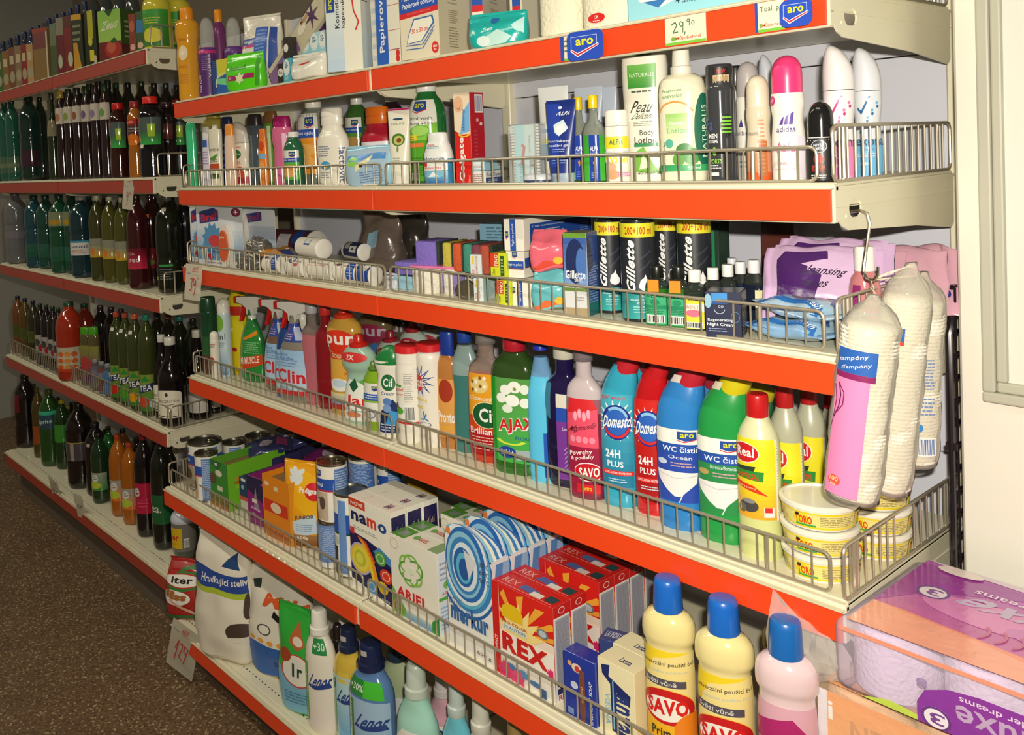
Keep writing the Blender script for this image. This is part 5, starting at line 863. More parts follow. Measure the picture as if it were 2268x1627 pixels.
B(sh, 885, 660, 60, .3, 'pur', '5c5444', '8c2438', [(.1, .8, .98, [['t', 'pur', .5, .84, .74, .16, 'b8a8b4', 0, 1.2]])], 'farthest back dish liquid bottle in shadow', yaw=20, kind='glossy')
JAR = [['r', .0, .0, 1, .5, 'b8d4b8'], ['p', [(.08, 0), (.16, .5), (.3, .58), (.9, .5), (1, 0)], 'f0f2e8'], ['p', [(.3, .5), (.5, .6), (.6, .48), (.46, .4)], '1c5c3c'], ['p', [(.6, .56), (.9, .6), (.9, .45)], '5ca848'], ['t', 'Jar', .56, .27, .66, .18, 'd82428', 0, 1.3], ['l', .4, .12, .8, .16, 1, '8cb09c'], ['e', .45, .09, .2, .04, 'e88858'], ['e', .48, .9, .36, .07, 'd83430'], ['t', '2X', .44, .9, .2, .07, 'f8e8e4', 0, .8]]
B(sh, 798, 744, 78, .052, 'jar', 'a4c8b4', 'cc241c', [(.04, .84, .95, JAR)], 'pale green waisted dish liquid bottle with red cap and oval tag', yaw=18, kind='glossy')
for i, (x, Y) in enumerate(((868, .2), (918, .26), (958, .3))):
    B(sh, x, 712-i*4+(20 if i == 0 else 0), 66, Y, 'jar', 'b8c4bc', '9c2430', [(.5, .84, .9, [['e', .48, .75, .36, .14, 'a82c3c'], ['t', '2X', .44, .75, .2, .14, 'e8c8c8', 0, .8]])], f'dull red capped dish liquid bottle in the back row, {("first", "second", "third")[i]} from the far side', yaw=18, kind='glossy')  # body, cap and disc colours darkened to stand for back row shade
B(sh, 829, 800, 48, .052, 'aroj', '88b02c', '5c8c38', [(.14, .7, 1.0, [['r', 0, 0, 1, 1, 'f0f0e4'], *ARO(.75, .87, .3, .12), ['r', 0, .55, 1, .72, '2a5cb4'], ['l', .2, .58, .9, .7, 2, 'dce4f4'], ['r', 0, .5, 1, .55, '8cb838'], ['o', .5, .18, .24, .1, .2, '7c7cb4'], ['k', [(.3, .36), (.4, .3), (.5, .36)], .02, '444']])], 'small lime green dish liquid bottle with white label', yaw=14, kind='pet', cp=('nozzle', .88, .4))
B(sh, 860, 764, 58, .045, 'cif', 'f2eee0', '1c7c3c', [(.05, .8, .95, [['e', .66, .74, .3, .12, '1c6c3c'], ['t', 'Cif', .66, .74, .4, .12, 'f8f8f0', 0, 1], ['t', 'Cream', .62, .58, .5, .05, '2c5c8c', 0, .5], ['p', [(.2, 0), (.3, .3), (.8, .5), (1, .4), (1, 0)], '1c2c64'], ['p', [(.5, .12), (1, .1), (1, .3), (.7, .34)], '3c9cd8'], ['e', .6, .46, .16, .06, '5c84c4'], ['e', .58, .36, .16, .06, '7ca0d4'], ['l', .3, .02, .9, .14, 3, 'c8d4ec']])], 'white cleaning cream bottle with green hooded cap', yaw=18)
B(sh, 909, 765, 60, .05, 'powder', 'f1ecdf', 'd8242c', [(.2, .76, 1.2, [['r', 0, 0, 1, 1, 'f2eee2'], ['r', .0, .0, 1, .04, 'd83438'], ['t', 'prášek', .3, .62, .4, .09, 'd8382c', .1, .6, .2], ['t', 'borovice', .3, .54, .36, .05, 'd8503c', .1, .3, .2], ['r', .1, .68, .42, .72, '4c9c3c'], ['e', .26, .3, .2, .12, 'f4f4ec'], ['e', .3, .24, .16, .07, '5cac3c'], ['e', .2, .32, .07, .06, '8c3c28'], ['l', .5, .4, .8, .95, 14, 'a8a8a0'], ['b', .5, .06, .82, .34, '333']])], 'white scouring powder can with red lid and ribbed neck', yaw=22, kind='plastic')
B(sh, 957, 762, 64, .06, 'powder', 'f1ecdf', 'd8242c', [(.2, .82, 1.2, [['s', .3, .72, .5, .18, 12, '38449c'], ['s', .3, .72, .34, .1, 12, 'f2eee2'], ['e', .24, .68, .2, .13, 'd83034'], ['t', 'tatt', .3, .68, .3, .13, 'f4e8e0', 0, 1], ['t', 'washing', .3, .42, .5, .07, 'e8c020', 0, .8], ['t', 'sand', .25, .31, .3, .06, 'e8c020', 0, .8], ['k', [(.5, .2), (.42, .12), (.34, .12)], .02, '3c7cb8'], ['k', [(.42, .24), (.44, .14), (.56, .1)], .02, '3c7cb8'], ['o', .45, .04, .2, .035, .15, '5c5c94']])], 'white scouring powder can with red lid and blue sunburst', yaw=22, kind='plastic', o=[(0, .95), (.01, 1), (.16, .97), (.18, 1), (.86, 1), (.9, .92), (.92, .84)])
B(sh, 993, 738, 50, .07, 'clean', 'bc7c40', '1c3c9c', [(.1, .6, .8, [['r', 0, 0, 1, 1, 'e0a050'], ['e', .5, .8, .4, .2, 'a83820'], ['t', 'Pronto', .5, .35, .9, .2, 'f4f0e4', 0, 1.1], ['t', 'mydlový', .45, .16, .7, .09, 'e8c020', 0, .6]])], 'amber wood cleaner bottle with slanted blue cap', yaw=20, kind='glossy', o=[(0, .84), (.03, .94), (.3, 1), (.62, .98), (.72, .9), (.79, .62), (.8, .5)], cp=('cyl', .79, .62))
B(sh, 1033, 730, 62, .08, 'clean', ['3f7c78', '8ca4a0'], '20459c', [(.1, .7, .4, [['r', .3, 0, 1, 1, 'dcdcd4'], ['o', .6, .5, .3, .1, .2, '8c5c5c']], 30)], 'teal cleaner bottle with blue cap and curved shoulder', bands=[.74], yaw=26, kind='glossy', o=[(0, .78), (.03, .9), (.25, .94), (.5, .86), (.66, .96), (.74, .9), (.82, .66), (.87, .5)], cp=('cyl', .89, .5))
B(sh, 1080, 735, 84, .07, 'clean', ['c8381c', 'd4401c', 'clear:c8b0a4'], 'clear:c0b4b0', [(.06, .68, .86, [['r', 0, 0, 1, 1, 'd8481c'], ['r', 0, .48, 1, 1, 'eca42c'], ['e', .4, .86, .3, .1, 'e8d088'], *[['e', .2+.13*(i % 4), .8+.05*(i//2), .05, .022, 'fbf6e4' if i % 2 else '8c5c20'] for i in range(8)], ['t', 'Chamomile', .5, .7, .8, .055, 'f4ecd0', 0, .4], ['e', .62, .5, .42, .16, '1c5c34'], ['o', .62, .5, .44, .165, .06, 'f0e8c0'], ['t', 'Cif', .66, .5, .5, .17, 'f8f8ee', 0, 1.2], ['r', 0, 0, 1, .3, 'b01c24'], ['t', 'Brilliance', .55, .3, .9, .08, 'f4ecec', 0, 1], ['l', .15, .06, .95, .24, 5, 'e8b0a8']])], 'orange floor cleaner bottle with clear neck and chamomile picture', bands=[.3, .73], yaw=16, kind='pet', ck='plastic')
B(sh, 1144, 744, 104, .065, 'ajax', ['2c6c20', '2f4a20'], 'b41c2c', [(.09, .7, .92, [['g', .12, 0, 1, 1, '48b850', '5c9c4c'], ['r', 0, 0, .14, 1, '1e9c30'], ['e', .4, .86, .13, .06, 'f4f6ee'], ['e', .62, .9, .15, .07, 'f4f6ee'], ['e', .84, .88, .1, .06, 'e8f0e0'], ['e', .3, .76, .12, .06, 'f4f6ee'], ['e', .56, .74, .16, .07, 'f8faf4'], ['e', .84, .72, .12, .06, 'f0f4ea'], ['e', .44, .64, .12, .05, 'e8f0e4'], ['e', .62, .88, .04, .02, '8c9c40'], ['t', 'AJAX', .64, .44, .86, .2, 'f4f4f0', .12, 2.4], ['t', 'AJAX', .63, .445, .8, .18, 'd8282c', .12, 1], ['t', 'FLORAL', .8, .3, .4, .04, '2c5ca0', 0, .6], ['e', .4, .12, .2, .07, '2848a0'], ['t', '24H+', .4, .12, .3, .06, 'f4f4fb', 0, .7], ['o', .5, .28, .35, .07, .3, 'd8e84c', 190, 340], ['r', .6, .04, 1, .16, 'a8b4b8']])], 'dark green floor cleaner bottle with lily label and red cap', bands=[.6], yaw=18, kind='pet')
t = B(sh, 1202, 763, 66, .06, 'jug', ['5cc4ec', '6c9cc8'], '2434b4', [(.04, .36, .5, [['r', 0, 0, 1, 1, '1c54b8'], ['t', 'AVIVÁŽ', .5, .5, .4, .8, '8cb8e8', 90, .3]], 34)], 'sky blue bottle with moulded handle and blue cap', bands=[.86], yaw=34, kind='plastic', cp=('cyl', .95, .5))
obj('handle_hole', prism([(.009*math.cos(a)+.018, .165+.036*math.sin(a)) for a in [2*math.pi*i/16 for i in range(16)]], [], .0008, 'y', base=-.0245), mat('matte', '2c6c84'), t, smooth=False)
B(sh, 1254, 765, 92, .075, 'clean', ['1a1238', '1c1444'], 'c8c4b4', [(.06, .66, .6, [['r', 0, 0, 1, 1, '7c3c9c'], ['r', 0, .68, 1, .84, '2c50b4'], ['r', 0, .84, 1, 1, 'e0dcd0'], *[['k', [(.3, .1+.05*i), (.6, .2+.05*i)], .01, 'b890d0'] for i in range(6)], ['t', 'Levandule', .5, .6, .5, .04, 'e8dcf0']], 18)], 'very dark purple cleaner bottle with lavender label', bands=[.5], yaw=14, kind='pet')
B(sh, 1297, 766, 84, .06, 'clean', ['7c2840', 'a0606c', 'c8b8bc'], 'clear:b8a8b0', [(.03, .66, .82, [['r', 0, 0, 1, .68, '9c1840'], ['p', [(0, .5), (0, .9), (.25, 1), (.75, 1), (1, .9), (1, .5)], 'e8506c'], ['p', [(0, .84), (.1, 1), (.86, 1), (1, .9)], 'd8242c'], *[['e', .3+.14*i, .82+.03*(i % 2), .06, .05, 'f4a8bc'] for i in range(4)], *[['e', .2+.2*i, .58, .09, .035, 'f08ca4'] for i in range(4)], ['t', 'Magnolia', .5, .7, .84, .07, '5c1428', .25, .4, .3], ['t', 'Povrchy', .44, .44, .7, .06, 'f8f0f0', .2, .9], ['t', '& podlahy', .48, .39, .7, .05, 'f8f0f0', .2, .7], ['e', .66, .25, .42, .1, 'f4ecec'], ['e', .66, .25, .4, .09, 'c81428'], ['t', 'SAVO', .68, .25, .6, .1, 'f8f8f4', .1, 1.3], ['r', .3, .03, 1, .12, 'd82028'], ['t', 'Extra', .6, .08, .3, .05, 'f0c83c', 0, .5]])], 'pink floor cleaner bottle with magnolia label and milky neck', bands=[.62, .74], yaw=18, kind='glossy', ck='plastic')
DOM = lambda c, c2: [['g', 0, 0, 1, 1, c2, c], ['t', 'NEW', .2, .955, .26, .05, 'd8242c', .04, 1], ['t', 'IMPROVED', .6, .96, .4, .03, 'd8242c', .04, .4], ['s', .56, .72, .6, .3, 16, 'eef6f8'], ['e', .56, .7, .42, .19, '1c2c8c'], ['e', .56, .71, .33, .15, '2c64c0'], ['o', .56, .7, .4, .17, .16, 'd82c34', 200, 340], ['o', .56, .72, .34, .15, .2, '8cc4ec', 20, 130], ['t', 'Domestos', .62, .71, .86, .13, 'f8f8f8', .08, 1.2, .1], ['t', '24H', .44, .36, .42, .09, 'eef6fa', 0, 1.4], ['t', 'PLUS', .5, .25, .44, .065, 'eef6fa', 0, .9], ['r', .14, .13, 1, .18, 'd8302c'], ['t', 'LONG LASTING PROTECTION', .56, .155, .72, .025, 'f8e8e8', 0, .5], ['l', .3, .05, .8, .1, 2, 'c8e0e8']]
B(sh, 1371, 776, 80, .065, 'duck', '36a8c8', 'c02430', [(.13, .72, .98, DOM('48b4cc', '1c7ca4'))], 'turquoise toilet cleaner bottle with red angled cap', yaw=16, kind='glossy', name='toilet_cleaner')
B(sh, 1441, 788, 72, .065, 'duck', 'c81820', 'c41c24', [(.13, .72, 1.05, DOM('d82418', 'a81018'))], 'all red toilet cleaner bottle with angled neck', yaw=16, kind='glossy', name='toilet_cleaner')
WCC = lambda c, c2, w: [['r', 0, 0, 1, 1, c], ['r', 0, .8, 1, 1, 'f2f2ea'], *ARO(.76, .91, .42, .13), ['r', 0, .66, 1, .8, '2450ac'], ['t', 'WC čistič', .62, .73, .8, .08, 'f0f4fb', 0, .7], ['t', w, .6, .62, .5, .05, 'e4ecf4', 0, .3], ['e', .2, .54, .12, .04, c2], ['l', .4, .48, .95, .56, 2, 'c8a0a8'], ['p', [(.06, .42), (.96, .42), (.94, .28), (.72, .16), (.6, .08), (.46, .08), (.3, .16), (.1, .3)], 'eceaea'], ['k', [(.1, .38), (.5, .33), (.92, .38)], .01, 'c8c4cc'], ['k', [(.56, .0), (.64, .12)], .012, 'f0f0f0']]
B(sh, 1506, 798, 102, .06, 'duck', '2f82cc', 'bc2434', [(.17, .6, 1.0, WCC('2c4cb0', 'c8d8f0', 'Oceán'))], 'blue toilet cleaner bottle with dark red cap and white sticker', yaw=16, name='toilet_cleaner', stick=(.87, -.5, 'dcd4cc'))
B(sh, 1600, 816, 112, .055, 'duck', '249848', 'd4c41c', [(.17, .6, 1.0, WCC('2c8c4c', 'b8a060', 'Borovice/Borovica'))], 'green toilet cleaner bottle with yellow cap and pine cone label', yaw=16, name='toilet_cleaner', stick=(.87, -.7, 'dcd4bc'))
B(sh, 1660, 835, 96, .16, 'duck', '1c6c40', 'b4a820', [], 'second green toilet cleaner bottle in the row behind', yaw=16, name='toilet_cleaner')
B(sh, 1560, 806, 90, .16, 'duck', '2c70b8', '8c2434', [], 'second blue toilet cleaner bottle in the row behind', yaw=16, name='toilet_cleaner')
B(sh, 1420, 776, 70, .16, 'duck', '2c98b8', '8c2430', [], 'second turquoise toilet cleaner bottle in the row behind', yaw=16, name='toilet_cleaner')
REAL = [['g', 0, 0, 1, .5, 'f0a82c', 'ecdc28'], ['r', 0, .5, 1, 1, 'ecdf26'], ['e', .3, .82, .34, .13, 'f0e8d8'], ['e', .3, .82, .32, .12, 'cc1c24'], ['t', 'Real', .32, .83, .42, .12, 'f8f4f0', 0, 1], ['p', [(.06, .64), (.56, .66), (.5, .58), (.06, .6)], '2c3c34'], ['p', [(.06, .5), (.7, .48), (.72, .6), (.06, .6)], '2c8c34'], ['t', 'UNIVERSAL', .36, .53, .56, .07, 'd84020', 0, 1], ['p', [(.06, .4), (.8, .3), (.5, .42), (.06, .46)], 'd83c1c'], ['t', 'extra jemný', .36, .39, .4, .03, 'f8d8a0', -.1, .3], ['e', .4, .16, .2, .08, '484848'], ['e', .4, .22, .14, .03, '888'], ['e', .25, .12, .1, .06, '6c6458'], ['k', [(.16, .3), (.22, .1)], .02, 'c8a878'], ['r', .7, .04, .9, .16, 'e4e4e0'], ['r', .72, .1, .86, .16, 'd8282c'], ['r', .95, 0, 1.25, 1, 'ece8d4'], ['l', .98, .05, 1.22, .95, 26, 'b8a09c']]
B(sh, 1682, 877, 98, .055, 'real', ['d4d890', 'd8d8ac'], 'c81c20', [(.25, .74, 1.1, REAL)], 'milky yellow cleaning cream bottle with red cap, front one', bands=[.75], yaw=10)
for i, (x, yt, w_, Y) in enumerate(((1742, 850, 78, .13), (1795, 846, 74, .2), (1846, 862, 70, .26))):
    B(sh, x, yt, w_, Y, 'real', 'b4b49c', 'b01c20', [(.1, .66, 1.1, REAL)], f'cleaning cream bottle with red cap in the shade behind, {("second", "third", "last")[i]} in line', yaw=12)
def tub(x, y, Y, zb, r, h, label, lidc='f0ecdc', grp=None):
    P = at(x, y, 1, Y); t = thing('paste_tub', label, 'tub', Vector((P.x, Y, SZ[sh]+zb)), R(26), grp)
    S = Loft([(0, r*.86, r*.86), (.004, r*.88, r*.88), (h*.8, r*.95, r*.95)], smooth=False, N=36); obj('body', S.mesh(), mat('plastic', 'f0ecdc'), t)
    obj('lid', Loft([(h*.8, r*.97, r*.97), (h*.82, r, r), (h*.97, r, r), (h, r*.97, r*.97), (h, r*.9, r*.9), (h-.003, r*.88, r*.88)], smooth=False, N=36).mesh(), mat('plastic', lidc), t)
    ops = []
    for k in range(3):
        o = k/3; ops += [['r', o, 0, o+.334, 1, 'ecdf88'], ['r', o, 0, o+.334, .12, 'e8d020'], ['r', o, .9, o+.334, 1, 'e8d020'], ['e', o+.05, .5, .045, .4, 'e8d828'], ['t', 'TORO', o+.06, .5, .085, .5, 'd8301c', 0, 1.3], ['e', o+.03, .8, .012, .1, '2a2a20'], ['r', o+.02, .12, o+.12, .24, '3ca850'], ['l', o+.14, .18, o+.32, .85, 6, '9c8c60']]
    obj('label', decal(ops, 2*math.pi*r*.8, h*.64, S.wrap(h*.1, h*.74, R(10)), .006, 0), mat('card', 'attr'), t, smooth='all'); return t
for k, (dx, n) in enumerate(((0, 'lowest'), (-2, 'middle'), (-4, 'topmost'))): tub(1818+dx*.5, 1225, .082, k*.0375, .054, .0368, f'cream paste tub, {n} of the stack at the shelf end')
for k, (dx, n) in enumerate(((0, 'lowest'), (1, 'middle'), (0, 'topmost'))): tub(1932+dx, 1150, .21, k*.0375, .054, .0368, f'cream paste tub, {n} of the rear stack')

# ================================================================ household goods, fifth (deeper) shelf
sh = 'E'
CANL = lambda pic='c8b8a0', t2='Menu': [(.04, .96, 2.0, [['r', 0, 0, 1, 1, 'f0ece0'], *ARO(.32, .87, .14, .12), ['r', 0, .58, 1, .78, '2854b0'], ['t', t2, .32, .68, .2, .09, 'f0f4fb', 0, .7], ['r', 0, .55, 1, .58, 'c82440'], ['r', .1, .03, .5, .54, pic], ['e', .26, .28, .08, .16, 'e8dcc8'], ['e', .4, .34, .06, .12, '5c4c40'], ['e', .34, .42, .012, .02, '222'], ['e', .3, .4, .012, .02, '222'], ['r', .62, 0, .86, .96, '5c84c0'], ['l', .63, .05, .85, .93, 20, 'b8c8e4']])]
def canstack(x, yt, w, Y, zb, label, L=None, yaw=20, **k): return CAN(sh, x, yt, w, Y, L or CANL(), label, yaw=yaw, zb=zb, **k)
P, H, r = CAN(sh, 456, 975, 78, -.01, CANL('a89888'), 'large pet food can at the far end of the fifth shelf', yaw=20, zb=SZ[sh]+.0)
CAN(sh, 459, 1000, 54, -.052, CANL('c8a888'), 'smaller pet food can in front of the large one at the far end', yaw=10)
CAN(sh, 520, 978, 52, .08, CANL(), 'pet food can standing behind the green open box', yaw=10)
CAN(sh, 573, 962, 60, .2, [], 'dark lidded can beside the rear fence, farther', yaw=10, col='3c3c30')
CAN(sh, 640, 950, 60, .27, [], 'dark lidded can beside the rear fence, nearer', yaw=10)
X(sh, 468, 505, 1030, -.06, .2, '5ca02c', {'front': [['r', 0, 0, 1, 1, '3c8c34'], ['p', [(.1, .9), (.5, .8), (.7, 1), (0, 1)], '2c6c40'], ['e', .5, .75, .2, .07, 'e8d8cc'], ['e', .15, .6, .2, .12, '6c4c34'], ['r', .4, .38, .7, .48, 'd8d8b8'], ['g', 0, 0, 1, .3, 'a86c3c', '6c8c3c'], ['r', .3, .9, .44, .96, 'e8e4d8']], 'right': [['r', 0, 0, 1, 1, '78c02c'], ['e', .2, .66, .08, .03, 'e08c3c'], ['e', .2, .57, .1, .03, 'd8501c'], ['l', .12, .44, .3, .52, 3, 'c8dc40']]}, 'open green pet food tray with cut away top', openbox=.82, yaw=4, name='display_tray', cat='tray')
pouch(G(sh, 640, 1010)+Vector((-.05, .19, .12)), .1, .07, .06, 'b08c40', [], 'yellow brown pouch lying in the open green tray', wob=.01, yaw=30, fr=26)
X(sh, 533, 549, 1060, -.045, .14, '1e3a54', {'front': [['r', 0, 0, 1, 1, '22405c'], ['r', 0, 0, 1, .45, 'c8ccb4'], ['r', 0, .42, 1, .52, 'c8583c'], ['r', .2, .9, .8, .97, 'e4e0d0'], ['e', .4, .75, .2, .06, '8cb8c8']], 'right': [['r', 0, 0, 1, 1, '1e3450']]}, 'slim dark teal pet food box beside the green tray', yaw=4)
X(sh, 550, 583, 1063, -.045, .15, '8c1c74', {'front': [['r', 0, 0, 1, 1, '8c1c78'], ['p', [(0, .7), (1, .5), (1, 1), (0, 1)], '2c2448'], ['p', [(.45, .6), (.55, .8), (.62, .55), (.8, .3), (.4, .35)], '8c8490'], ['t', 'shebca', .5, .34, .6, .06, 'e8d8e4', -.1, .5], ['t', '85g', .4, .22, .2, .05, 'd8b8d4'], ['r', .3, .46, .6, .54, 'e0dcd0']], 'right': [['r', 0, 0, 1, 1, '741c68'], ['e', .2, .7, .1, .08, 'c85070']]}, 'magenta cat food box with a grey cat print', yaw=6)
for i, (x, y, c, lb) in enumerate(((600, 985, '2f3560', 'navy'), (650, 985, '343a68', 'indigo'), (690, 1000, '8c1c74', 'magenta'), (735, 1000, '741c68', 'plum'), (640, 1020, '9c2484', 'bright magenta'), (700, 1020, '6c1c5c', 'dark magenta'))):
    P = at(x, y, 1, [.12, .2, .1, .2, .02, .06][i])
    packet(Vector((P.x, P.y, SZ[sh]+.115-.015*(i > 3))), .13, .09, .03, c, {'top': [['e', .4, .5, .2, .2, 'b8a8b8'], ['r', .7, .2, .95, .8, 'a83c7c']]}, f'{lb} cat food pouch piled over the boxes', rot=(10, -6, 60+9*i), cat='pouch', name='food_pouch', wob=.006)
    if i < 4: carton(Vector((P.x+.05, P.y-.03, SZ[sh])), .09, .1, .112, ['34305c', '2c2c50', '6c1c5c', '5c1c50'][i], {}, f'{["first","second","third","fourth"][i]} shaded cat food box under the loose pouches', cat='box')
X(sh, 585, 641, 1072, -.06, .1, 'e88c1c', {'front': [['r', 0, 0, 1, 1, 'ec8c1e'], ['r', .05, .42, .95, .62, 'd83c1c'], ['e', .5, .52, .2, .08, 'f0d8b8'], ['r', .1, .84, .26, .9, 'f0dcb0'], ['r', .45, .8, .6, .87, 'f0dcb0'], ['g', 0, .02, 1, .24, 'b8703c', 'e88c1c'], ['l', .3, .08, .9, .16, 2, 'e85c3c']], 'right': [['r', 0, 0, 1, 1, 'e09420']]}, 'open orange pet food tray beside the yellow pouch', openbox=.9, yaw=2, name='display_tray', cat='tray')
PED = [['r', 0, 0, 1, 1, 'f0a818'], ['p', [(.2, 1), (1, .9), (1, .3), (.4, .5)], 'f4b81c'], ['e', .42, .85, .2, .09, 'dfe8ea'], ['e', .3, .92, .06, .04, 'dfe8ea'], ['e', .42, .955, .06, .04, 'dfe8ea'], ['e', .55, .93, .06, .04, 'dfe8ea'], ['t', 'Pedigree', .78, .7, .5, .1, 'f8f4ea', 0, 1], ['e', .92, .7, .25, .12, 'd8242c'], ['t', 'Pedigree', .8, .7, .54, .09, 'f8f4ea', 0, 1.2], ['p', [(.34, .3), (.95, .4), (1, .16), (.4, .12)], 'c8dcec'], ['t', 'JUNIOR', .66, .36, .5, .06, '3c4c6c', .1, .9], ['l', .45, .18, .9, .28, 4, '8ca4c8'], ['g', .3, 0, 1, .14, '7c4c20', 'a87840'], ['t', '500g', .6, .1, .3, .05, 'f4f0e8', 0, .6]]
Q(sh, 672, 1022, 78, -.02, .05, 'eda61a', [(.03, .95, .98, PED)], 'yellow dry pet food pouch with silver paw and pale blue panel', yaw=24, wob=.004, flat=.4)
P, H, r = CAN(sh, 733, 1150, 56, -.04, [(.04, .96, 2, [['r', 0, 0, 1, 1, '6c8cc4'], ['l', .1, .2, .9, .95, 16, 'a8bce0'], ['r', 0, 0, 1, .12, 'e4e4e0']])], 'pet food can with blue small print, under the can with the ring', yaw=30, pull=False)
CAN(sh, 738, 1024, 70, -.04, CANL('c8b49c'), 'ring-pull pet food can stacked beside the yellow pouch', yaw=34, zb=SZ[sh]+H)
P2, H2, r2 = CAN(sh, 781, 1086, 80, -.028, [(.03, .97, 2, [['r', 0, 0, 1, 1, 'efece2'], ['r', 0, .55, 1, .78, '2854b0'], ['r', 0, .52, 1, .55, '1c4c2c'], ['r', .1, 0, .34, .36, '14100e'], ['e', .3, .44, .1, .05, 'c8d0c4'], ['r', .38, .03, .5, .96, '6c94d0'], ['e', .2, .12, .03, .04, 'd82c34']])], 'tall dark lidded pet food can beside the first washing powder box', yaw=34, pull=False)
P, H, r = CAN(sh, 804, 1085, 64, .06, CANL('a89c8c'), 'pet food can hidden under the blue printed one', yaw=34, pull=False)
CAN(sh, 804, 1008, 64, .06, [(.04, .96, 2, [['r', 0, 0, 1, 1, 'e8e4d8'], ['r', .2, .1, .8, .92, '4c74b8'], ['l', .22, .12, .78, .9, 18, 'a8bce0'], ['r', 0, .1, .2, .5, '2854b0']])], 'pet food can showing its blue small print, upper', yaw=34, zb=SZ[sh]+H)
CAN(sh, 862, 1020, 56, .12, CANL('d8d4d0'), 'pet food can with red oval behind the washing powder boxes', yaw=20, zb=SZ[sh]+.075, pull=False)
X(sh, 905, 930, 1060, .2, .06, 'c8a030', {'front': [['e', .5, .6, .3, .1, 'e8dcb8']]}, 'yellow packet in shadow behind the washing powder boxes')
NAMO = {'front': [['r', 0, 0, 1, 1, 'f4f0e2'], ['p', [(0, .1), (1, -0), (1, .42), (.7, .56), (.4, .6), (0, .62)], '231c54'], ['p', [(.55, .5), (1, .42), (1, .5), (.7, .58)], '4c8cc8'], ['r', -.0, .9, .4, .99, 'd8401c'], ['t', 'NOVÉ', .2, .945, .3, .05, 'f8f0e8', 0, .8],
   ['t', 'na', .24, .8, .38, .1, '1c2454', 0, 1.6], ['t', 'm', .55, .8, .22, .1, 'd8402c', 0, 1.6], ['t', 'o', .8, .8, .2, .1, '24488c', 0, 1.6], ['l', .08, .66, .8, .7, 2, 'a8a89c'], ['r', .02, .6, .12, .67, 'd8343c'],
   ['e', .25, .36, .26, .17, 'b8b4d8'], ['e', .25, .36, .23, .15, 'f0c83c'], ['e', .25, .36, .19, .125, 'e8dc50'], ['e', .24, .36, .14, .09, 'c8c430'], ['e', .23, .36, .09, .06, 'e4e058'], ['p', [(.2, .6), (.4, .56), (.6, .36), (.7, .16), (.6, .16), (.48, .34), (.36, .5)], 'f0a01c'], ['p', [(.2, .62), (.42, .57), (.62, .4), (.58, .38), (.4, .54)], 'd84c1c'], ['p', [(.3, .56), (.5, .4), (.62, .14), (.56, .14), (.44, .36)], 'f0d83c'],
   ['e', .74, .47, .13, .075, '5ca84c'], ['o', .74, .47, .09, .05, .2, 'd8ecc8'], ['e', .86, .31, .14, .075, 'e04020'], ['o', .86, .31, .09, .05, .2, 'f8c8b8'], ['e', .78, .17, .12, .065, 'e8c81c'], ['e', .52, .12, .13, .075, '5ca0d0'], ['o', .52, .12, .08, .05, .2, 'c8e0f0'], ['t', '600g', .84, .05, .18, .03, 'e4e0f0', 0, .4]],
   'right': [['r', 0, 0, 1, 1, 'f0ecdf'], ['r', 0, 0, .9, .95, '231c54'], *[['r', .2+.09*i, .76, .23+.09*i, .8+.02*(i % 3), 'c8b48c'] for i in range(6)]], 'top': [['t', 'namo', .8, .5, .12, .5, '2c3470', 90, 1.2], ['t', 'm', .8, .5, .13, .12, 'd8402c', 90, 1], ['r', .3, .2, .31, .8, 'e8b090']]}
WP = dict(cat='washing powder', name='washing_powder_box')
X(sh, 779, 870, 1139.5, -.07, .043, 'f4f0e2', NAMO, 'white and navy washing powder box with yellow swirl, front one', yaw=0, group=None, **WP)
def behind(sh, xl, xe, yt, Y, D, n, col, F, labels, yaw, step, k0=1, **k):
    P, H = place(sh, xe, yt, Y); a = R(yaw); v = Vector((-math.sin(a), math.cos(a), 0))
    q = at(xl, px((P.x, Y, P.z+H/2))[1], 1, Y); ux, uy = -math.cos(a), -math.sin(a); d = q-EYE; det = ux*-d.y+uy*d.x; bx, by = EYE.x-P.x, EYE.y-P.y; W = abs((bx*-d.y+by*d.x)/det)
    for i in range(k0, n): carton(P+v*(D+step)*i, W, D, H, col, F, labels[i-k0], yaw=yaw, **k)
behind(sh, 779, 870, 1139.5, -.07, .043, 3, 'f4f0e2', NAMO, ['white and navy washing powder box, middle of its three', 'white and navy washing powder box, rearmost of its three'], 0, .003, **WP)
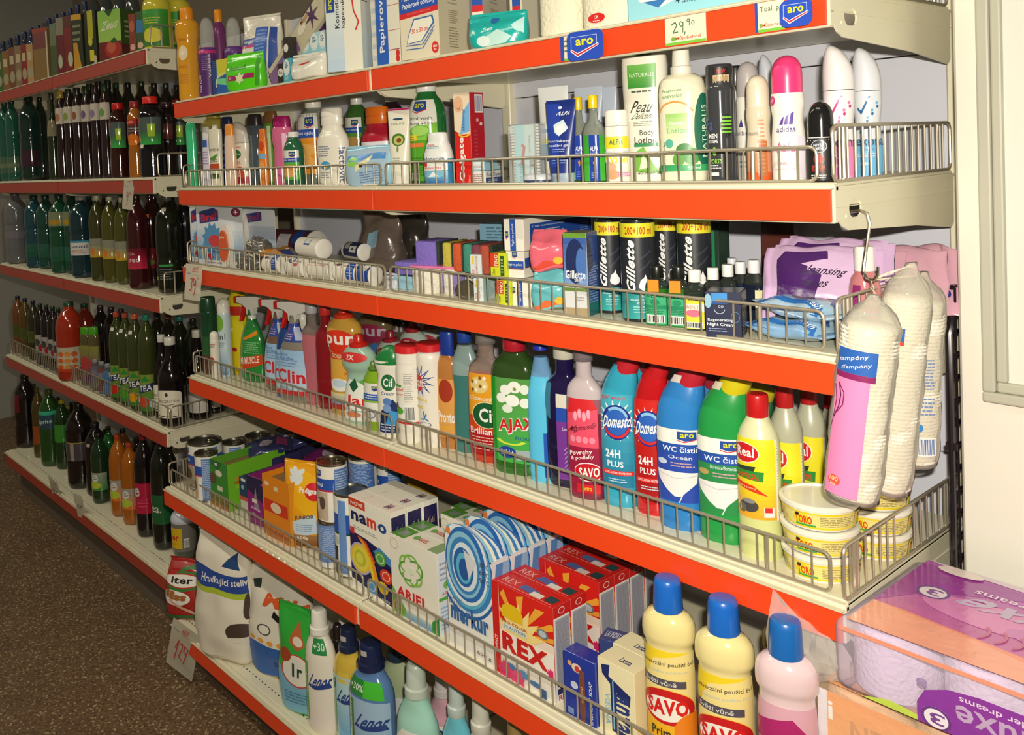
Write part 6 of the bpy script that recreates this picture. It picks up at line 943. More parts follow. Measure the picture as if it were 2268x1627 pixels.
ARI = {'front': [['r', 0, 0, 1, 1, 'efebdc'], ['p', [(0, 0), (.45, 0), (.25, .14), (0, .34)], '7cb04c'], ['p', [(1, 0), (1, .22), (.86, .14), (.8, 0)], '2c9434'], ['g', .3, 0, .85, .1, '5c94c0', 'b8d0d8'], *[['o', .44+.1*math.cos(R(60*i+20)), .64+.085*math.sin(R(60*i+20)), .17, .12, .2, ['5ca03c', '7cb848', '8cc454'][i % 3], 60*i-70, 60*i+130] for i in range(6)], ['e', .44, .64, .06, .045, 'dfecc8'], ['t', 'ARIEL', .45, .31, .66, .13, 'd02424', 0, 1.6], ['o', .1, .9, .09, .07, .15, 'd8c8a0'], ['r', .06, .06, .18, .14, 'd8302c'], ['t', 'K', .12, .1, .06, .05, 'fff', 0, .6]],
   'right': [['r', 0, 0, 1, 1, 'dfe4ec'], ['t', 'ARIEL', .5, .5, .6, .04, 'd04444', 0, .6], ['e', .5, .6, .2, .05, '7cb85c'], ['r', 0, .42, 1, .46, '5cac3c'], ['l', .1, .65, .9, .9, 4, '9ca4bc'], ['l', .1, .06, .9, .36, 6, '8cb4dc']], 'top': [['r', 0, 0, 1, 1, 'efebdc'], ['r', 0, 0, .3, 1, '5c9c3c'], ['r', .08, .2, .24, .7, '8c9c8c'], ['r', .8, 0, 1, 1, '8cac7c'], ['t', 'ARIEL', .56, .5, .2, .3, 'c8443c', 0, .8], ['e', .42, .5, .05, .2, '6cac4c']]}
X(sh, 870, 971.3, 1228, -.07, .045, 'efebdc', ARI, 'white washing powder box with green flower loops, front one', yaw=0, **WP)
behind(sh, 870, 971.3, 1228, -.07, .045, 2, 'efebdc', ARI, ['white washing powder box with green flower loops, second behind'], 0, .004, **WP)
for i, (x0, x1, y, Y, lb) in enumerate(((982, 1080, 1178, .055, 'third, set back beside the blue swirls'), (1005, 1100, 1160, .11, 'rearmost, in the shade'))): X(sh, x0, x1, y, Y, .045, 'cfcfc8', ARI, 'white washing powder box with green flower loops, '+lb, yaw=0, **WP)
MER = lambda: [['r', 0, 0, 1, 1, 'eceae4'], *[['e', .44-.004*i+.012*(i%3), .74-.007*i, .72-.055*i, .46-.034*i, ['2c64ac', 'dfe8ee', '3c84c4', '5cb4d8', 'e4ecf0', '2c6cb8', '8cc4e0', '3c84c4', 'dce8ee', '2c64ac', '5cb4d8', '2458a0'][i]] for i in range(12)], ['p', [(.42, .82), (.7, .76), (.52, .6)], 'd8d8dc'], ['t', '30°C', .86, .76, .2, .04, '3c3c54', 0, .3], ['t', '60°C', .86, .7, .2, .04, '3c3c54', 0, .3], ['t', '90°C', .86, .64, .2, .04, '3c3c54', 0, .3], ['t', 'KLASICKÁ', .2, .4, .3, .03, '6c7c94'], ['t', 'BÍLÁ SÍLA', .2, .36, .3, .03, '6c7c94'], ['t', 'merkur', .5, .3, .84, .15, '3868a4', 0, 2.4], ['t', '600 g', .8, .06, .3, .035, '7c5c64', 0, .4], ['r', .05, .9, .14, .95, 'e88040']]
def merkur(P, W, D, H, yaw, label):
    a = R(yaw); t = thing('washing_powder_box', label, 'washing powder', P+Vector((-math.cos(a)*W/2-math.sin(a)*D/2, -math.sin(a)*W/2+math.cos(a)*D/2, 0)), a)
    pts = [(-W/2, 0), (W/2, 0), (W*.5, H*.74), (W*.46, H*.79), (W*.43, H*.86), (W*.33, H*.92), (W*.18, H*.965), (0, H*.99), (-W*.16, H), (-W*.34, H*.985), (-W*.46, H*.95), (-W*.5, H*.88)]
    obj('body', prism([(-W/2, 0), (W/2, 0), (W/2, H*.8), (-W/2, H*.8)], [], D-.002, 'y', base=-D/2+.0015), mat('card', 'e4e6ea'), t, smooth=False)
    obj('wavy_front', prism(pts, [], .0014, 'y', base=-D/2), mat('card', '2c64ac'), t, smooth=False)
    top = [(W*.5, H*.8), (W*.4, H*.88), (W*.26, H*.94), (0, H*.985), (-W*.2, H*.99), (-W*.42, H*.95), (-W*.5, H*.86)]
    for k, c in enumerate(('8cc4e0', 'e8ecdc', '3c84c4', 'dfe8ee', '2c64ac')):
        s = 1-.02*k; obj('crest', prism([(W*.5*s, H*.79)]+[(u*s, (v-H*.8)*(1-.1*k)+H*.8) for u, v in top[1:-1]]+[(-W*.5*s, H*.79)], [], D/6, 'y', base=-D/2+.0015+k*D/5.2), mat('card', c), t, smooth=False)
    ops = MER(); fn = lambda u, v, l: Vector((u, -D/2-.0006-l*.00014, v))
    bm = decal(ops, W, H, fn)
    # trim the print to the wavy outline
    for p0, p1 in zip(pts[2:], pts[3:]):
        d = Vector((p1[0]-p0[0], 0, p1[1]-p0[1])); n = Vector((d.z, 0, -d.x))
        bmesh.ops.bisect_plane(bm, geom=bm.verts[:]+bm.edges[:]+bm.faces[:], plane_co=(p0[0], 0, p0[1]), plane_no=n, clear_outer=True, dist=1e-6)
    for x in (-W/2, W/2): bmesh.ops.bisect_plane(bm, geom=bm.verts[:]+bm.edges[:]+bm.faces[:], plane_co=(x, 0, 0), plane_no=(1 if x > 0 else -1, 0, 0), clear_outer=True, dist=1e-6)
    obj('printed_panel', bm, mat('card', 'attr'), t, smooth=False)
    obj('printed_panel', decal([['r', 0, 0, 1, 1, 'dfe2ea'], ['k', [(.5, 1), (.2, .6), (.3, 0)], .12, '4c8cc8'], ['k', [(.9, 1), (.6, .6), (.7, 0)], .1, '8cb8e0'], ['r', 0, .0, 1, .05, '3868a4'], ['t', 'merkur', .6, .5, .6, .06, '3868a4', 0, 1]], D-.004, H*.76, lambda u, v, l: Vector((W/2+.0008+l*.00014, u, v+.004))), mat('card', 'attr'), t, smooth=False); return t
P, H = place(sh, 1092, 1232, -.07); q = at(994, px((P.x, -.07, P.z+H/2))[1], 1, -.07); a = R(0); ux, uy = -math.cos(a), -math.sin(a); d = q-EYE; W = abs(((EYE.x-P.x)*-d.y+(EYE.y-P.y)*d.x)/(ux*-d.y+uy*d.x)); H = H*1.17
for i, n_ in enumerate(('front', 'second', 'third', 'fourth', 'rearmost')): merkur(P+Vector((-math.sin(a), math.cos(a), 0))*(.052*i)+Vector((.006*i if i == 4 else 0, 0, 0)), W, .047, H, 0, f'blue swirl washing powder box with wavy crest, {n_} of its row')
REX = {'front': [['r', 0, 0, 1, 1, 'd8231c'], ['g', .1, 0, 1, .6, 'f2eee4', 'f0dcc8'], *[['p', [(.45, .56), (.45+.8*math.cos(R(g)), .56+.42*math.sin(R(g))), (.45+.7*math.cos(R(g+9)), .56+.38*math.sin(R(g+9)))], 'f0a838'] for g in (12, 34, 58, 84, 108, 132, 156)], ['s', .45, .52, .42, .24, 14, 'f4dc8c'], ['r', .1, .18, 1, .5, 'f4efe4'], ['e', .34, .74, .18, .09, 'e8c01c'], ['r', .16, .66, .52, .73, 'e8c01c'], ['r', 0, 0, .12, 1, 'd0201c'], ['k', [(.12, 0), (.12, 1)], .006, 'f0c8b8'], ['e', .84, .68, .09, .05, '6c7c84'], ['e', .84, .68, .06, .035, 'b8c4cc'], ['t', 'PRO-COLOR', .38, .62, .42, .035, 'b84c40', 0, .9], ['r', .2, .54, .58, .6, 'd8e0dc'], ['t', '3x ACTION', .38, .57, .36, .03, '4c6c74', 0, .6],
   ['t', 'REX', .54, .4, .76, .2, 'cc201c', 0, 2.2], ['t', 'COMPACT', .06, .32, .05, .2, 'f8e0d8', 90, .8], ['e', .3, .13, .1, .05, '4c7cac'], ['e', .5, .13, .1, .045, '5c8cb8'], ['e', .7, .1, .1, .03, '4c74a8'], ['s', .2, .07, .14, .1, 9, 'd83c6c'], ['s', .4, .04, .14, .1, 9, 'e04c7c'], ['s', .9, .2, .12, .08, 9, 'd83070'], ['s', .97, .3, .08, .05, 9, 'd83070'], ['r', .8, 0, .88, .1, '44608c']],
   'right': [['r', 0, 0, 1, 1, 'f0ece8'], ['r', 0, .88, 1, 1, 'd0201c'], ['o', .5, .94, .2, .035, .2, 'f4dcd8'], ['r', .1, .16, .96, .86, 'a8a8b4'], ['l', .14, .18, .92, .84, 30, '9090a0'], ['r', .1, .08, .4, .14, '2c3468'], ['r', .5, .08, .8, .14, '2c3468'], ['t', 'REX', .5, .045, .7, .05, 'b8303c', 0, 1.2]],
   'top': [['r', 0, 0, 1, 1, 'd8231c'], ['t', 'REX', .2, .5, .24, .4, 'f0b0a0', 0, .3], ['p', [(.36, .3), (.66, .2), (.66, .6), (.4, .7)], '5c6cac'], ['r', .58, .15, .76, .5, 'ece4d8'], ['r', .8, .2, .95, .7, '2c4c50'], ['k', [(.06, .1), (.94, .1)], .03, 'f0b0a0']]}
X(sh, 1097, 1228, 1346.5, -.07, .043, 'd0201c', REX, 'red washing powder box with orange rays, front of the pair', yaw=0, **WP)
behind(sh, 1097, 1228, 1346.5, -.07, .043, 2, 'd0201c', REX, ['red washing powder box with orange rays, second of the pair'], 0, .004, **WP)
for i in range(4):
    P, H = place(sh, 1329, 1290, .061); a = R(0)
    carton(P+Vector((-math.sin(a), math.cos(a), 0))*.046*i, .143, .043, H, 'c41c1c', REX, f'red washing powder box in the rear row, {("first", "second", "third", "fourth")[i]} from the aisle', yaw=0, **WP)
X(sh, 1252, 1319, 1470, -.073, .035, '22389c', {'front': [['r', 0, 0, 1, 1, '22389c'], ['e', .42, .8, .16, .07, 'e8d0b4'], ['e', .44, .79, .08, .05, 'c84040'], ['e', .2, .84, .07, .04, 'e0a878'], ['r', .5, 0, .68, .8, '7c4838'], ['t', 'natural', .58, .42, .08, .24, 'd8b488', 90, .4], ['t', 'LAUNDRY SOAP', .86, .36, .1, .66, 'e8ecf4', 90, .5], ['e', .34, .52, .12, .06, 'c8d0e4'], ['r', .1, .04, .3, .14, '7c94c8']]}, 'dark blue laundry soap bar in crinkled wrap standing on end', yaw=2, kind='film', cat='soap', name='soap_bar')
X(sh, 1330, 1395, 1450, .0, .04, '3c4880', {'top': [['t', 'LAUNDRY SOAP', .5, .5, .8, .5, 'd8dce8']]}, 'blue laundry soap bar behind the cream ones', kind='film', cat='soap', name='soap_bar', yaw=16)
LZ = {'front': [['r', 0, 0, 1, 1, 'f0e6bc'], ['p', [(.1, .92), (.34, .96), (.3, .8), (.9, .66), (.86, .5), (.5, .62), (.5, .12), (.9, .1), (.9, .02), (.36, .06), (.34, .7), (.12, .8)], '1c2c6c'], ['t', 'anza', .64, .36, .44, .5, '24387c', 270, 1.2], ['t', 'VIESNA', .26, .34, .14, .44, '8cbcd8', 270, .6], ['k', [(.42, .76), (.42, .1)], .02, '8cc8e0']], 'top': [['t', 'Lanza', .6, .4, .3, .3, '2c3c74', 0, 1]]}
X(sh, 1328, 1407, 1499, -.072, .05, 'efe4ba', LZ, 'cream laundry soap block with blue sideways lettering, front one', yaw=0, cat='soap', name='soap_block')
X(sh, 1362, 1440, 1460, -.01, .05, 'efe4ba', LZ, 'cream laundry soap block set behind the front one', yaw=0, cat='soap', name='soap_block')
SAV = [['g', 0, 0, 1, 1, 'f0b020', 'f0d428'], ['p', [(0, .4), (.3, .9), (.9, 1), (1, 1), (1, .4)], 'f0dc90'], ['t', 'univerzální použití 6v1', .52, .86, .86, .055, '4c4040', .08, .4], ['t', 'univerzálne použitie 6v1', .5, .78, .74, .04, 'b8c4c0', .08, .3], ['r', .02, .62, .8, .7, '54505c'], ['t', 'Svěží vůně', .4, .66, .5, .05, 'e8e4dc', 0, .5], ['e', .5, .4, .46, .2, 'f0c850'], ['e', .5, .4, .44, .19, 'c81c20'], ['e', .48, .38, .35, .13, 'f4eee4'], ['t', 'SAVO', .5, .4, .64, .17, 'd81c1c', .06, 2], ['t', 'Prim', .4, .12, .3, .1, '3c3420', 0, 1.2], ['e', .9, .16, .3, .2, 'e8841c']]
for x, yt, w_, Y, lb in ((1484, 1277, 116, -.03, 'farther'), (1607, 1322, 130, -.03, 'nearer')):
    B(sh, x, yt, w_, Y, 'savo', ['e8a81c', 'efdf9c'], '1c68c8', [(.1, .62, 1.25, SAV)], f'yellow floor cleaner bottle with cream shoulder and blue cap, {lb} one', bands=[.64], yaw=20, kind='glossy', group=None)
B(sh, 1745, 1368, 140, -.03, 'savo', ['c83468', 'e8ccd0'], '1c68b8', [(.1, .6, 1.2, [['g', 0, 0, 1, .5, 'c8284c', 'd83c7c'], ['r', 0, .5, 1, 1, 'dca8b8'], ['p', [(0, .5), (0, .8), (.6, .9), (1, .6), (1, .5)], 'b0286c'], ['t', 'na barevného prádla', .4, .6, .7, .06, 'f4e4ec', 0, .5], ['e', .6, .36, .06, .03, 'e83c6c'], ['e', .75, .3, .07, .04, 'e83c6c'], ['p', [(0, 0), (1, 0), (1, .1), (0, .2)], 'd8242c']])], 'pink fabric bleach bottle with blue cap at the shelf corner', bands=[.6], yaw=20, kind='glossy')
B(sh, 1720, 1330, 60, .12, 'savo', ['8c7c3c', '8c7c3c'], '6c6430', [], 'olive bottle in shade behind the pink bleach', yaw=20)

# ================================================================ household goods, bottom shelf
sh = 'F'
Q(sh, 422, 1238, 88, -.03, .12, 'a82420', [(.05, .95, 1.1, [['r', 0, 0, 1, 1, 'b02822'], ['p', [(0, .66), (.6, 1), (1, 1), (1, .6), (.3, .5)], '3c7c3c'], ['e', .5, .72, .5, .13, 'c82c24'], ['e', .5, .72, .46, .11, 'f4f0e6'], ['t', 'iter', .5, .73, .5, .12, '2c2420', 0, 1.5], ['e', .4, .4, .34, .14, 'f0ece4'], *[['e', .2+.13*(i % 4), .4+.05*(i//4), .07, .03, 'a86838'] for i in range(10)], ['k', [(.3, .36), (.8, .1)], .06, 'e0b09c'], ['r', 0, 0, 1, .06, '2c6c34']])], 'red dry dog food bag with bowl of kibble at the far end, bottom shelf', yaw=30, wob=.006, flat=.45)
Q(sh, 500, 1182, 118, -.06, .1, 'efe6d2', [(.04, .93, 1.1, [['r', 0, 0, 1, 1, 'eee6d4'], ['r', 0, .62, 1, .78, '2c4c9c'], ['r', 0, .57, 1, .62, 'b4c83c'], ['t', 'Hrudkující stelivo', .66, .7, .8, .09, 'f4f4f0', .06, .9], ['p', [(.6, .84), (.8, .98), (.9, .84)], '24487c'], ['e', .88, .26, .2, .09, '4c3c34'], ['e', .98, .5, .06, .12, '4c3c34'], ['e', 1, .2, .3, .03, 'e4dccc']])], 'large white cat litter bag with slanted blue band', yaw=16, wob=.008, flat=.5, kind='film')
Q(sh, 625, 1258, 134, .01, .1, 'ebe4d4', [(.03, .96, 1.1, [['r', 0, 0, 1, 1, 'ece6d6'], ['r', 0, 0, 1, .3, '2c62b0'], ['t', 'Milo', .72, .75, .66, .14, 'e0602c', 0, 1.6, .1], ['p', [(.14, .88), (.3, .92), (.3, .84), (.18, .82)], '2c3c34'], ['p', [(.5, .6), (.54, .66), (.62, .62), (.9, .64), (1, .6), (1, .56), (.6, .56)], '1c1a1c'], ['t', 'NEŠ', .06, .47, .16, .06, 'e0502c', 0, 1], ['o', .4, .46, .1, .055, .2, '4c4c48'], *[['e', .08+.14*i, .34, .045, .024, 'eca43c'] for i in range(5)], ['t', '2kg', .74, .12, .24, .05, '1c2440', 0, .5], ['l', .55, .1, .9, .16, 2, '1c2c5c']])], 'white pet litter bag with orange name and blue base', yaw=16, wob=.006, flat=.5)
Q(sh, 664, 1350, 84, -.06, .05, '2fae3c', [(.03, .95, 1.1, [['r', 0, 0, 1, 1, '34b040'], ['p', [(0, 0), (1, 0), (1, .3), (.4, .36), (.14, .44), (0, .4)], '7cb8d4'], ['e', .6, .42, .36, .16, 'ece8dc'], ['o', .6, .42, .38, .17, .08, 'c84038'], ['t', '1r', .6, .42, .24, .14, '1c4c34', 0, 1.5], ['p', [(.4, .7), (.6, .94), (.8, .7), (.6, .62)], 'c0683c'], ['e', .62, .72, .12, .05, 'e8dcc8'], ['e', .3, .56, .16, .07, 'a84828'], ['l', .3, .08, .9, .2, 4, '4c84a8']])], 'green and pale blue cat food bag with orange cat', yaw=14, wob=.006, flat=.45)
Q(sh, 688, 1385, 56, -.045, .05, 'f09a1a', [(.02, .9, 1.1, [['r', 0, 0, 1, 1, 'f0a01c'], ['r', 0, .13, 1, .34, 'b01c24'], ['t', '500', .5, .12, .5, .05, 'f4dcc8', 0, .6], ['r', .1, 0, .9, .09, '8c4c30'], ['e', .5, .05, .2, .03, 'd8b8a8'], ['e', .4, .93, .3, .05, 'c87838']])], 'slim orange kibble pouch with dark red window', yaw=10, wob=.004, flat=.45)
LEN = lambda c, c2: [(.06, .6, 1.1, [['r', 0, 0, 1, 1, c], ['g', .3, 0, 1, .7, c2, c], ['r', .08, .05, .26, .95, '4cac2c' if c2 != '6cb4e4' else '2c8c4c'], ['t', 'SUPER CONCENTRATE', .17, .5, .08, .8, 'e4f4d8', 90, .4], ['t', 'Lenor', .66, .72, .6, .2, '28458c', .1, 1.2, .3], ['p', [(.34, .6), (.9, .72), (.96, .64), (.5, .58)], '28458c']]), (.62, .74, .8, [['r', 0, 0, 1, 1, '4cc43c'], ['r', 0, 0, .5, 1, '2c8c3c'], ['t', '+30%', .28, .5, .44, .4, 'e8f8e0', 0, .6]])]
B(sh, 712, 1345, 70, -.055, 'lenor', 'efe9d9', 'f0ede2', [LEN('efe9d9', 'f0e4dc')[0], (.66, .78, .4, [['r', 0, 0, 1, 1, '2c8c4c'], ['t', '+30', .5, .5, .8, .5, 'e8f8e0']], 20)], 'white fabric softener bottle with upright green strip', yaw=16)
B(sh, 766, 1366, 46, .03, 'lenor', 'c8c0b8', 'e4dcd4', [], 'white softener bottle behind, only its cap in view', yaw=16)
B(sh, 752, 1388, 40, -.02, 'lenor', '2a1c1c', '2a2020', [(.05, .4, .9, [['r', 0, 0, 1, 1, '8c3c44']])], 'dark softener bottle squeezed behind the white one', yaw=16, kind='pet')
B(sh, 776, 1386, 74, -.03, 'lenor', 'd8b848', '1c2848', LEN('b8dce4', '6cb4e4')[:1]+[(.55, .64, .4, [['r', 0, 0, 1, 1, 'e0c850']])], 'yellow softener bottle with navy cap and white sticker', yaw=16, kind='pet', stick=(.9, 0, 'b8b4b0'))
B(sh, 826, 1418, 102, -.052, 'lenor', '5c84b8', '18234c', LEN('a8c8e4', '6cb4e4'), 'blue softener bottle with navy cap and green tag', yaw=16, kind='pet', stick=(.92, 0, 'b8b4b0'))
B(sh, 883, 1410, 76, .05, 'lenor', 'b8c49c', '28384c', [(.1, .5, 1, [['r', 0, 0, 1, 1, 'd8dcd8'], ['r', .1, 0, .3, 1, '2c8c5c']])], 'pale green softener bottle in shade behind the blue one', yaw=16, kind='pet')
AVI = lambda: [['p', [(0, .3), (.02, .75), (.3, .98), (.7, .98), (1, .75), (1, 0), (0, 0)], 'f0efe6'], *ARO(.5, .82, .3, .18), ['p', [(0, .38), (1, .46), (1, .66), (0, .58)], '2444a8'], ['t', 'Aviváž', .5, .52, .56, .12, 'f4f4f8', .06, .9], ['g', 0, 0, 1, .36, '3c7cc4', '8cc4e4'], ['s', .6, .2, .2, .08, 7, '2c5cac']]
B(sh, 927, 1465, 100, -.052, 'soft', 'a8dccc', 'c4d0c4', [(.1, .58, 1.1, AVI())], 'pale aqua softener bottle with oval white label', yaw=16)
B(sh, 985, 1478, 80, .03, 'soft', 'dba8b8', 'd0c8c8', [(.1, .58, 1.1, AVI())], 'pink softener bottle behind the aqua one', yaw=16)
B(sh, 1016, 1512, 78, -.045, 'soft', '6cc4d8', 'c4d4d0', [], 'sky blue softener bottle with orange price sticker', yaw=16, kind='pet', stick=(.55, -.6, 'f0842c'))
B(sh, 1070, 1538, 88, -.045, 'soft', 'd8d4c4', 'd4d4c8', [], 'milky white softener bottle with orange price sticker', yaw=16, stick=(.48, -.5, 'f0902c'))
B(sh, 1146, 1570, 76, -.04, 'soft', '8c6c34', '9c8450', [], 'olive brown softener bottle, nearest in view on the bottom shelf', yaw=16, kind='pet')
B(sh, 1290, 1600, 80, -.03, 'soft', '7c4c8c', '9c8ca0', [], 'purple softener bottle below the lower fence, mostly out of view', yaw=16, kind='pet')
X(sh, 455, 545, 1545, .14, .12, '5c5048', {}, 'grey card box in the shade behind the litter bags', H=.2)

# ================================================================ things hanging, the cabinet, the big roll pack
# S hook through the bracket hole
hx = XR+.008; hz = ZS['B']-.043
t = thing('hook', 'bent chrome wire hook in the bracket hole of the second shelf', 'hook', (hx, .07, hz))
obj('wire', tube(bmesh.new(), [(-.02, 0, .004), (-.006, 0, .006), (.003, 0, .002), (.006, 0, -.012), (.0, .0, -.05), (-.004, -.0, -.078), (.002, -.004, -.088), (.012, -.008, -.09), (.019, -.01, -.082), (.02, -.01, -.07)], .0022, 8), mat('metal', 'b8b0a0'), t)
KN = Vector((hx+.008, .064, hz-.09))
def pads(x0, y0, x1, y1, Y0, Y1, w, label, ops, col='f4efe0', th=-20, fold=0):
    """clear drawstring bag with a column of cotton pads between two photo points"""
    a, b = at(x0, y0, 1, Y0), at(x1, y1, 1, Y1); H = (a-b).length; d = (a-b).normalized(); r = w*mpp(b)/2*.94
    t = thing('cotton_pad_bag', label, 'cotton pads', b); q = d.to_track_quat('Z', 'Y'); t.rotation_mode = 'QUATERNION'; t.rotation_quaternion = q
    n = int(H/.0058); secs = []
    for i in range(n):
        z = H*.02+H*.9*i/n; e = (H*.9/n); secs += [(z, r*.95, r*.95), (z+e*.2, r, r), (z+e*.8, r, r)]
    L_ = Loft([(0, r*.5, r*.5)]+secs+[(H*.94, r*.8, r*.8)], smooth=False, N=28); L_.wob = (.0015, 30); obj('pad_column', L_.mesh(), mat('soft', col), t, smooth='all')
    bag = Loft([(-.004, r*.6, r*.6), (0, r*.98, r*.98), (.04*H, r*1.03, r*1.03), (.5*H, r*1.04, r*1.04), (.92*H, r*1.03, r*1.03), (1.0*H, r*.8, r*.8), (1.06*H, r*.3, r*.3), (1.09*H, r*.22, r*.22)]); bag.wob = (.0035, 40)
    obj('clear_bag', bag.mesh(), mat('clear', 'f0ece0'), t, smooth='all')
    S2 = Loft([(0, r*1.05, r*1.05), (H, r*1.05, r*1.05)], smooth=False)
    if ops: obj('label', decal(ops, r*2.0, H*.78, S2.wrap(0, H*.78, R(th), .0025), .006, .02), mat('card', 'attr'), t, smooth='all', loc=(0, 0, .01))
    top = b+d*H*1.08
    obj('drawstring', tube(bmesh.new(), [q.inverted() @ (p-b) for p in (top, (top+KN)/2+Vector((.002, 0, 0)), KN, (top+KN)/2+Vector((-.003, .002, 0)), top+Vector((.004, .002, 0)))], .0008, 5), mat('soft', 'efe8cc'), t); return t
PINK = [['r', 0, 0, .62, 1, 'f08cc0'], ['r', 0, .8, .66, 1, 'f4efe4'], ['r', 0, .84, .7, 1, '2c62b4'], ['r', 0, .8, .7, .84, '8c2460'], ['t', 'tampóny', .3, .94, .5, .035, 'f0f0f8', .3, .5], ['t', 'ďampóny', .36, .89, .5, .035, 'f0f0f8', .3, .5], ['k', [(.1, .76), (.16, .68), (.14, .6), (.06, .52)], .008, '6c1c5c'], ['k', [(.02, .74), (.08, .64), (.04, .5), (.0, .42)], .006, '6c1c5c'], ['k', [(.1, .76), (.22, .7), (.22, .62), (.12, .56)], .006, '6c1c5c'], ['e', .2, .1, .12, .035, 'e85c4c'], ['t', '100', .2, .11, .16, .03, 'f8d8a8', 0, .5], ['t', 'ks', .2, .075, .1, .02, 'f8d8a8']]
pads(2045, 640, 2028, 1020, .2, .225, 90, 'rearmost clear bag of cotton pads with bar code', [['l', .35, .55, .8, .78, 10, '7c94c8'], ['l', .3, .36, .8, .5, 5, '7c94c8'], ['e', .45, .27, .08, .03, '3c8ccc'], ['b', .42, .06, .85, .2, '4c74b4'], ['r', 0, 0, .25, .4, 'f0c8d8']], th=-15)
pads(2012, 625, 1965, 1080, .115, .13, 100, 'middle clear bag of cotton pads, taller top with folded film', [['r', .0, .92, .4, 1, '2c62b4'], ['r', 0, .9, .4, .92, 'd84030'], ['l', .02, .3, .3, .6, 12, '8ca8d0'], ['r', 0, 0, .2, .26, 'f08cc0']], th=-35)
pads(1932, 690, 1886, 1098, .015, .01, 120, 'front clear bag of cotton pads with pink label and blue band', PINK, th=-80)
# fridge cabinet beside the run
FX, FY = 1.041, .30
t = thing('refrigerated_cabinet', 'white refrigerated cabinet side with silver framed panel at the end of the run', 'cabinet', (1.55, FY, 0))
obj('body', bmbox(FX-1.55, 0, .05, .55, .62, 2.3, .004), mat('paint', 'efebdd'), t, smooth=False)
P = at(2184, 884, 1, FY); fx0 = P.x-1.55; fz0 = P.z; wd = .031
obj('side_panel', bmbox(fx0+wd*.5, -.002, fz0+wd*.5, .53, .001, 2.22), mat('paint', 'e6e7dc'), t, smooth=False)
for nm, a in (('frame_stile', (fx0, -.016, fz0+wd*.5, fx0+wd*.55, 0, 2.25)), ('frame_stile', (fx0+wd*.55, -.011, fz0+wd, fx0+wd, 0, 2.25-wd)), ('frame_rail', (fx0, -.016, fz0, .54, 0, fz0+wd*.5)), ('frame_rail', (fx0+wd*.55, -.01, fz0+wd*.5, .54, 0, fz0+wd))):
    obj(nm, bmbox(*a, .003, seg=2), mat('paint', 'bfbdac'), t, smooth=False)
obj('plinth', bmbox(FX-1.55+.02, .02, 0, .52, .6, .05), mat('matte', '2a2624'), t, smooth=False)
t2 = thing('condenser_coil', 'black serpentine condenser pipes on the rear of the white cabinet', 'condenser', (1.026, .30, .3)); BL = mat('glossy', '241c22')
pts = []
for i in range(14):
    z = 1.0-i*.072; pts += [(0, .02, z), (0, .24, z), (0, .25, z-.018), (0, .24, z-.036), (0, .02, z-.036), (0, .012, z-.054)]
obj('pipe', tube(bmesh.new(), pts, .0042, 8), BL, t2)
wm = None
for y in (.015, .05, .085, .12, .155, .19, .225, .25):
    o = obj('wire', wm, None, t2) if wm else obj('wire', tube(bmesh.new(), [(.006, 0, -.1), (.006, 0, 1.0)], .002, 6), BL, t2); wm = o.data; o.location.y = y
obj('frame_pipe', tube(bmesh.new(), [(.004, -.004, -.25), (.004, -.004, .93), (.005, .01, .96), (.007, .03, .96)], .0048, 8), BL, t2)
for z in (.75, .5, .25, 0): obj('frame_clip', bmbox(-.004, -.006, z, .012, .004, z+.012), BL, t2, smooth=False)

# stacked packs of toilet rolls near the open end
d = ray(1850, 1364); P0 = EYE+d*1.235; RH = .098
def bigpack(P, L, D, H, film, label, ops_top, ops_front, n=4, m=2, yaw=0, rollc='e9dff0'):
    t = thing('toilet_roll_pack', label, 'toilet rolls', P, R(yaw)); rr = L/n/2
    me = None
    for i in range(n):
        for j in range(m):
            if me is None:
                r_ = D/m/2*.96; S = Loft([(.003, rr*.9, r_*.92), (.008, rr*.96, r_), (H-.008, rr*.96, r_), (H-.003, rr*.9, r_*.92), (H-.003, rr*.3, rr*.3), (H-.02, rr*.3, rr*.3)], smooth=False); o = obj('paper_roll', S.mesh(), mat('soft', rollc), t); me = o.data
            else: o = obj('paper_roll', me, None, t)
            o.location = (rr+i*2*rr, (j+.5)*D/m, 0)
    bm = bmbox(-.003, -.004, -.001, L+.003, D+.004, H+.003, .018, seg=4)
    o = obj('film', bm, mat('clear', film), t)
    e = .0012
    obj('label', decal(ops_top, L-.036, D, lambda u, v, l: Vector((L/2+u, v, H+.003+e+l*.00012)), .02, .02), mat('film', 'attr'), t, smooth='all')
    obj('label', decal(ops_front, L-.02, H-.012, lambda u, v, l: Vector((L/2+u, -.004-e-l*.00012, .006+v)), .02, 0), mat('film', 'attr'), t, smooth='all'); return t
P0 = EYE+ray(1846, 1364)*1.235-Vector((0, 0, RH))
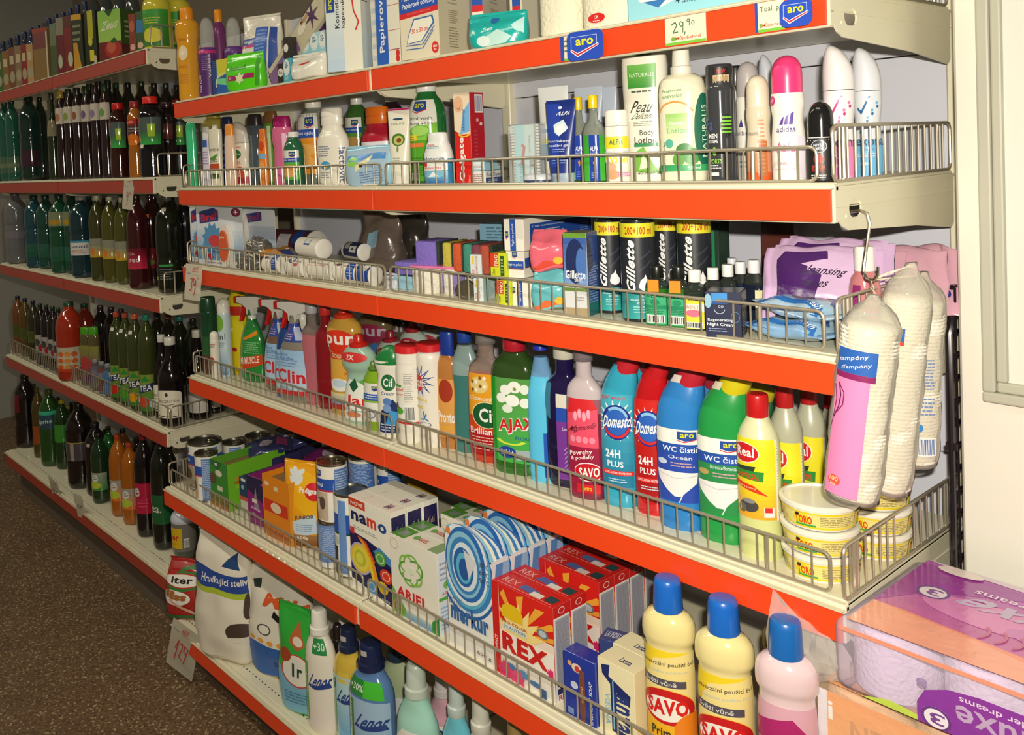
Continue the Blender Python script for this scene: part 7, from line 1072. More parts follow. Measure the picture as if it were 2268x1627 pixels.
TOPL = [['g', 0, 0, 1, 1, 'c86c9c', 'b05cb4'], ['p', [(0, .0), (.9, 0), (1, .2), (.5, .22), (.1, .3), (0, .3)], 'ec9078'], ['p', [(0, .3), (.3, .24), (.6, .14), (1, .06), (1, 0), (0, 0)], 'f0a48c'], ['p', [(0, .3), (.1, .6), (.4, .9), (.1, .96), (0, .94)], 'a040a0'], ['p', [(.1, .96), (.5, .92), (1, .7), (1, 1), (0, 1)], 'dccad8'], ['e', .3, .52, .2, .14, 'd884bc'], ['e', .55, .45, .2, .1, 'c878b8'], ['e', .11, .6, .05, .08, 'eee0e8'], ['o', .11, .6, .05, .08, .2, '7c4c94'], ['t', '3', .115, .6, .045, .08, '8c5ca4', 180, .8],
        ['t', 'Deluxe', .43, .6, .5, .2, 'c0acd0', 180, .8, .2], ['t', 'lavender dreams', .4, .76, .4, .06, 'f0dcf0', 180, .3], *[['o', .3+.045*i, .34, .03, .08, .3, 'c05c8c', -70, 70] for i in range(7)], ['e', .92, .3, .26, .3, 'f0e8ec'], ['e', .95, .3, .2, .22, '2c5ca4'], ['e', .12, .93, .07, .05, 'ecdcd8']]
FRL = [['p', [(0, .93), (1, .93), (1, 1), (0, 1)], 'ec987c'], ['p', [(.22, .3), (.24, .5), (.3, .64), (.38, .7), (1, .72), (1, 0), (.22, 0)], '8c3ca0'], ['p', [(.06, 0), (.22, 0), (.22, .08), (.14, .12)], 'c4d858'], ['t', 'Deluxe', .47, .32, .3, .34, 'c0a4c8', 180, .8], ['t', 'lavender dreams', .45, .57, .24, .09, 'ecd8ec', 180, .3], ['e', .27, .14, .04, .17, 'ece4ec'], ['o', .27, .14, .04, .17, .2, '6c3c84'], ['t', '3', .273, .14, .04, .17, '7c4c94', 180, .8], ['t', '8', .235, .6, .03, .14, 'a088b4', 180, .8]]
bigpack(P0, .46, .26, RH, 'f0e2f4', 'lilac and violet pack of toilet rolls lying on the orange pack', TOPL, FRL, n=4, m=2, yaw=-1)
P1 = P0+Vector((-.035, .005, -.103))
bigpack(P1, .46, .22, .098, 'f8d8b8', 'orange pack of toilet rolls under the lilac one', [['r', 0, 0, 1, 1, 'f4b07c']], [['g', 0, 0, 1, 1, 'f4b884', 'f0a878'], ['r', 0, 0, .03, 1, 'e8e0e4'], ['t', 'OPEN', .2, .5, .2, .34, 'd8a07c', 180, 1], ['e', .38, .3, .04, .14, 'd89c70'], ['t', 'i', .04, .7, .015, .3, 'f4f0ec', 0, 1]], n=4, m=2, rollc='f0d8c0')
zb = P1.z; t = thing('floor_stack', 'stack of wrapped paper packs standing on the floor below the orange pack', 'toilet rolls', (P1.x, P1.y, 0)); k = 0
hh = zb/4
for i in range(4): obj('roll_bundle', bmbox(.0, .0, hh*i+.001, .46, .22, hh*(i+1)-.001, .015, seg=3), mat('film', ['e8d8e8', 'f0d0a8', 'e4dce8', 'f0cca0'][i]), t)
# twisted film knot
t = thing('wrap_tail', 'twisted clear film tail of the lilac pack over the shelf corner', 'wrap', EYE+ray(1856, 1440)*1.225+Vector((.012, .02, -.03)))
bm = bmesh.new(); rg = random.Random(4); n = 12; rows = []
for i in range(9):
    s = i/8; rad = .012+.05*s**.7; rows.append([bm.verts.new((-.004-.105*s+rg.uniform(-.006, .006)*s, rad*.5*math.cos(2*math.pi*k/n)+rg.uniform(-.008, .008)*s, rad*math.sin(2*math.pi*k/n)*(1+.25*math.cos(3*k))+rg.uniform(-.01, .01)*s+.012*s)) for k in range(n)])
for a, b in zip(rows, rows[1:]):
    for k in range(n): bm.faces.new((a[k], a[(k+1) % n], b[(k+1) % n], b[k]))
obj('film', bm, mat('clear', 'fbf2ea'), t, smooth=False)

# ================================================================ price cards and wobblers
def card(x, y, ax, val, W, H, ops, label, rot=(0, 0, 0), col='f2edda', name='price_card', curl=.0):
    P = at(x, y, ax, val); t = thing(name, label, 'price card', P, 0, rot=tuple(R(a) for a in rot))
    bm = bmesh.new(); n = 6; rows = []
    f = lambda v: -curl*math.sin(math.pi*v/2)**2
    for i in range(n+1): rows.append([bm.verts.new((sx*W/2, f(i/n), -H*i/n)) for sx in (-1, 1)])
    for a, b in zip(rows, rows[1:]): bm.faces.new((a[0], b[0], b[1], a[1]))
    bmesh.ops.solidify(bm, geom=bm.faces[:], thickness=.0006)
    obj('sheet', bm, mat('paper', col), t, smooth=False)
    obj('handwriting', decal(ops, W, H, lambda u, v, l: Vector((u, f(1-v/H)-.0012-l*.0001, v-H)), 0, .015), mat('paper', 'attr'), t, smooth='all'); return t
HW = 'b83040'
AKCE = [['t', 'AKCE', .6, .88, .34, .09, 'c83c48', .1, .8, .2], ['k', [(.4, .8), (.76, .8)], .012, 'c83c48'], ['t', 'Cif ks', .2, .74, .26, .04, '5c64a0', 0, .3]]
N3 = lambda x: [(x-.06, .58), (x+.04, .62), (x+.05, .52), (x, .46), (x+.06, .38), (x, .26), (x-.1, .3)]
N9 = lambda x: [(x+.08, .56), (x-.04, .6), (x-.06, .46), (x+.02, .42), (x+.09, .54), (x+.06, .22), (x-.02, .14)]
card(430, 585, 1, -.03, .062, .106, [*AKCE, ['k', N3(.4), .025, HW], ['k', N9(.58), .025, HW], ['t', '90', .8, .62, .12, .06, HW, 0, .6]], 'cream hanging card with 39 handwritten in red', rot=(0, 4, 22), curl=.008)
card(286, 399, 1, -.012, .062, .098, [['t', 'AKCE', .5, .95, .3, .05, 'c83c48', 0, .6], ['t', 'Lis ks', .3, .8, .3, .05, '5c64a0', 0, .3], ['k', N9(.44), .02, HW], ['t', '90', .7, .55, .16, .08, HW, 0, .6]], 'pale handwritten card hanging from the second drinks shelf', rot=(0, 3, 10), curl=.01)
card(414, 1388, 1, -.118, .105, .18, [['t', 'AKCE', .5, .88, .24, .1, 'c83c48', .1, .9, .2], ['k', [(.4, .8), (.62, .8)], .01, 'c83c48'], ['t', 'Cena ks', .2, .82, .2, .04, '6c74a8', 0, .3], ['k', [(.24, .44), (.34, .64), (.26, .2)], .022, 'c84440'], ['k', [(.38, .58), (.48, .62), (.48, .5), (.4, .3), (.52, .28)], .022, 'c84440'], ['k', [(.68, .58), (.56, .6), (.56, .46), (.66, .46), (.7, .58), (.6, .24)], .022, 'c84440'], ['t', '90', .84, .56, .1, .06, 'c84440', 0, .5]], 'white hanging card with 129 handwritten in red above the floor', rot=(6, 22, 24), curl=-.01)
card(118, 1062, 1, -.055, .07, .12, [['t', 'AKCE', .6, .86, .3, .08, 'a84858', 0, .5], ['t', '19 90', .5, .45, .5, .16, '8c4458', 0, .4]], 'small grey white card hanging from the bottom drinks shelf, farther one', rot=(12, 18, 14), curl=-.01)
card(172, 1095, 1, -.055, .06, .1, [['t', '12 90', .5, .5, .5, .16, '8c4458', 0, .4]], 'small grey white card hanging from the bottom drinks shelf, nearer one', rot=(6, 2, 14), curl=-.006)
def wob(x0, y0, x1, y1, label):
    P = at((x0+x1)/2, (y0+y1)/2, 1, -.022); W = (at(x1, y0, 1, -.022)-at(x0, y0, 1, -.022)).x; H = at(x0, y0, 1, -.022).z-at(x0, y1, 1, -.022).z
    t = thing('shelf_wobbler', label, 'shelf sign', P, R(6)); w, h, r_ = W*.46, H*.42, .01
    pts = [(cx_*(w-r_)+r_*math.cos(R(a+k*22.5)), cz*(h-r_)+r_*math.sin(R(a+k*22.5))) for cx_, cz, a in ((1, 1, 0), (-1, 1, 90), (-1, -1, 180), (1, -1, 270)) for k in range(5)]
    obj('plate', prism(pts, [], .0015, 'y'), mat('plastic', '2c50bc'), t, smooth=False)
    obj('print', decal([['k', [(.12, .3), (.12, .82), (.84, .82)], .02, 'b8c8f0'], ['k', [(.84, .82), (.84, .52)], .02, 'b8c8f0'], ['t', 'aro', .5, .62, .5, .22, 'e4e42c', 0, 1.3], ['p', [(.1, .34), (.3, .12), (.9, .46), (.88, .54), (.3, .26), (.12, .42)], 'f0ecf0'], ['p', [(.14, .34), (.3, .16), (.88, .47), (.88, .51), (.3, .23), (.14, .38)], 'd8283c']], 2*w, 2*h, lambda u, v, l: Vector((u, -.0006-l*.00014, v-h))), mat('card', 'attr'), t, smooth=False)
    obj('clip', bmbox(-w*.5, .0015, h*.4, w*.5, .02, h*.9, .002), mat('clear', 'd8dce4'), t, smooth=False)
wob(1255, 62, 1335, 138, 'blue square shelf sign with yellow name, farther of two on the top strip')
wob(1725, -8, 1800, 64, 'blue square shelf sign with yellow name, nearer of two on the top strip')
def strip_tag(x0, x1, sh_, ops, label):
    z = ZS[sh_]; y = -.0092+YF[sh_]; a = at(x0, px((.3, y, z-.02))[1], 1, y); 
    def Xat(x):
        X_ = .5
        for _ in range(6):
            yy = px((X_, y, z-.024))[1]; X_ = at(x, yy, 1, y).x
        return X_
    X0, X1 = Xat(x0), Xat(x1); W = X1-X0; H = .042
    t = thing('price_tag', label, 'price tag', ((X0+X1)/2, y, z-.046)); obj('paper', bmbox(-W/2, -.0006, 0, W/2, 0, H), mat('paper', 'ece6cc'), t, smooth=False)
    obj('print', decal(ops, W, H, lambda u, v, l: Vector((u, -.001-l*.0001, v))), mat('paper', 'attr'), t, smooth=False)
MU = [['r', 0, 0, 1, .1, '7cc43c'], ['t', 'Můjobchod', .56, .22, .62, .16, 'd86030', 0, .7], ['e', .2, .22, .05, .08, '7cac3c']]
strip_tag(1474, 1564, 'A', MU+[['k', [(.16, .74), (.26, .82), (.3, .7), (.2, .44), (.32, .46)], .04, '3c6c50'], ['k', [(.46, .76), (.4, .82), (.36, .74), (.4, .64), (.46, .68), (.46, .78), (.45, .42)], .03, '3c6c50'], ['k', [(.5, .42), (.48, .32)], .04, '3c6c50'], ['k', [(.62, .84), (.58, .88), (.555, .82), (.58, .76), (.62, .8), (.62, .86), (.61, .64)], .025, '3c6c50'], ['o', .7, .72, .04, .07, .3, '3c6c50']], 'shelf price tag with 29,90 handwritten in green on the top strip')
strip_tag(1673, 1738, 'A', MU+[['r', 0, 0, .1, 1, '2c4cac'], ['t', 'Toal. pa', .56, .74, .76, .24, '4c6c60', 0, .3]], 'shelf price tag with green handwriting partly behind the nearer blue sign')
strip_tag(1242, 1262, 'A', [['r', 0, 0, .4, 1, '2c4cac'], ['l', .45, .3, .95, .9, 3, '4c6c60'], ['r', .4, 0, 1, .1, '7cc43c']], 'narrow shelf price tag beside the farther blue sign')

# ================================================================ drinks shelves
DR = {}
def D(sh, x, yt, w, Y, shape, col, cap, labs=(), lb='', **k):
    w *= {'wine': 1.1, 'syrup': 1.08}.get(shape, 1.15)
    while Y < .36:
        P, _ = place(sh, x, yt, Y)
        if P.x+w*mpp(P)*.5 < (LXR if sh != 'L5' else -1.07)-.014: break
        Y += .012
    k.setdefault('kind', 'pet'); k.setdefault('yaw', 40); B(sh, x, yt, w, Y, shape, col, cap, list(labs), lb, cat='drink', name='drink_bottle', **k)
S1 = 'top drinks shelf'
for i, (x, c) in enumerate(((348, 'near'), (393, 'nearest'))): D('L1', x, -30, 56, .07+.03*i, 'round', 'd8cc3c', 'c83c20', [(.06, .62, 1.3, [['g', 0, 0, 1, 1, '3c7c2c', '3ca030'], ['e', .5, .3, .3, .2, 'e0d43c'], ['l', .2, .6, .8, .8, 3, 'd0d040'], ['r', .1, .9, .4, 1.0, '50a84c']])], f'yellow lemon drink bottle with green label, {c} to the side fence', kind='glossy', cp=('cyl', .9, .3))
def DX(sh, xl, xe, yt, Y, D_, col, faces, lb, **k): X(sh, xl, xe, yt, Y, D_, col, faces, lb, cat='drink', name='juice_carton', yaw=24, **k)
DX('L1', 218, 268, 18, .035, .09, '5c8c2c', {'front': [['g', 0, .3, 1, 1, 'a4cc5c', '8cc04c'], ['r', 0, 0, 1, .36, '6c2420'], ['t', 'Zeus', .52, .7, .74, .18, 'dfe4c8', .12, .9, .2], ['e', .62, .2, .36, .18, 'a82c20'], ['e', .55, .24, .2, .12, 'c05c40'], ['p', [(.5, .36), (.7, .44), (.86, .34), (.6, .32)], '2c5c20'], ['p', [(.3, 1), (.5, .86), (.7, 1)], '2c4c1c']], 'right': [['r', 0, 0, 1, 1, '3c5c20'], ['r', 0, 0, 1, .3, '5c1c1c'], ['l', .2, .4, .8, .8, 4, 'a8b888']]}, 'green juice carton with a red apple')
DX('L1', 286, 300, 30, .05, .08, '8c3c28', {'front': [['e', .5, .7, .4, .14, 'b86848'], ['e', .5, .2, .4, .08, 'd8a898']]}, 'slim red brown juice carton right beside the apple carton')
DX('L1', 302, 318, 24, .055, .08, '3c5c34', {'front': [['r', 0, .5, 1, .8, '3c7cb0'], ['e', .5, .2, .4, .08, 'd8b898']]}, 'slim green and blue juice carton near the side fence')
DX('L1', 160, 182, 30, .05, .08, '2c3018', {'front': [['r', 0, .9, 1, 1, 'd8a01c'], ['l', .1, .5, .9, .85, 3, '8c9070'], ['p', [(.1, 0), (.1, .5), (.5, .5), (.9, 0)], 'c8942c']]}, 'black juice carton with a mango yellow corner')
DX('L1', 188, 212, 22, .045, .08, '24280f', {'front': [['r', .3, .5, .8, 1, 'b8b424'], ['r', .4, .1, .8, .3, 'd8cc2c'], ['e', .5, .45, .2, .08, 'c8c83c'], ['e', .9, .12, .16, .08, 'd0b8a0']]}, 'black juice carton with a bright yellow stripe')
DX('L1', 126, 142, 38, .05, .08, '6c1c24', {'front': [['e', .4, .25, .3, .12, 'b8bc9c'], ['r', 0, .7, 1, 1, '8c8470']]}, 'dark red juice carton, farther of two')
DX('L1', 142, 160, 34, .05, .08, '7c2420', {'front': [['e', .7, .25, .3, .13, 'bcc0a0'], ['r', 0, .8, 1, 1, '5c2c20']]}, 'dark red juice carton, nearer of two')
DX('L1', 112, 126, 52, .05, .08, '4c5c34', {'front': [['r', 0, .6, 1, 1, '6c7c5c']]}, 'dull green juice carton beside the box with a pale corner')
DX('L1', 74, 106, 60, .03, .12, '9c7c50', {'front': [['r', 0, 0, 1, 1, '8c6c3c'], ['r', 0, .6, 1, .92, '7c3c3c'], ['r', .9, 0, 1, 1, 'c8c0a0'], ['r', 0, .92, 1, 1, 'a0392c']]}, 'brown carton tray with pale upright corner')
for i, (x0, x1, yt, c, n) in enumerate(((60, 74, 96, 'b8905c', 'tan'), (48, 60, 98, '8c2820', 'brick red'), (34, 48, 100, '8c7454', 'khaki'), (20, 34, 104, '7c4c34', 'russet'), (6, 20, 112, '8c6434', 'ochre'), (-12, 6, 118, '3c6c34', 'grass green'))):
    DX('L1', x0, x1, yt, .04, .08, c, {'front': [['e', .5, .3, .4, .14, 'a8a080'], ['r', .2, .6, .8, .8, 'c8b890']]}, f'narrow {n} juice carton at the far end of the top drinks shelf')
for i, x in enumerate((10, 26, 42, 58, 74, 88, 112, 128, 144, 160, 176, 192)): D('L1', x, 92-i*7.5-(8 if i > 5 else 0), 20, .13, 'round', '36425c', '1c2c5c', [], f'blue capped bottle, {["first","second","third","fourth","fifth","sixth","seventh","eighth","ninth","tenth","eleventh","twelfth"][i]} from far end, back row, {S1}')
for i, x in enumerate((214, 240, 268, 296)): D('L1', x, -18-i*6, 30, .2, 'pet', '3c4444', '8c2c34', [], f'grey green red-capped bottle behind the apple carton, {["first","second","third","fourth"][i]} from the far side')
ORD = ['first', 'second', 'third', 'fourth', 'fifth', 'sixth', 'seventh', 'eighth', 'ninth', 'tenth', 'eleventh', 'twelfth', 'thirteenth', 'fourteenth']
# second drinks shelf
for i, x in enumerate((-2, 14, 30)): D('L2', x, 222+3*(2-i), 30, .05, 'ribpet', '1f5c4c', '1c3c30', [(.1, .3, 1.2, [['r', 0, 0, 1, 1, '4c6c54'], ['r', 0, .3, 1, .6, '6c7c5c']])], f'teal green water bottle, {ORD[i]} from the far end, second drinks shelf')
D('L2', 68, 214, 44, .05, 'ribpet', '16302a', '182018', [(.16, .36, 1.2, [['r', 0, 0, 1, 1, '3c2430']])], 'thick dark bottle with a glaring highlight on the second drinks shelf')
D('L2', 92, 212, 26, .09, 'ribpet', '1c3020', '182018', [], 'dark olive bottle behind the thick dark one, second drinks shelf')
D('L2', 118, 205, 24, .05, 'wine', '24301a', '2c3018', [(.5, .68, 1, [['r', 0, 0, 1, 1, '8c8468']])], 'slim olive bottle with faded label before the syrup row')
for i, x in enumerate((138, 156, 175, 195, 215, 236)):
    D('L2', x, 200-i*3, 25, .045, 'syrup', '2a1a1c', ['c8a83c', '2c2c24', '2c2c24', '24381c', '3c1c24', '24381c'][i], [(.62, .8, 1.25, [['r', 0, 0, 1, 1, 'cfc4b4'], ['e', .4, .4, .2, .25, ['b87c5c', '8c9c4c', '9c5c3c', '7c5c8c', '8c7ca4', '6c9c4c'][i]]])], f'dark syrup bottle with small cream neck label, {ORD[i]} from the far side')
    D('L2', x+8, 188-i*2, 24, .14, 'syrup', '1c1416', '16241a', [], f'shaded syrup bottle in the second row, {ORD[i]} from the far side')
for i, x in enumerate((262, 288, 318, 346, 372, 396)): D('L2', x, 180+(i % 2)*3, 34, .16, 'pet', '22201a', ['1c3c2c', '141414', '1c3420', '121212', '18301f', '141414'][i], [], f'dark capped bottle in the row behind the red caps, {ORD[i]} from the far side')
SYL = lambda: [(.4, .74, 1.25, [['g', 0, 0, 1, .5, '3cb050', '4c6450'], ['r', 0, .5, 1, 1, '50605c'], ['r', 0, .82, .3, 1, 'b8281c'], ['r', .55, .3, .78, .75, 'a8c83c'], ['e', .12, .2, .14, .15, 'c8b890']])]
D('L2', 264, 228, 40, .045, 'syrup', '34120f', 'c81c1c', SYL(), 'dark red syrup bottle with red cap and green label, farther of two')
D('L2', 301, 224, 34, .045, 'syrup', 'a8641c', '9c2420', [(.42, .76, 1.25, [['r', 0, 0, 1, 1, '5c3434'], ['r', 0, .8, .7, 1, 'c02c1c'], ['t', 'multi', .35, .9, .5, .1, 'e8c8b8'], ['e', .5, .2, .36, .24, 'e8781c'], ['l', .3, .5, .9, .7, 2, '9ca09c']])], 'amber orange syrup bottle with red label top')
D('L2', 336, 214, 54, .05, 'syrup', '0f0c14', 'e02418', SYL(), 'wide near-black syrup bottle with bright red cap', stick=(.36, -.5, 'e8e0cc'))
D('L2', 372, 222, 40, .085, 'syrup', '1a0f12', '2c1014', [(.5, .7, 1, [['r', 0, 0, 1, 1, '5c2c2c']])], 'dark syrup bottle behind the side fence wires')
D('L2', 398, 216, 44, .06, 'syrup', '0d0b12', '8c1c18', SYL(), 'near-black syrup bottle at the near end of the second drinks shelf')
# third drinks shelf
D('L3', 37, 425, 46, .05, 'ribpet', '6c6c70', '5c5c60', [(.36, .46, 1.2, [['r', 0, 0, 1, 1, '7c7480']])], 'clear grey water bottle at the far end of the third drinks shelf')
for i, (x, w_, c) in enumerate(((78, 42, '1c4850'), (104, 40, '17463c'), (134, 44, '164c34'), (158, 30, '174434'))):
    D('L3', x, 432-i, w_, .045+.02*(i % 2), 'ribpet', c, '143028', [(.16, .34, 1.2, [['g', 0, 0, 1, 1, '1f5c44', '2c5c50']])]+([(.6, .78, 1.1, [['r', 0, 0, 1, 1, '7c8464'], ['e', .5, .3, .3, .2, 'b08c2c']])] if i > 1 else []), f'teal mineral water bottle, {ORD[i]} from the far side of the third drinks shelf')
D('L3', 182, 434, 48, .045, 'ribpet', '15343c', '9c9c9c', [(.28, .46, 1.2, [['r', 0, 0, 1, 1, 'd8d4d0'], ['r', 0, .86, 1, 1, '3c94b4'], ['t', 'VINNÉ', .6, .6, .6, .2, '444c7c', 0, .5], ['l', .3, .1, .8, .4, 2, 'c88c7c']])], 'deep teal bottle with white and blue label')
for i, x in enumerate((218, 246, 274)): D('L3', x, 433+i*2, 36, .045+.01*i, 'pet', ['3c3c1c', '4c4c18', '4a4c1c'][i], 'c8c4a4', [(.28, .5, 1.2, [['g', 0, 0, 1, .6, 'c89c1c', '9c9c7c'], ['r', 0, .6, 1, 1, '8c8c78'], ['e', .4, .3, .1, .2, 'd8781c']])], f'olive yellow lemonade bottle with yellow label, {ORD[i]} from the far side')
D('L3', 306, 432, 44, .045, 'pet', '3c0f14', '2c1418', [(.22, .44, 1.2, [['g', 0, 0, 1, 1, 'c82c4c', '5c1424'], ['t', 'red', .5, .46, .4, .26, 'e8c8cc', 0, .6], ['t', 'ASIA', .3, .74, .5, .16, 'c88c94', 0, .4]])], 'wine red soda bottle with pink label')
D('L3', 336, 430, 36, .09, 'pet', '2c0f12', '2c1418', [(.2, .42, 1.2, [['r', 0, 0, 1, 1, '6c1c24'], ['e', .5, .3, .3, .14, '5c6c34']])], 'dark red soda bottle with orange sticker in the second row', stick=(.75, 0, 'e8641c'))
D('L3', 374, 432, 52, .05, 'pet', '12180f', '4c5050', [(.1, .3, 1.1, [['r', .3, .9, .8, 1, '3c9c50'], ['l', .3, .2, .8, .8, 5, '6c706c'], ['e', .1, .3, .14, .1, '8c9c3c'], ['t', 'A', .06, .7, .1, .16, 'c8ccc8']])], 'big blackish green bottle with pale sticker near the side fence', stick=(.84, 0, 'b8b0a4'))
D('L3', 412, 428, 46, .09, 'pet', '120f14', '3c4444', [], 'blackish bottle partly hidden by the hanging card')
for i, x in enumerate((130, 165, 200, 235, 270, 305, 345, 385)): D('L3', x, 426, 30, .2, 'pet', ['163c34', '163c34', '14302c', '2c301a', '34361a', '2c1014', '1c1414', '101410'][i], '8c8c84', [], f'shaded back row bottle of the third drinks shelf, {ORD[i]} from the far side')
# fourth drinks shelf
for i, (x, c) in enumerate(((42, '70441c'), (58, '5c441c'), (76, '2c301a'))): D('L4', x, 655+i*5, 26, .06, 'pet', c, '1c2434', [(.3, .5, 1.2, [['r', 0, 0, 1, 1, '4c5424']])], f'brownish lemonade bottle, {ORD[i]} from the far end of the fourth drinks shelf')
for i, x in enumerate((92, 106, 120, 132)): D('L4', x, 672+i*3, 26, .05, 'pet', '1c1416', '1c3020', [(.2, .5, 1.3, [['r', 0, 0, 1, 1, 'a8a09c'], ['e', .4, .6, .2, .2, '444'], ['e', .7, .3, .24, .2, 'a8242c']])], f'dark cherry soda bottle with mottled white and red label, {ORD[i]} from the far side')
D('L4', 156, 668, 56, .045, 'pet', 'a8301a', '1c4c2c', [(.12, .44, 1.25, [['r', 0, 0, 1, 1, 'c8c0a8'], *[['e', .2+.2*(i % 4), .2+.26*(i//4), .09, .1, 'd8642c' if i % 2 else 'e09040'] for i in range(12)], ['r', 0, 0, 1, .14, 'c84020']])], 'orange red juice bottle with orange dotted label')
D('L4', 190, 672, 40, .14, 'pet', '8c2818', '1c4c30', [], 'orange red juice bottle in the second row')
for i, x in enumerate((192, 210)): D('L4', x, 724, 24, .05, 'tall', '5c5434', '4ca41c', [(.08, .7, 1.1, [['g', 0, 0, 1, 1, '6c2c5c', '8c8c3c'], ['e', .5, .5, .3, .2, 'b83c3c']])], f'small drink bottle with lime cap, {ORD[i]} of two', kind='glossy', cp=('cyl', .84, .8))
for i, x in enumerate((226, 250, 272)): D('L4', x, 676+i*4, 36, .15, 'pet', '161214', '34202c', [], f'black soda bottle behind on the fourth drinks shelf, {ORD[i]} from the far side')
for i, x in enumerate((212, 226, 240, 252)): D('L4', x, 795+i*5, 17, .04, 'tall', 'clear:8c8c94', '8c9498', [(.1, .8, 1.1, [['r', 0, 0, 1, 1, ['6c6c7c', '7c4c4c', '4c7ca8', 'c8b8a8'][i]], ['r', 0, .5, 1, .8, '3c7cb8' if i > 1 else '7c7c8c']])], f'small bottle of a shrink-wrapped pack before the ice teas, {ORD[i]} from the far side')
TEA = lambda a: [(.06, .42, 1.25, [['g', 0, 0, 1, 1, '3c7c30', '84983c'], ['p', [(0, .45), (1, .6), (1, .8), (0, .64)], '28345c'], ['t', 'TEA', .5, .63, .6, .16, 'ecece8', .12, 1], ['e', .4, .25, .24, .14, a], ['p', [(.3, .8), (.5, .98), (.7, .82)], '2c8c3c'], ['e', .8, .2, .14, .12, 'c8dce4']])]
for i, x in enumerate((262, 282, 303, 328)): D('L4', x, 690+i*2, 34+i, .045, 'pet', '38401a', ['b84c34', 'a84838', 'e06430', '2c8c6c'][i], TEA(['c82c20', '4c9c2c', 'e0a020', 'd8482c'][i]), f'olive ice tea bottle with green label, {ORD[i]} from the far side', stick=(.8, -.3, 'd8d4c8') if i < 3 else None)
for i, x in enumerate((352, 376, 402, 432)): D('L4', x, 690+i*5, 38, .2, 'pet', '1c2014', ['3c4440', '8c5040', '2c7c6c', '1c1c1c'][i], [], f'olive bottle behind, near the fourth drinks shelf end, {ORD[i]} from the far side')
VIN = [(.1, .42, 1.15, [['r', 0, 0, 1, .84, 'ebe4cf'], ['e', .5, .84, .5, .16, 'ebe4cf'], ['e', .5, .84, .05, .07, '3c3440'], ['t', 'VINCENTKA', .5, .6, .8, .1, '6c6468', .03, .2], ['k', [(.24, .48), (.5, .46), (.74, .5)], .02, '4c444c'], ['l', .05, .02, .95, .1, 1, '3c3440']])]
D('L4', 361, 741, 40, .07, 'wine', '140c10', 'd8d4cc', VIN, 'black mineral water bottle with rounded white label, farther of two', kind='glossy')
D('L4', 380, 746, 56, .045, 'wine', '120a0e', 'e0dcd0', VIN, 'black mineral water bottle with rounded white label, nearer of two', kind='glossy')
D('L4', 440, 730, 48, .06, 'wine', '120a0e', 'd4d0c8', [(.08, .4, 1.1, [['r', 0, 0, 1, 1, 'd4ccc4']])], 'black bottle with white cap at the near end of the fourth drinks shelf', kind='glossy')
D('L4', 470, 745, 46, .17, 'wine', '120a0e', 'c4c0b8', [(.08, .4, 1.1, [['r', 0, 0, 1, 1, 'd4ccc4']])], 'black bottle behind the near fence, second row of the fourth drinks shelf', kind='glossy')
# bottom drinks shelf
D('L5', 58, 828, 46, 0.075, 'pet', '160e10', '241014', [(.5, .74, 1.1, [['r', .2, 0, .5, 1, '6c1c28']])], 'dark cola bottle at the far end of the bottom drinks shelf')
D('L5', 86, 858, 26, 0.065, 'pet', '4c4018', '5c5c20', [(.2, .46, 1.2, [['r', 0, 0, 1, 1, '9c4c1c']])], 'amber bottle with orange label beside the far cola')
D('L5', 112, 862, 44, 0.070, 'pet', '1f4a1a', '4c5c1c', [(.5, .74, 1.2, [['r', 0, 0, 1, .8, '2c4c5c'], ['r', 0, .8, 1, 1, '38b48c'], ['t', 'Sprite', .5, .4, .6, .3, 'c8dcd4', .1, .5]])], 'green lemon soda bottle with aqua band')
D('L5', 140, 885, 34, 0.095, 'pet', '183818', 'b0a81c', [(.4, .66, 1.2, [['r', 0, 0, 1, 1, '3c8c34']])], 'dark green bottle with yellow cap, farther of two')
D('L5', 152, 900, 30, 0.130, 'pet', '183018', 'a8a01c', [], 'dark green bottle with yellow cap, nearer of two')
D('L5', 178, 890, 56, 0.070, 'pet', '140c0c', '16120f', [(.34, .56, 1.2, [['r', 0, 0, 1, 1, '4c4450'], ['r', .4, 0, .52, 1, '9c9484'], ['r', 0, .96, 1, 1, 'a89c3c']])], 'cola bottle with grey and gold label')
D('L5', 214, 935, 46, 0.085, 'pet', '10100f', '18181a', [], 'blackish cola bottle with pale sticker', stick=(.7, -.2, 'b8b4a4'))
UP = lambda c: [(.2, .46, 1.2, [['g', 0, 0, 1, 1, c, '9ca494'], ['t', 'e', .4, .7, .4, .4, 'd8dcd8', .2, 1], ['e', .4, .3, .3, .2, 'b8c83c']])]
D('L5', 222, 960, 36, 0.060, 'pet', '16351c', '10100f', UP('3c8c3c'), 'dark green lime soda bottle with grey lettering')
D('L5', 244, 955, 30, 0.085, 'pet', '1f5c28', '16200f', UP('8ca43c'), 'mid green lime soda bottle behind the dark green one')
D('L5', 264, 962, 38, 0.065, 'pet', 'a85c14', 'a8401c', UP('e0701c'), 'orange soda bottle, farther of two')
D('L5', 290, 980, 38, 0.065, 'pet', 'a85c14', 'a8401c', UP('e0701c'), 'orange soda bottle, nearer of two')
D('L5', 322, 960, 42, 0.060, 'pet', '120a10', '8c1c24', [(.24, .54, 1.2, [['r', 0, 0, 1, 1, 'b81c40'], ['t', 'e', .3, .7, .3, .3, 'd8d0d4', .2, 1], ['l', .3, .2, .8, .5, 3, 'd8486c']])], 'black soda bottle with crimson label')
D('L5', 360, 965, 46, 0.060, 'pet', '0f1410', '101410', [(.24, .5, 1.2, [['r', 0, 0, 1, 1, '1c5c34'], ['t', 'ea.', .4, .5, .4, .2, 'd8dcc8', 0, .5]])], 'blackish soda bottle with dark green label')
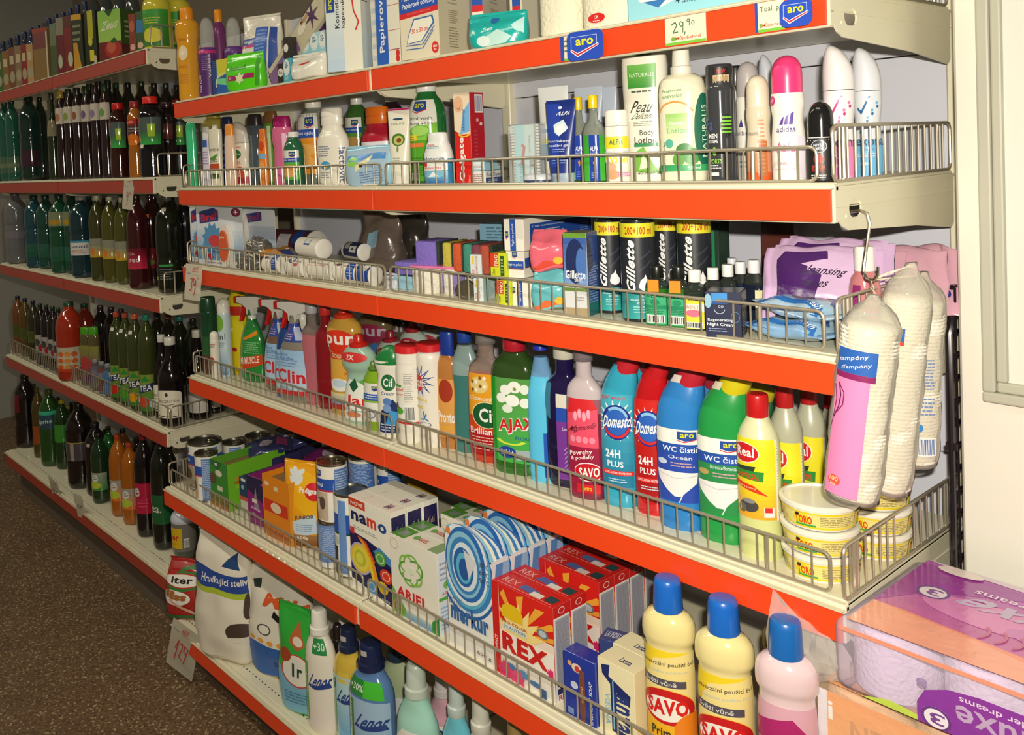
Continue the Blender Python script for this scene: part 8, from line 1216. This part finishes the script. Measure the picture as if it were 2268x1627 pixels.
D('L5', 346, 955, 34, 0.130, 'pet', '101010', '1c1c1c', [], 'black bottle in the second row of the bottom drinks shelf')
P, H = place('L5', 408, 1130, .07); t = thing('drink_pack', 'silver grey drink bottle in clear wrap with yellow label', 'drink', P, R(40)); r = .042
L_ = Loft([(0, r*.7, r*.7), (.02, r*.9, r*.9), (.05, r, r), (H*.8, r, r), (H*.84, r*1.04, r*1.04), (H*.95, r*.9, r*.9), (H, r*.7, r*.7)]); obj('body', L_.mesh([.22, .8]), [mat('pet', '4c5448'), mat('plastic', '77726c'), mat('film', 'c8ccd8')], t)
obj('label', decal([['r', 0, 0, 1, 1, 'd8b41c'], ['t', 'er', .5, .5, .6, .24, 'c83420', 0, 1.4], ['l', .1, .1, .6, .3, 3, 'c88c1c']], .05, H*.42, L_.wrap(H*.3, H*.72, R(-20)), .006, 0), mat('card', 'attr'), t, smooth='all')
obj('label', decal([['b', 0, 0, 1, 1, '555']], .018, .03, L_.wrap(H*.32, H*.5, R(34)), .006, 0), mat('card', 'attr'), t, smooth='all')
D('L5', 440, 1080, 34, 0.115, 'pet', '2c6c2c', '2c6c2c', [(.1, .6, 1, [['r', 0, 0, .5, 1, 'b8a424']])], 'green and yellow bottle behind the silver wrapped one')

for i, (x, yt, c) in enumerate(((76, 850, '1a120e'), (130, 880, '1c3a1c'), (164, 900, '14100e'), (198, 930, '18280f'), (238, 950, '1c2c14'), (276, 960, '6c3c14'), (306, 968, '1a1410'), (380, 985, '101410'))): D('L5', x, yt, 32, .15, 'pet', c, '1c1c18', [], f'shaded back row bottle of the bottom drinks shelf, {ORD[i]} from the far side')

# ---------------------------------------------------------------- settle: neighbours on a shelf may touch but not run into each other
bpy.context.view_layer.update()
IT = []
for o in C.objects:
    if o.parent is None and o.get('category') and o.name.split('.')[0] in ('bottle', 'drink_bottle', 'carton', 'food_can', 'cream_tube', 'hair_mousse', 'spray_bottle', 'toilet_cleaner', 'shaving_foam_can', 'washing_powder_box', 'soap_bar', 'soap_block', 'juice_carton', 'pouch', 'paste_tub', 'drink_pack') and abs(o.rotation_euler.x) < 1e-4:
        P_ = [c.matrix_basis @ Vector(b) for c in o.children if c.type == 'MESH' and c.name.split('.')[0] in ('body', 'cap', 'lid', 'wavy_front') for b in c.bound_box]
        if not P_: continue
        lo = [min(p[i] for p in P_) for i in range(3)]; hi = [max(p[i] for p in P_) for i in range(3)]; k = .9 if o.name[:4] in ('bott', 'drin', 'food', 'past', 'pouc') else 1
        IT.append(dict(o=o, c=((lo[0]+hi[0])/2, (lo[1]+hi[1])/2), h=((hi[0]-lo[0])/2*k, (hi[1]-lo[1])/2*k), z=(o.location.z+lo[2], o.location.z+hi[2]), lim=.02 if o.location.y < (.13 if o.location.x > LXR else .07) else .1, y0=o.location.copy()))
        if o.name.startswith('carton'): IT[-1]['lim'] = .006
def rect(t):
    a = t['o'].rotation_euler.z; u = (math.cos(a), math.sin(a)); v = (-u[1], u[0]); l = t['o'].location
    return (l.x+u[0]*t['c'][0]+v[0]*t['c'][1], l.y+u[1]*t['c'][0]+v[1]*t['c'][1]), u, v, t['h']
def penetration(A, B_):
    (ca, ua, va, ha), (cb, ub, vb, hb) = A, B_; d = (cb[0]-ca[0], cb[1]-ca[1]); best = 1e9
    for ax in (ua, va, ub, vb):
        ra = sum(h*abs(ax[0]*w_[0]+ax[1]*w_[1]) for h, w_ in zip(ha, (ua, va))); rb = sum(h*abs(ax[0]*w_[0]+ax[1]*w_[1]) for h, w_ in zip(hb, (ub, vb)))
        p = ra+rb-abs(d[0]*ax[0]+d[1]*ax[1])
        if p <= 0: return 0
        best = min(best, p)
    return best
for _ in range(60):
    moved = 0
    for i, a in enumerate(IT):
        for b in IT[i+1:]:
            if a['z'][0] > b['z'][1]-.004 or b['z'][0] > a['z'][1]-.004 or (a['o'].location-b['o'].location).length > .4: continue
            p = penetration(rect(a), rect(b))
            if p > .0008:
                f, g = (a, b) if a['y0'].y-.5*a['y0'].x < b['y0'].y-.5*b['y0'].x else (b, a)
                d = (g['o'].location-EYE); d.z = 0; d.normalize()
                lim = BACK-g['h'][1]-.006
                if g['o'].location.y < lim and (g['o'].location-g['y0']).length < g['lim']: g['o'].location += d*min(p*.7+.0004, .01); moved += 1
    if not moved: break

# ---------------------------------------------------------------- groups of repeats
SN = {'A': 'top household shelf', 'B': 'second household shelf', 'C': 'third household shelf', 'D': 'fourth household shelf', 'E': 'fifth household shelf', 'F': 'bottom household shelf',
      'L1': 'top drinks shelf', 'L2': 'second drinks shelf', 'L3': 'third drinks shelf', 'L4': 'fourth drinks shelf', 'L5': 'bottom drinks shelf'}
GR = [('white and navy washing', 'white and navy washing powder boxes'), ('green flower loops', 'green flower washing powder boxes'), ('blue swirl washing', 'blue swirl washing powder boxes'), ('red washing powder', 'red washing powder boxes'),
      ('shaving foam can', 'black shaving foam cans'), ('lotion bottle with', 'small lotion bottles'), ('toilet cleaner', 'angled neck toilet cleaners'), ('cleaning cream bottle with red', 'red capped cleaning cream bottles'), ('paste tub', 'cream paste tubs'),
      ('cotton pads', 'bags of cotton pads'), ('softener', 'fabric softener bottles'), ('floor cleaner bottle with cream shoulder', 'yellow floor cleaner bottles'), ('spirit bottle', 'dark green spirit bottles'), ('cat food pouch', 'loose cat food pouches'),
      ('shaded cat food box', 'cat food boxes'), ('tampon box', 'tampon boxes'), ('hair mousse', 'hair mousse cans'), ('napkin pack', 'napkin packs'), ('kitchen sponge', 'kitchen sponges'), ('purple sponge', 'purple sponges'), ('wipes pack', 'wipes packs'),
      ('bin bags', 'bag rolls'), ('bag roll', 'bag rolls'), ('blister', 'toilet block cards'), ('toilet block', 'toilet block cards'), ('baking paper', 'baking paper boxes'), ('freezer bag', 'freezer bag boxes'), ('foil box', 'foil boxes'), ('trigger spray', 'trigger sprays'),
      ('dish liquid', 'dish liquid bottles'), ('powder can', 'scouring powder cans'), ('laundry soap', 'laundry soap blocks'), ('pet food can', 'pet food cans'), ('lidded can', 'pet food cans'), ('wrapped in', ''), ('hand cream tube', 'hand cream tubes'),
      ('slant-top deodorant', 'slant top deodorants'), ('tooth powder', 'tooth powder boxes'), ('toothpaste carton', 'toothpaste cartons'), ('bath sponge', 'wrapped bath sponges'), ('soap bottle', 'liquid soap bottles'), ('body milk', 'body milk bottles'),
      ('body lotion', 'body lotion bottles'), ('price tag', 'price tags on the top strip'), ('shelf sign', 'blue shelf signs'), ('card', None)]
for o in [o for o in C.objects if o.parent is None and o.get('category')]:
    lb = o['label']; g = None; c = o['category']
    near = min(SZ, key=lambda k: abs(SZ[k]-o.location.z)+(5 if (k[0] == 'L') != (o.location.x < -1.03) else 0))
    if c == 'drink': g = ('juice cartons' if o.name.startswith('juice') else 'drink bottles')+' on the '+SN[near]
    elif c == 'shelf': g = 'metal shelves'
    elif c == 'shelf fence': g = 'wire fences'
    elif c == 'price card': g = 'hanging price cards'
    else:
        for k, v in GR:
            if v and k in lb: g = v; break
    if g: o['group'] = g
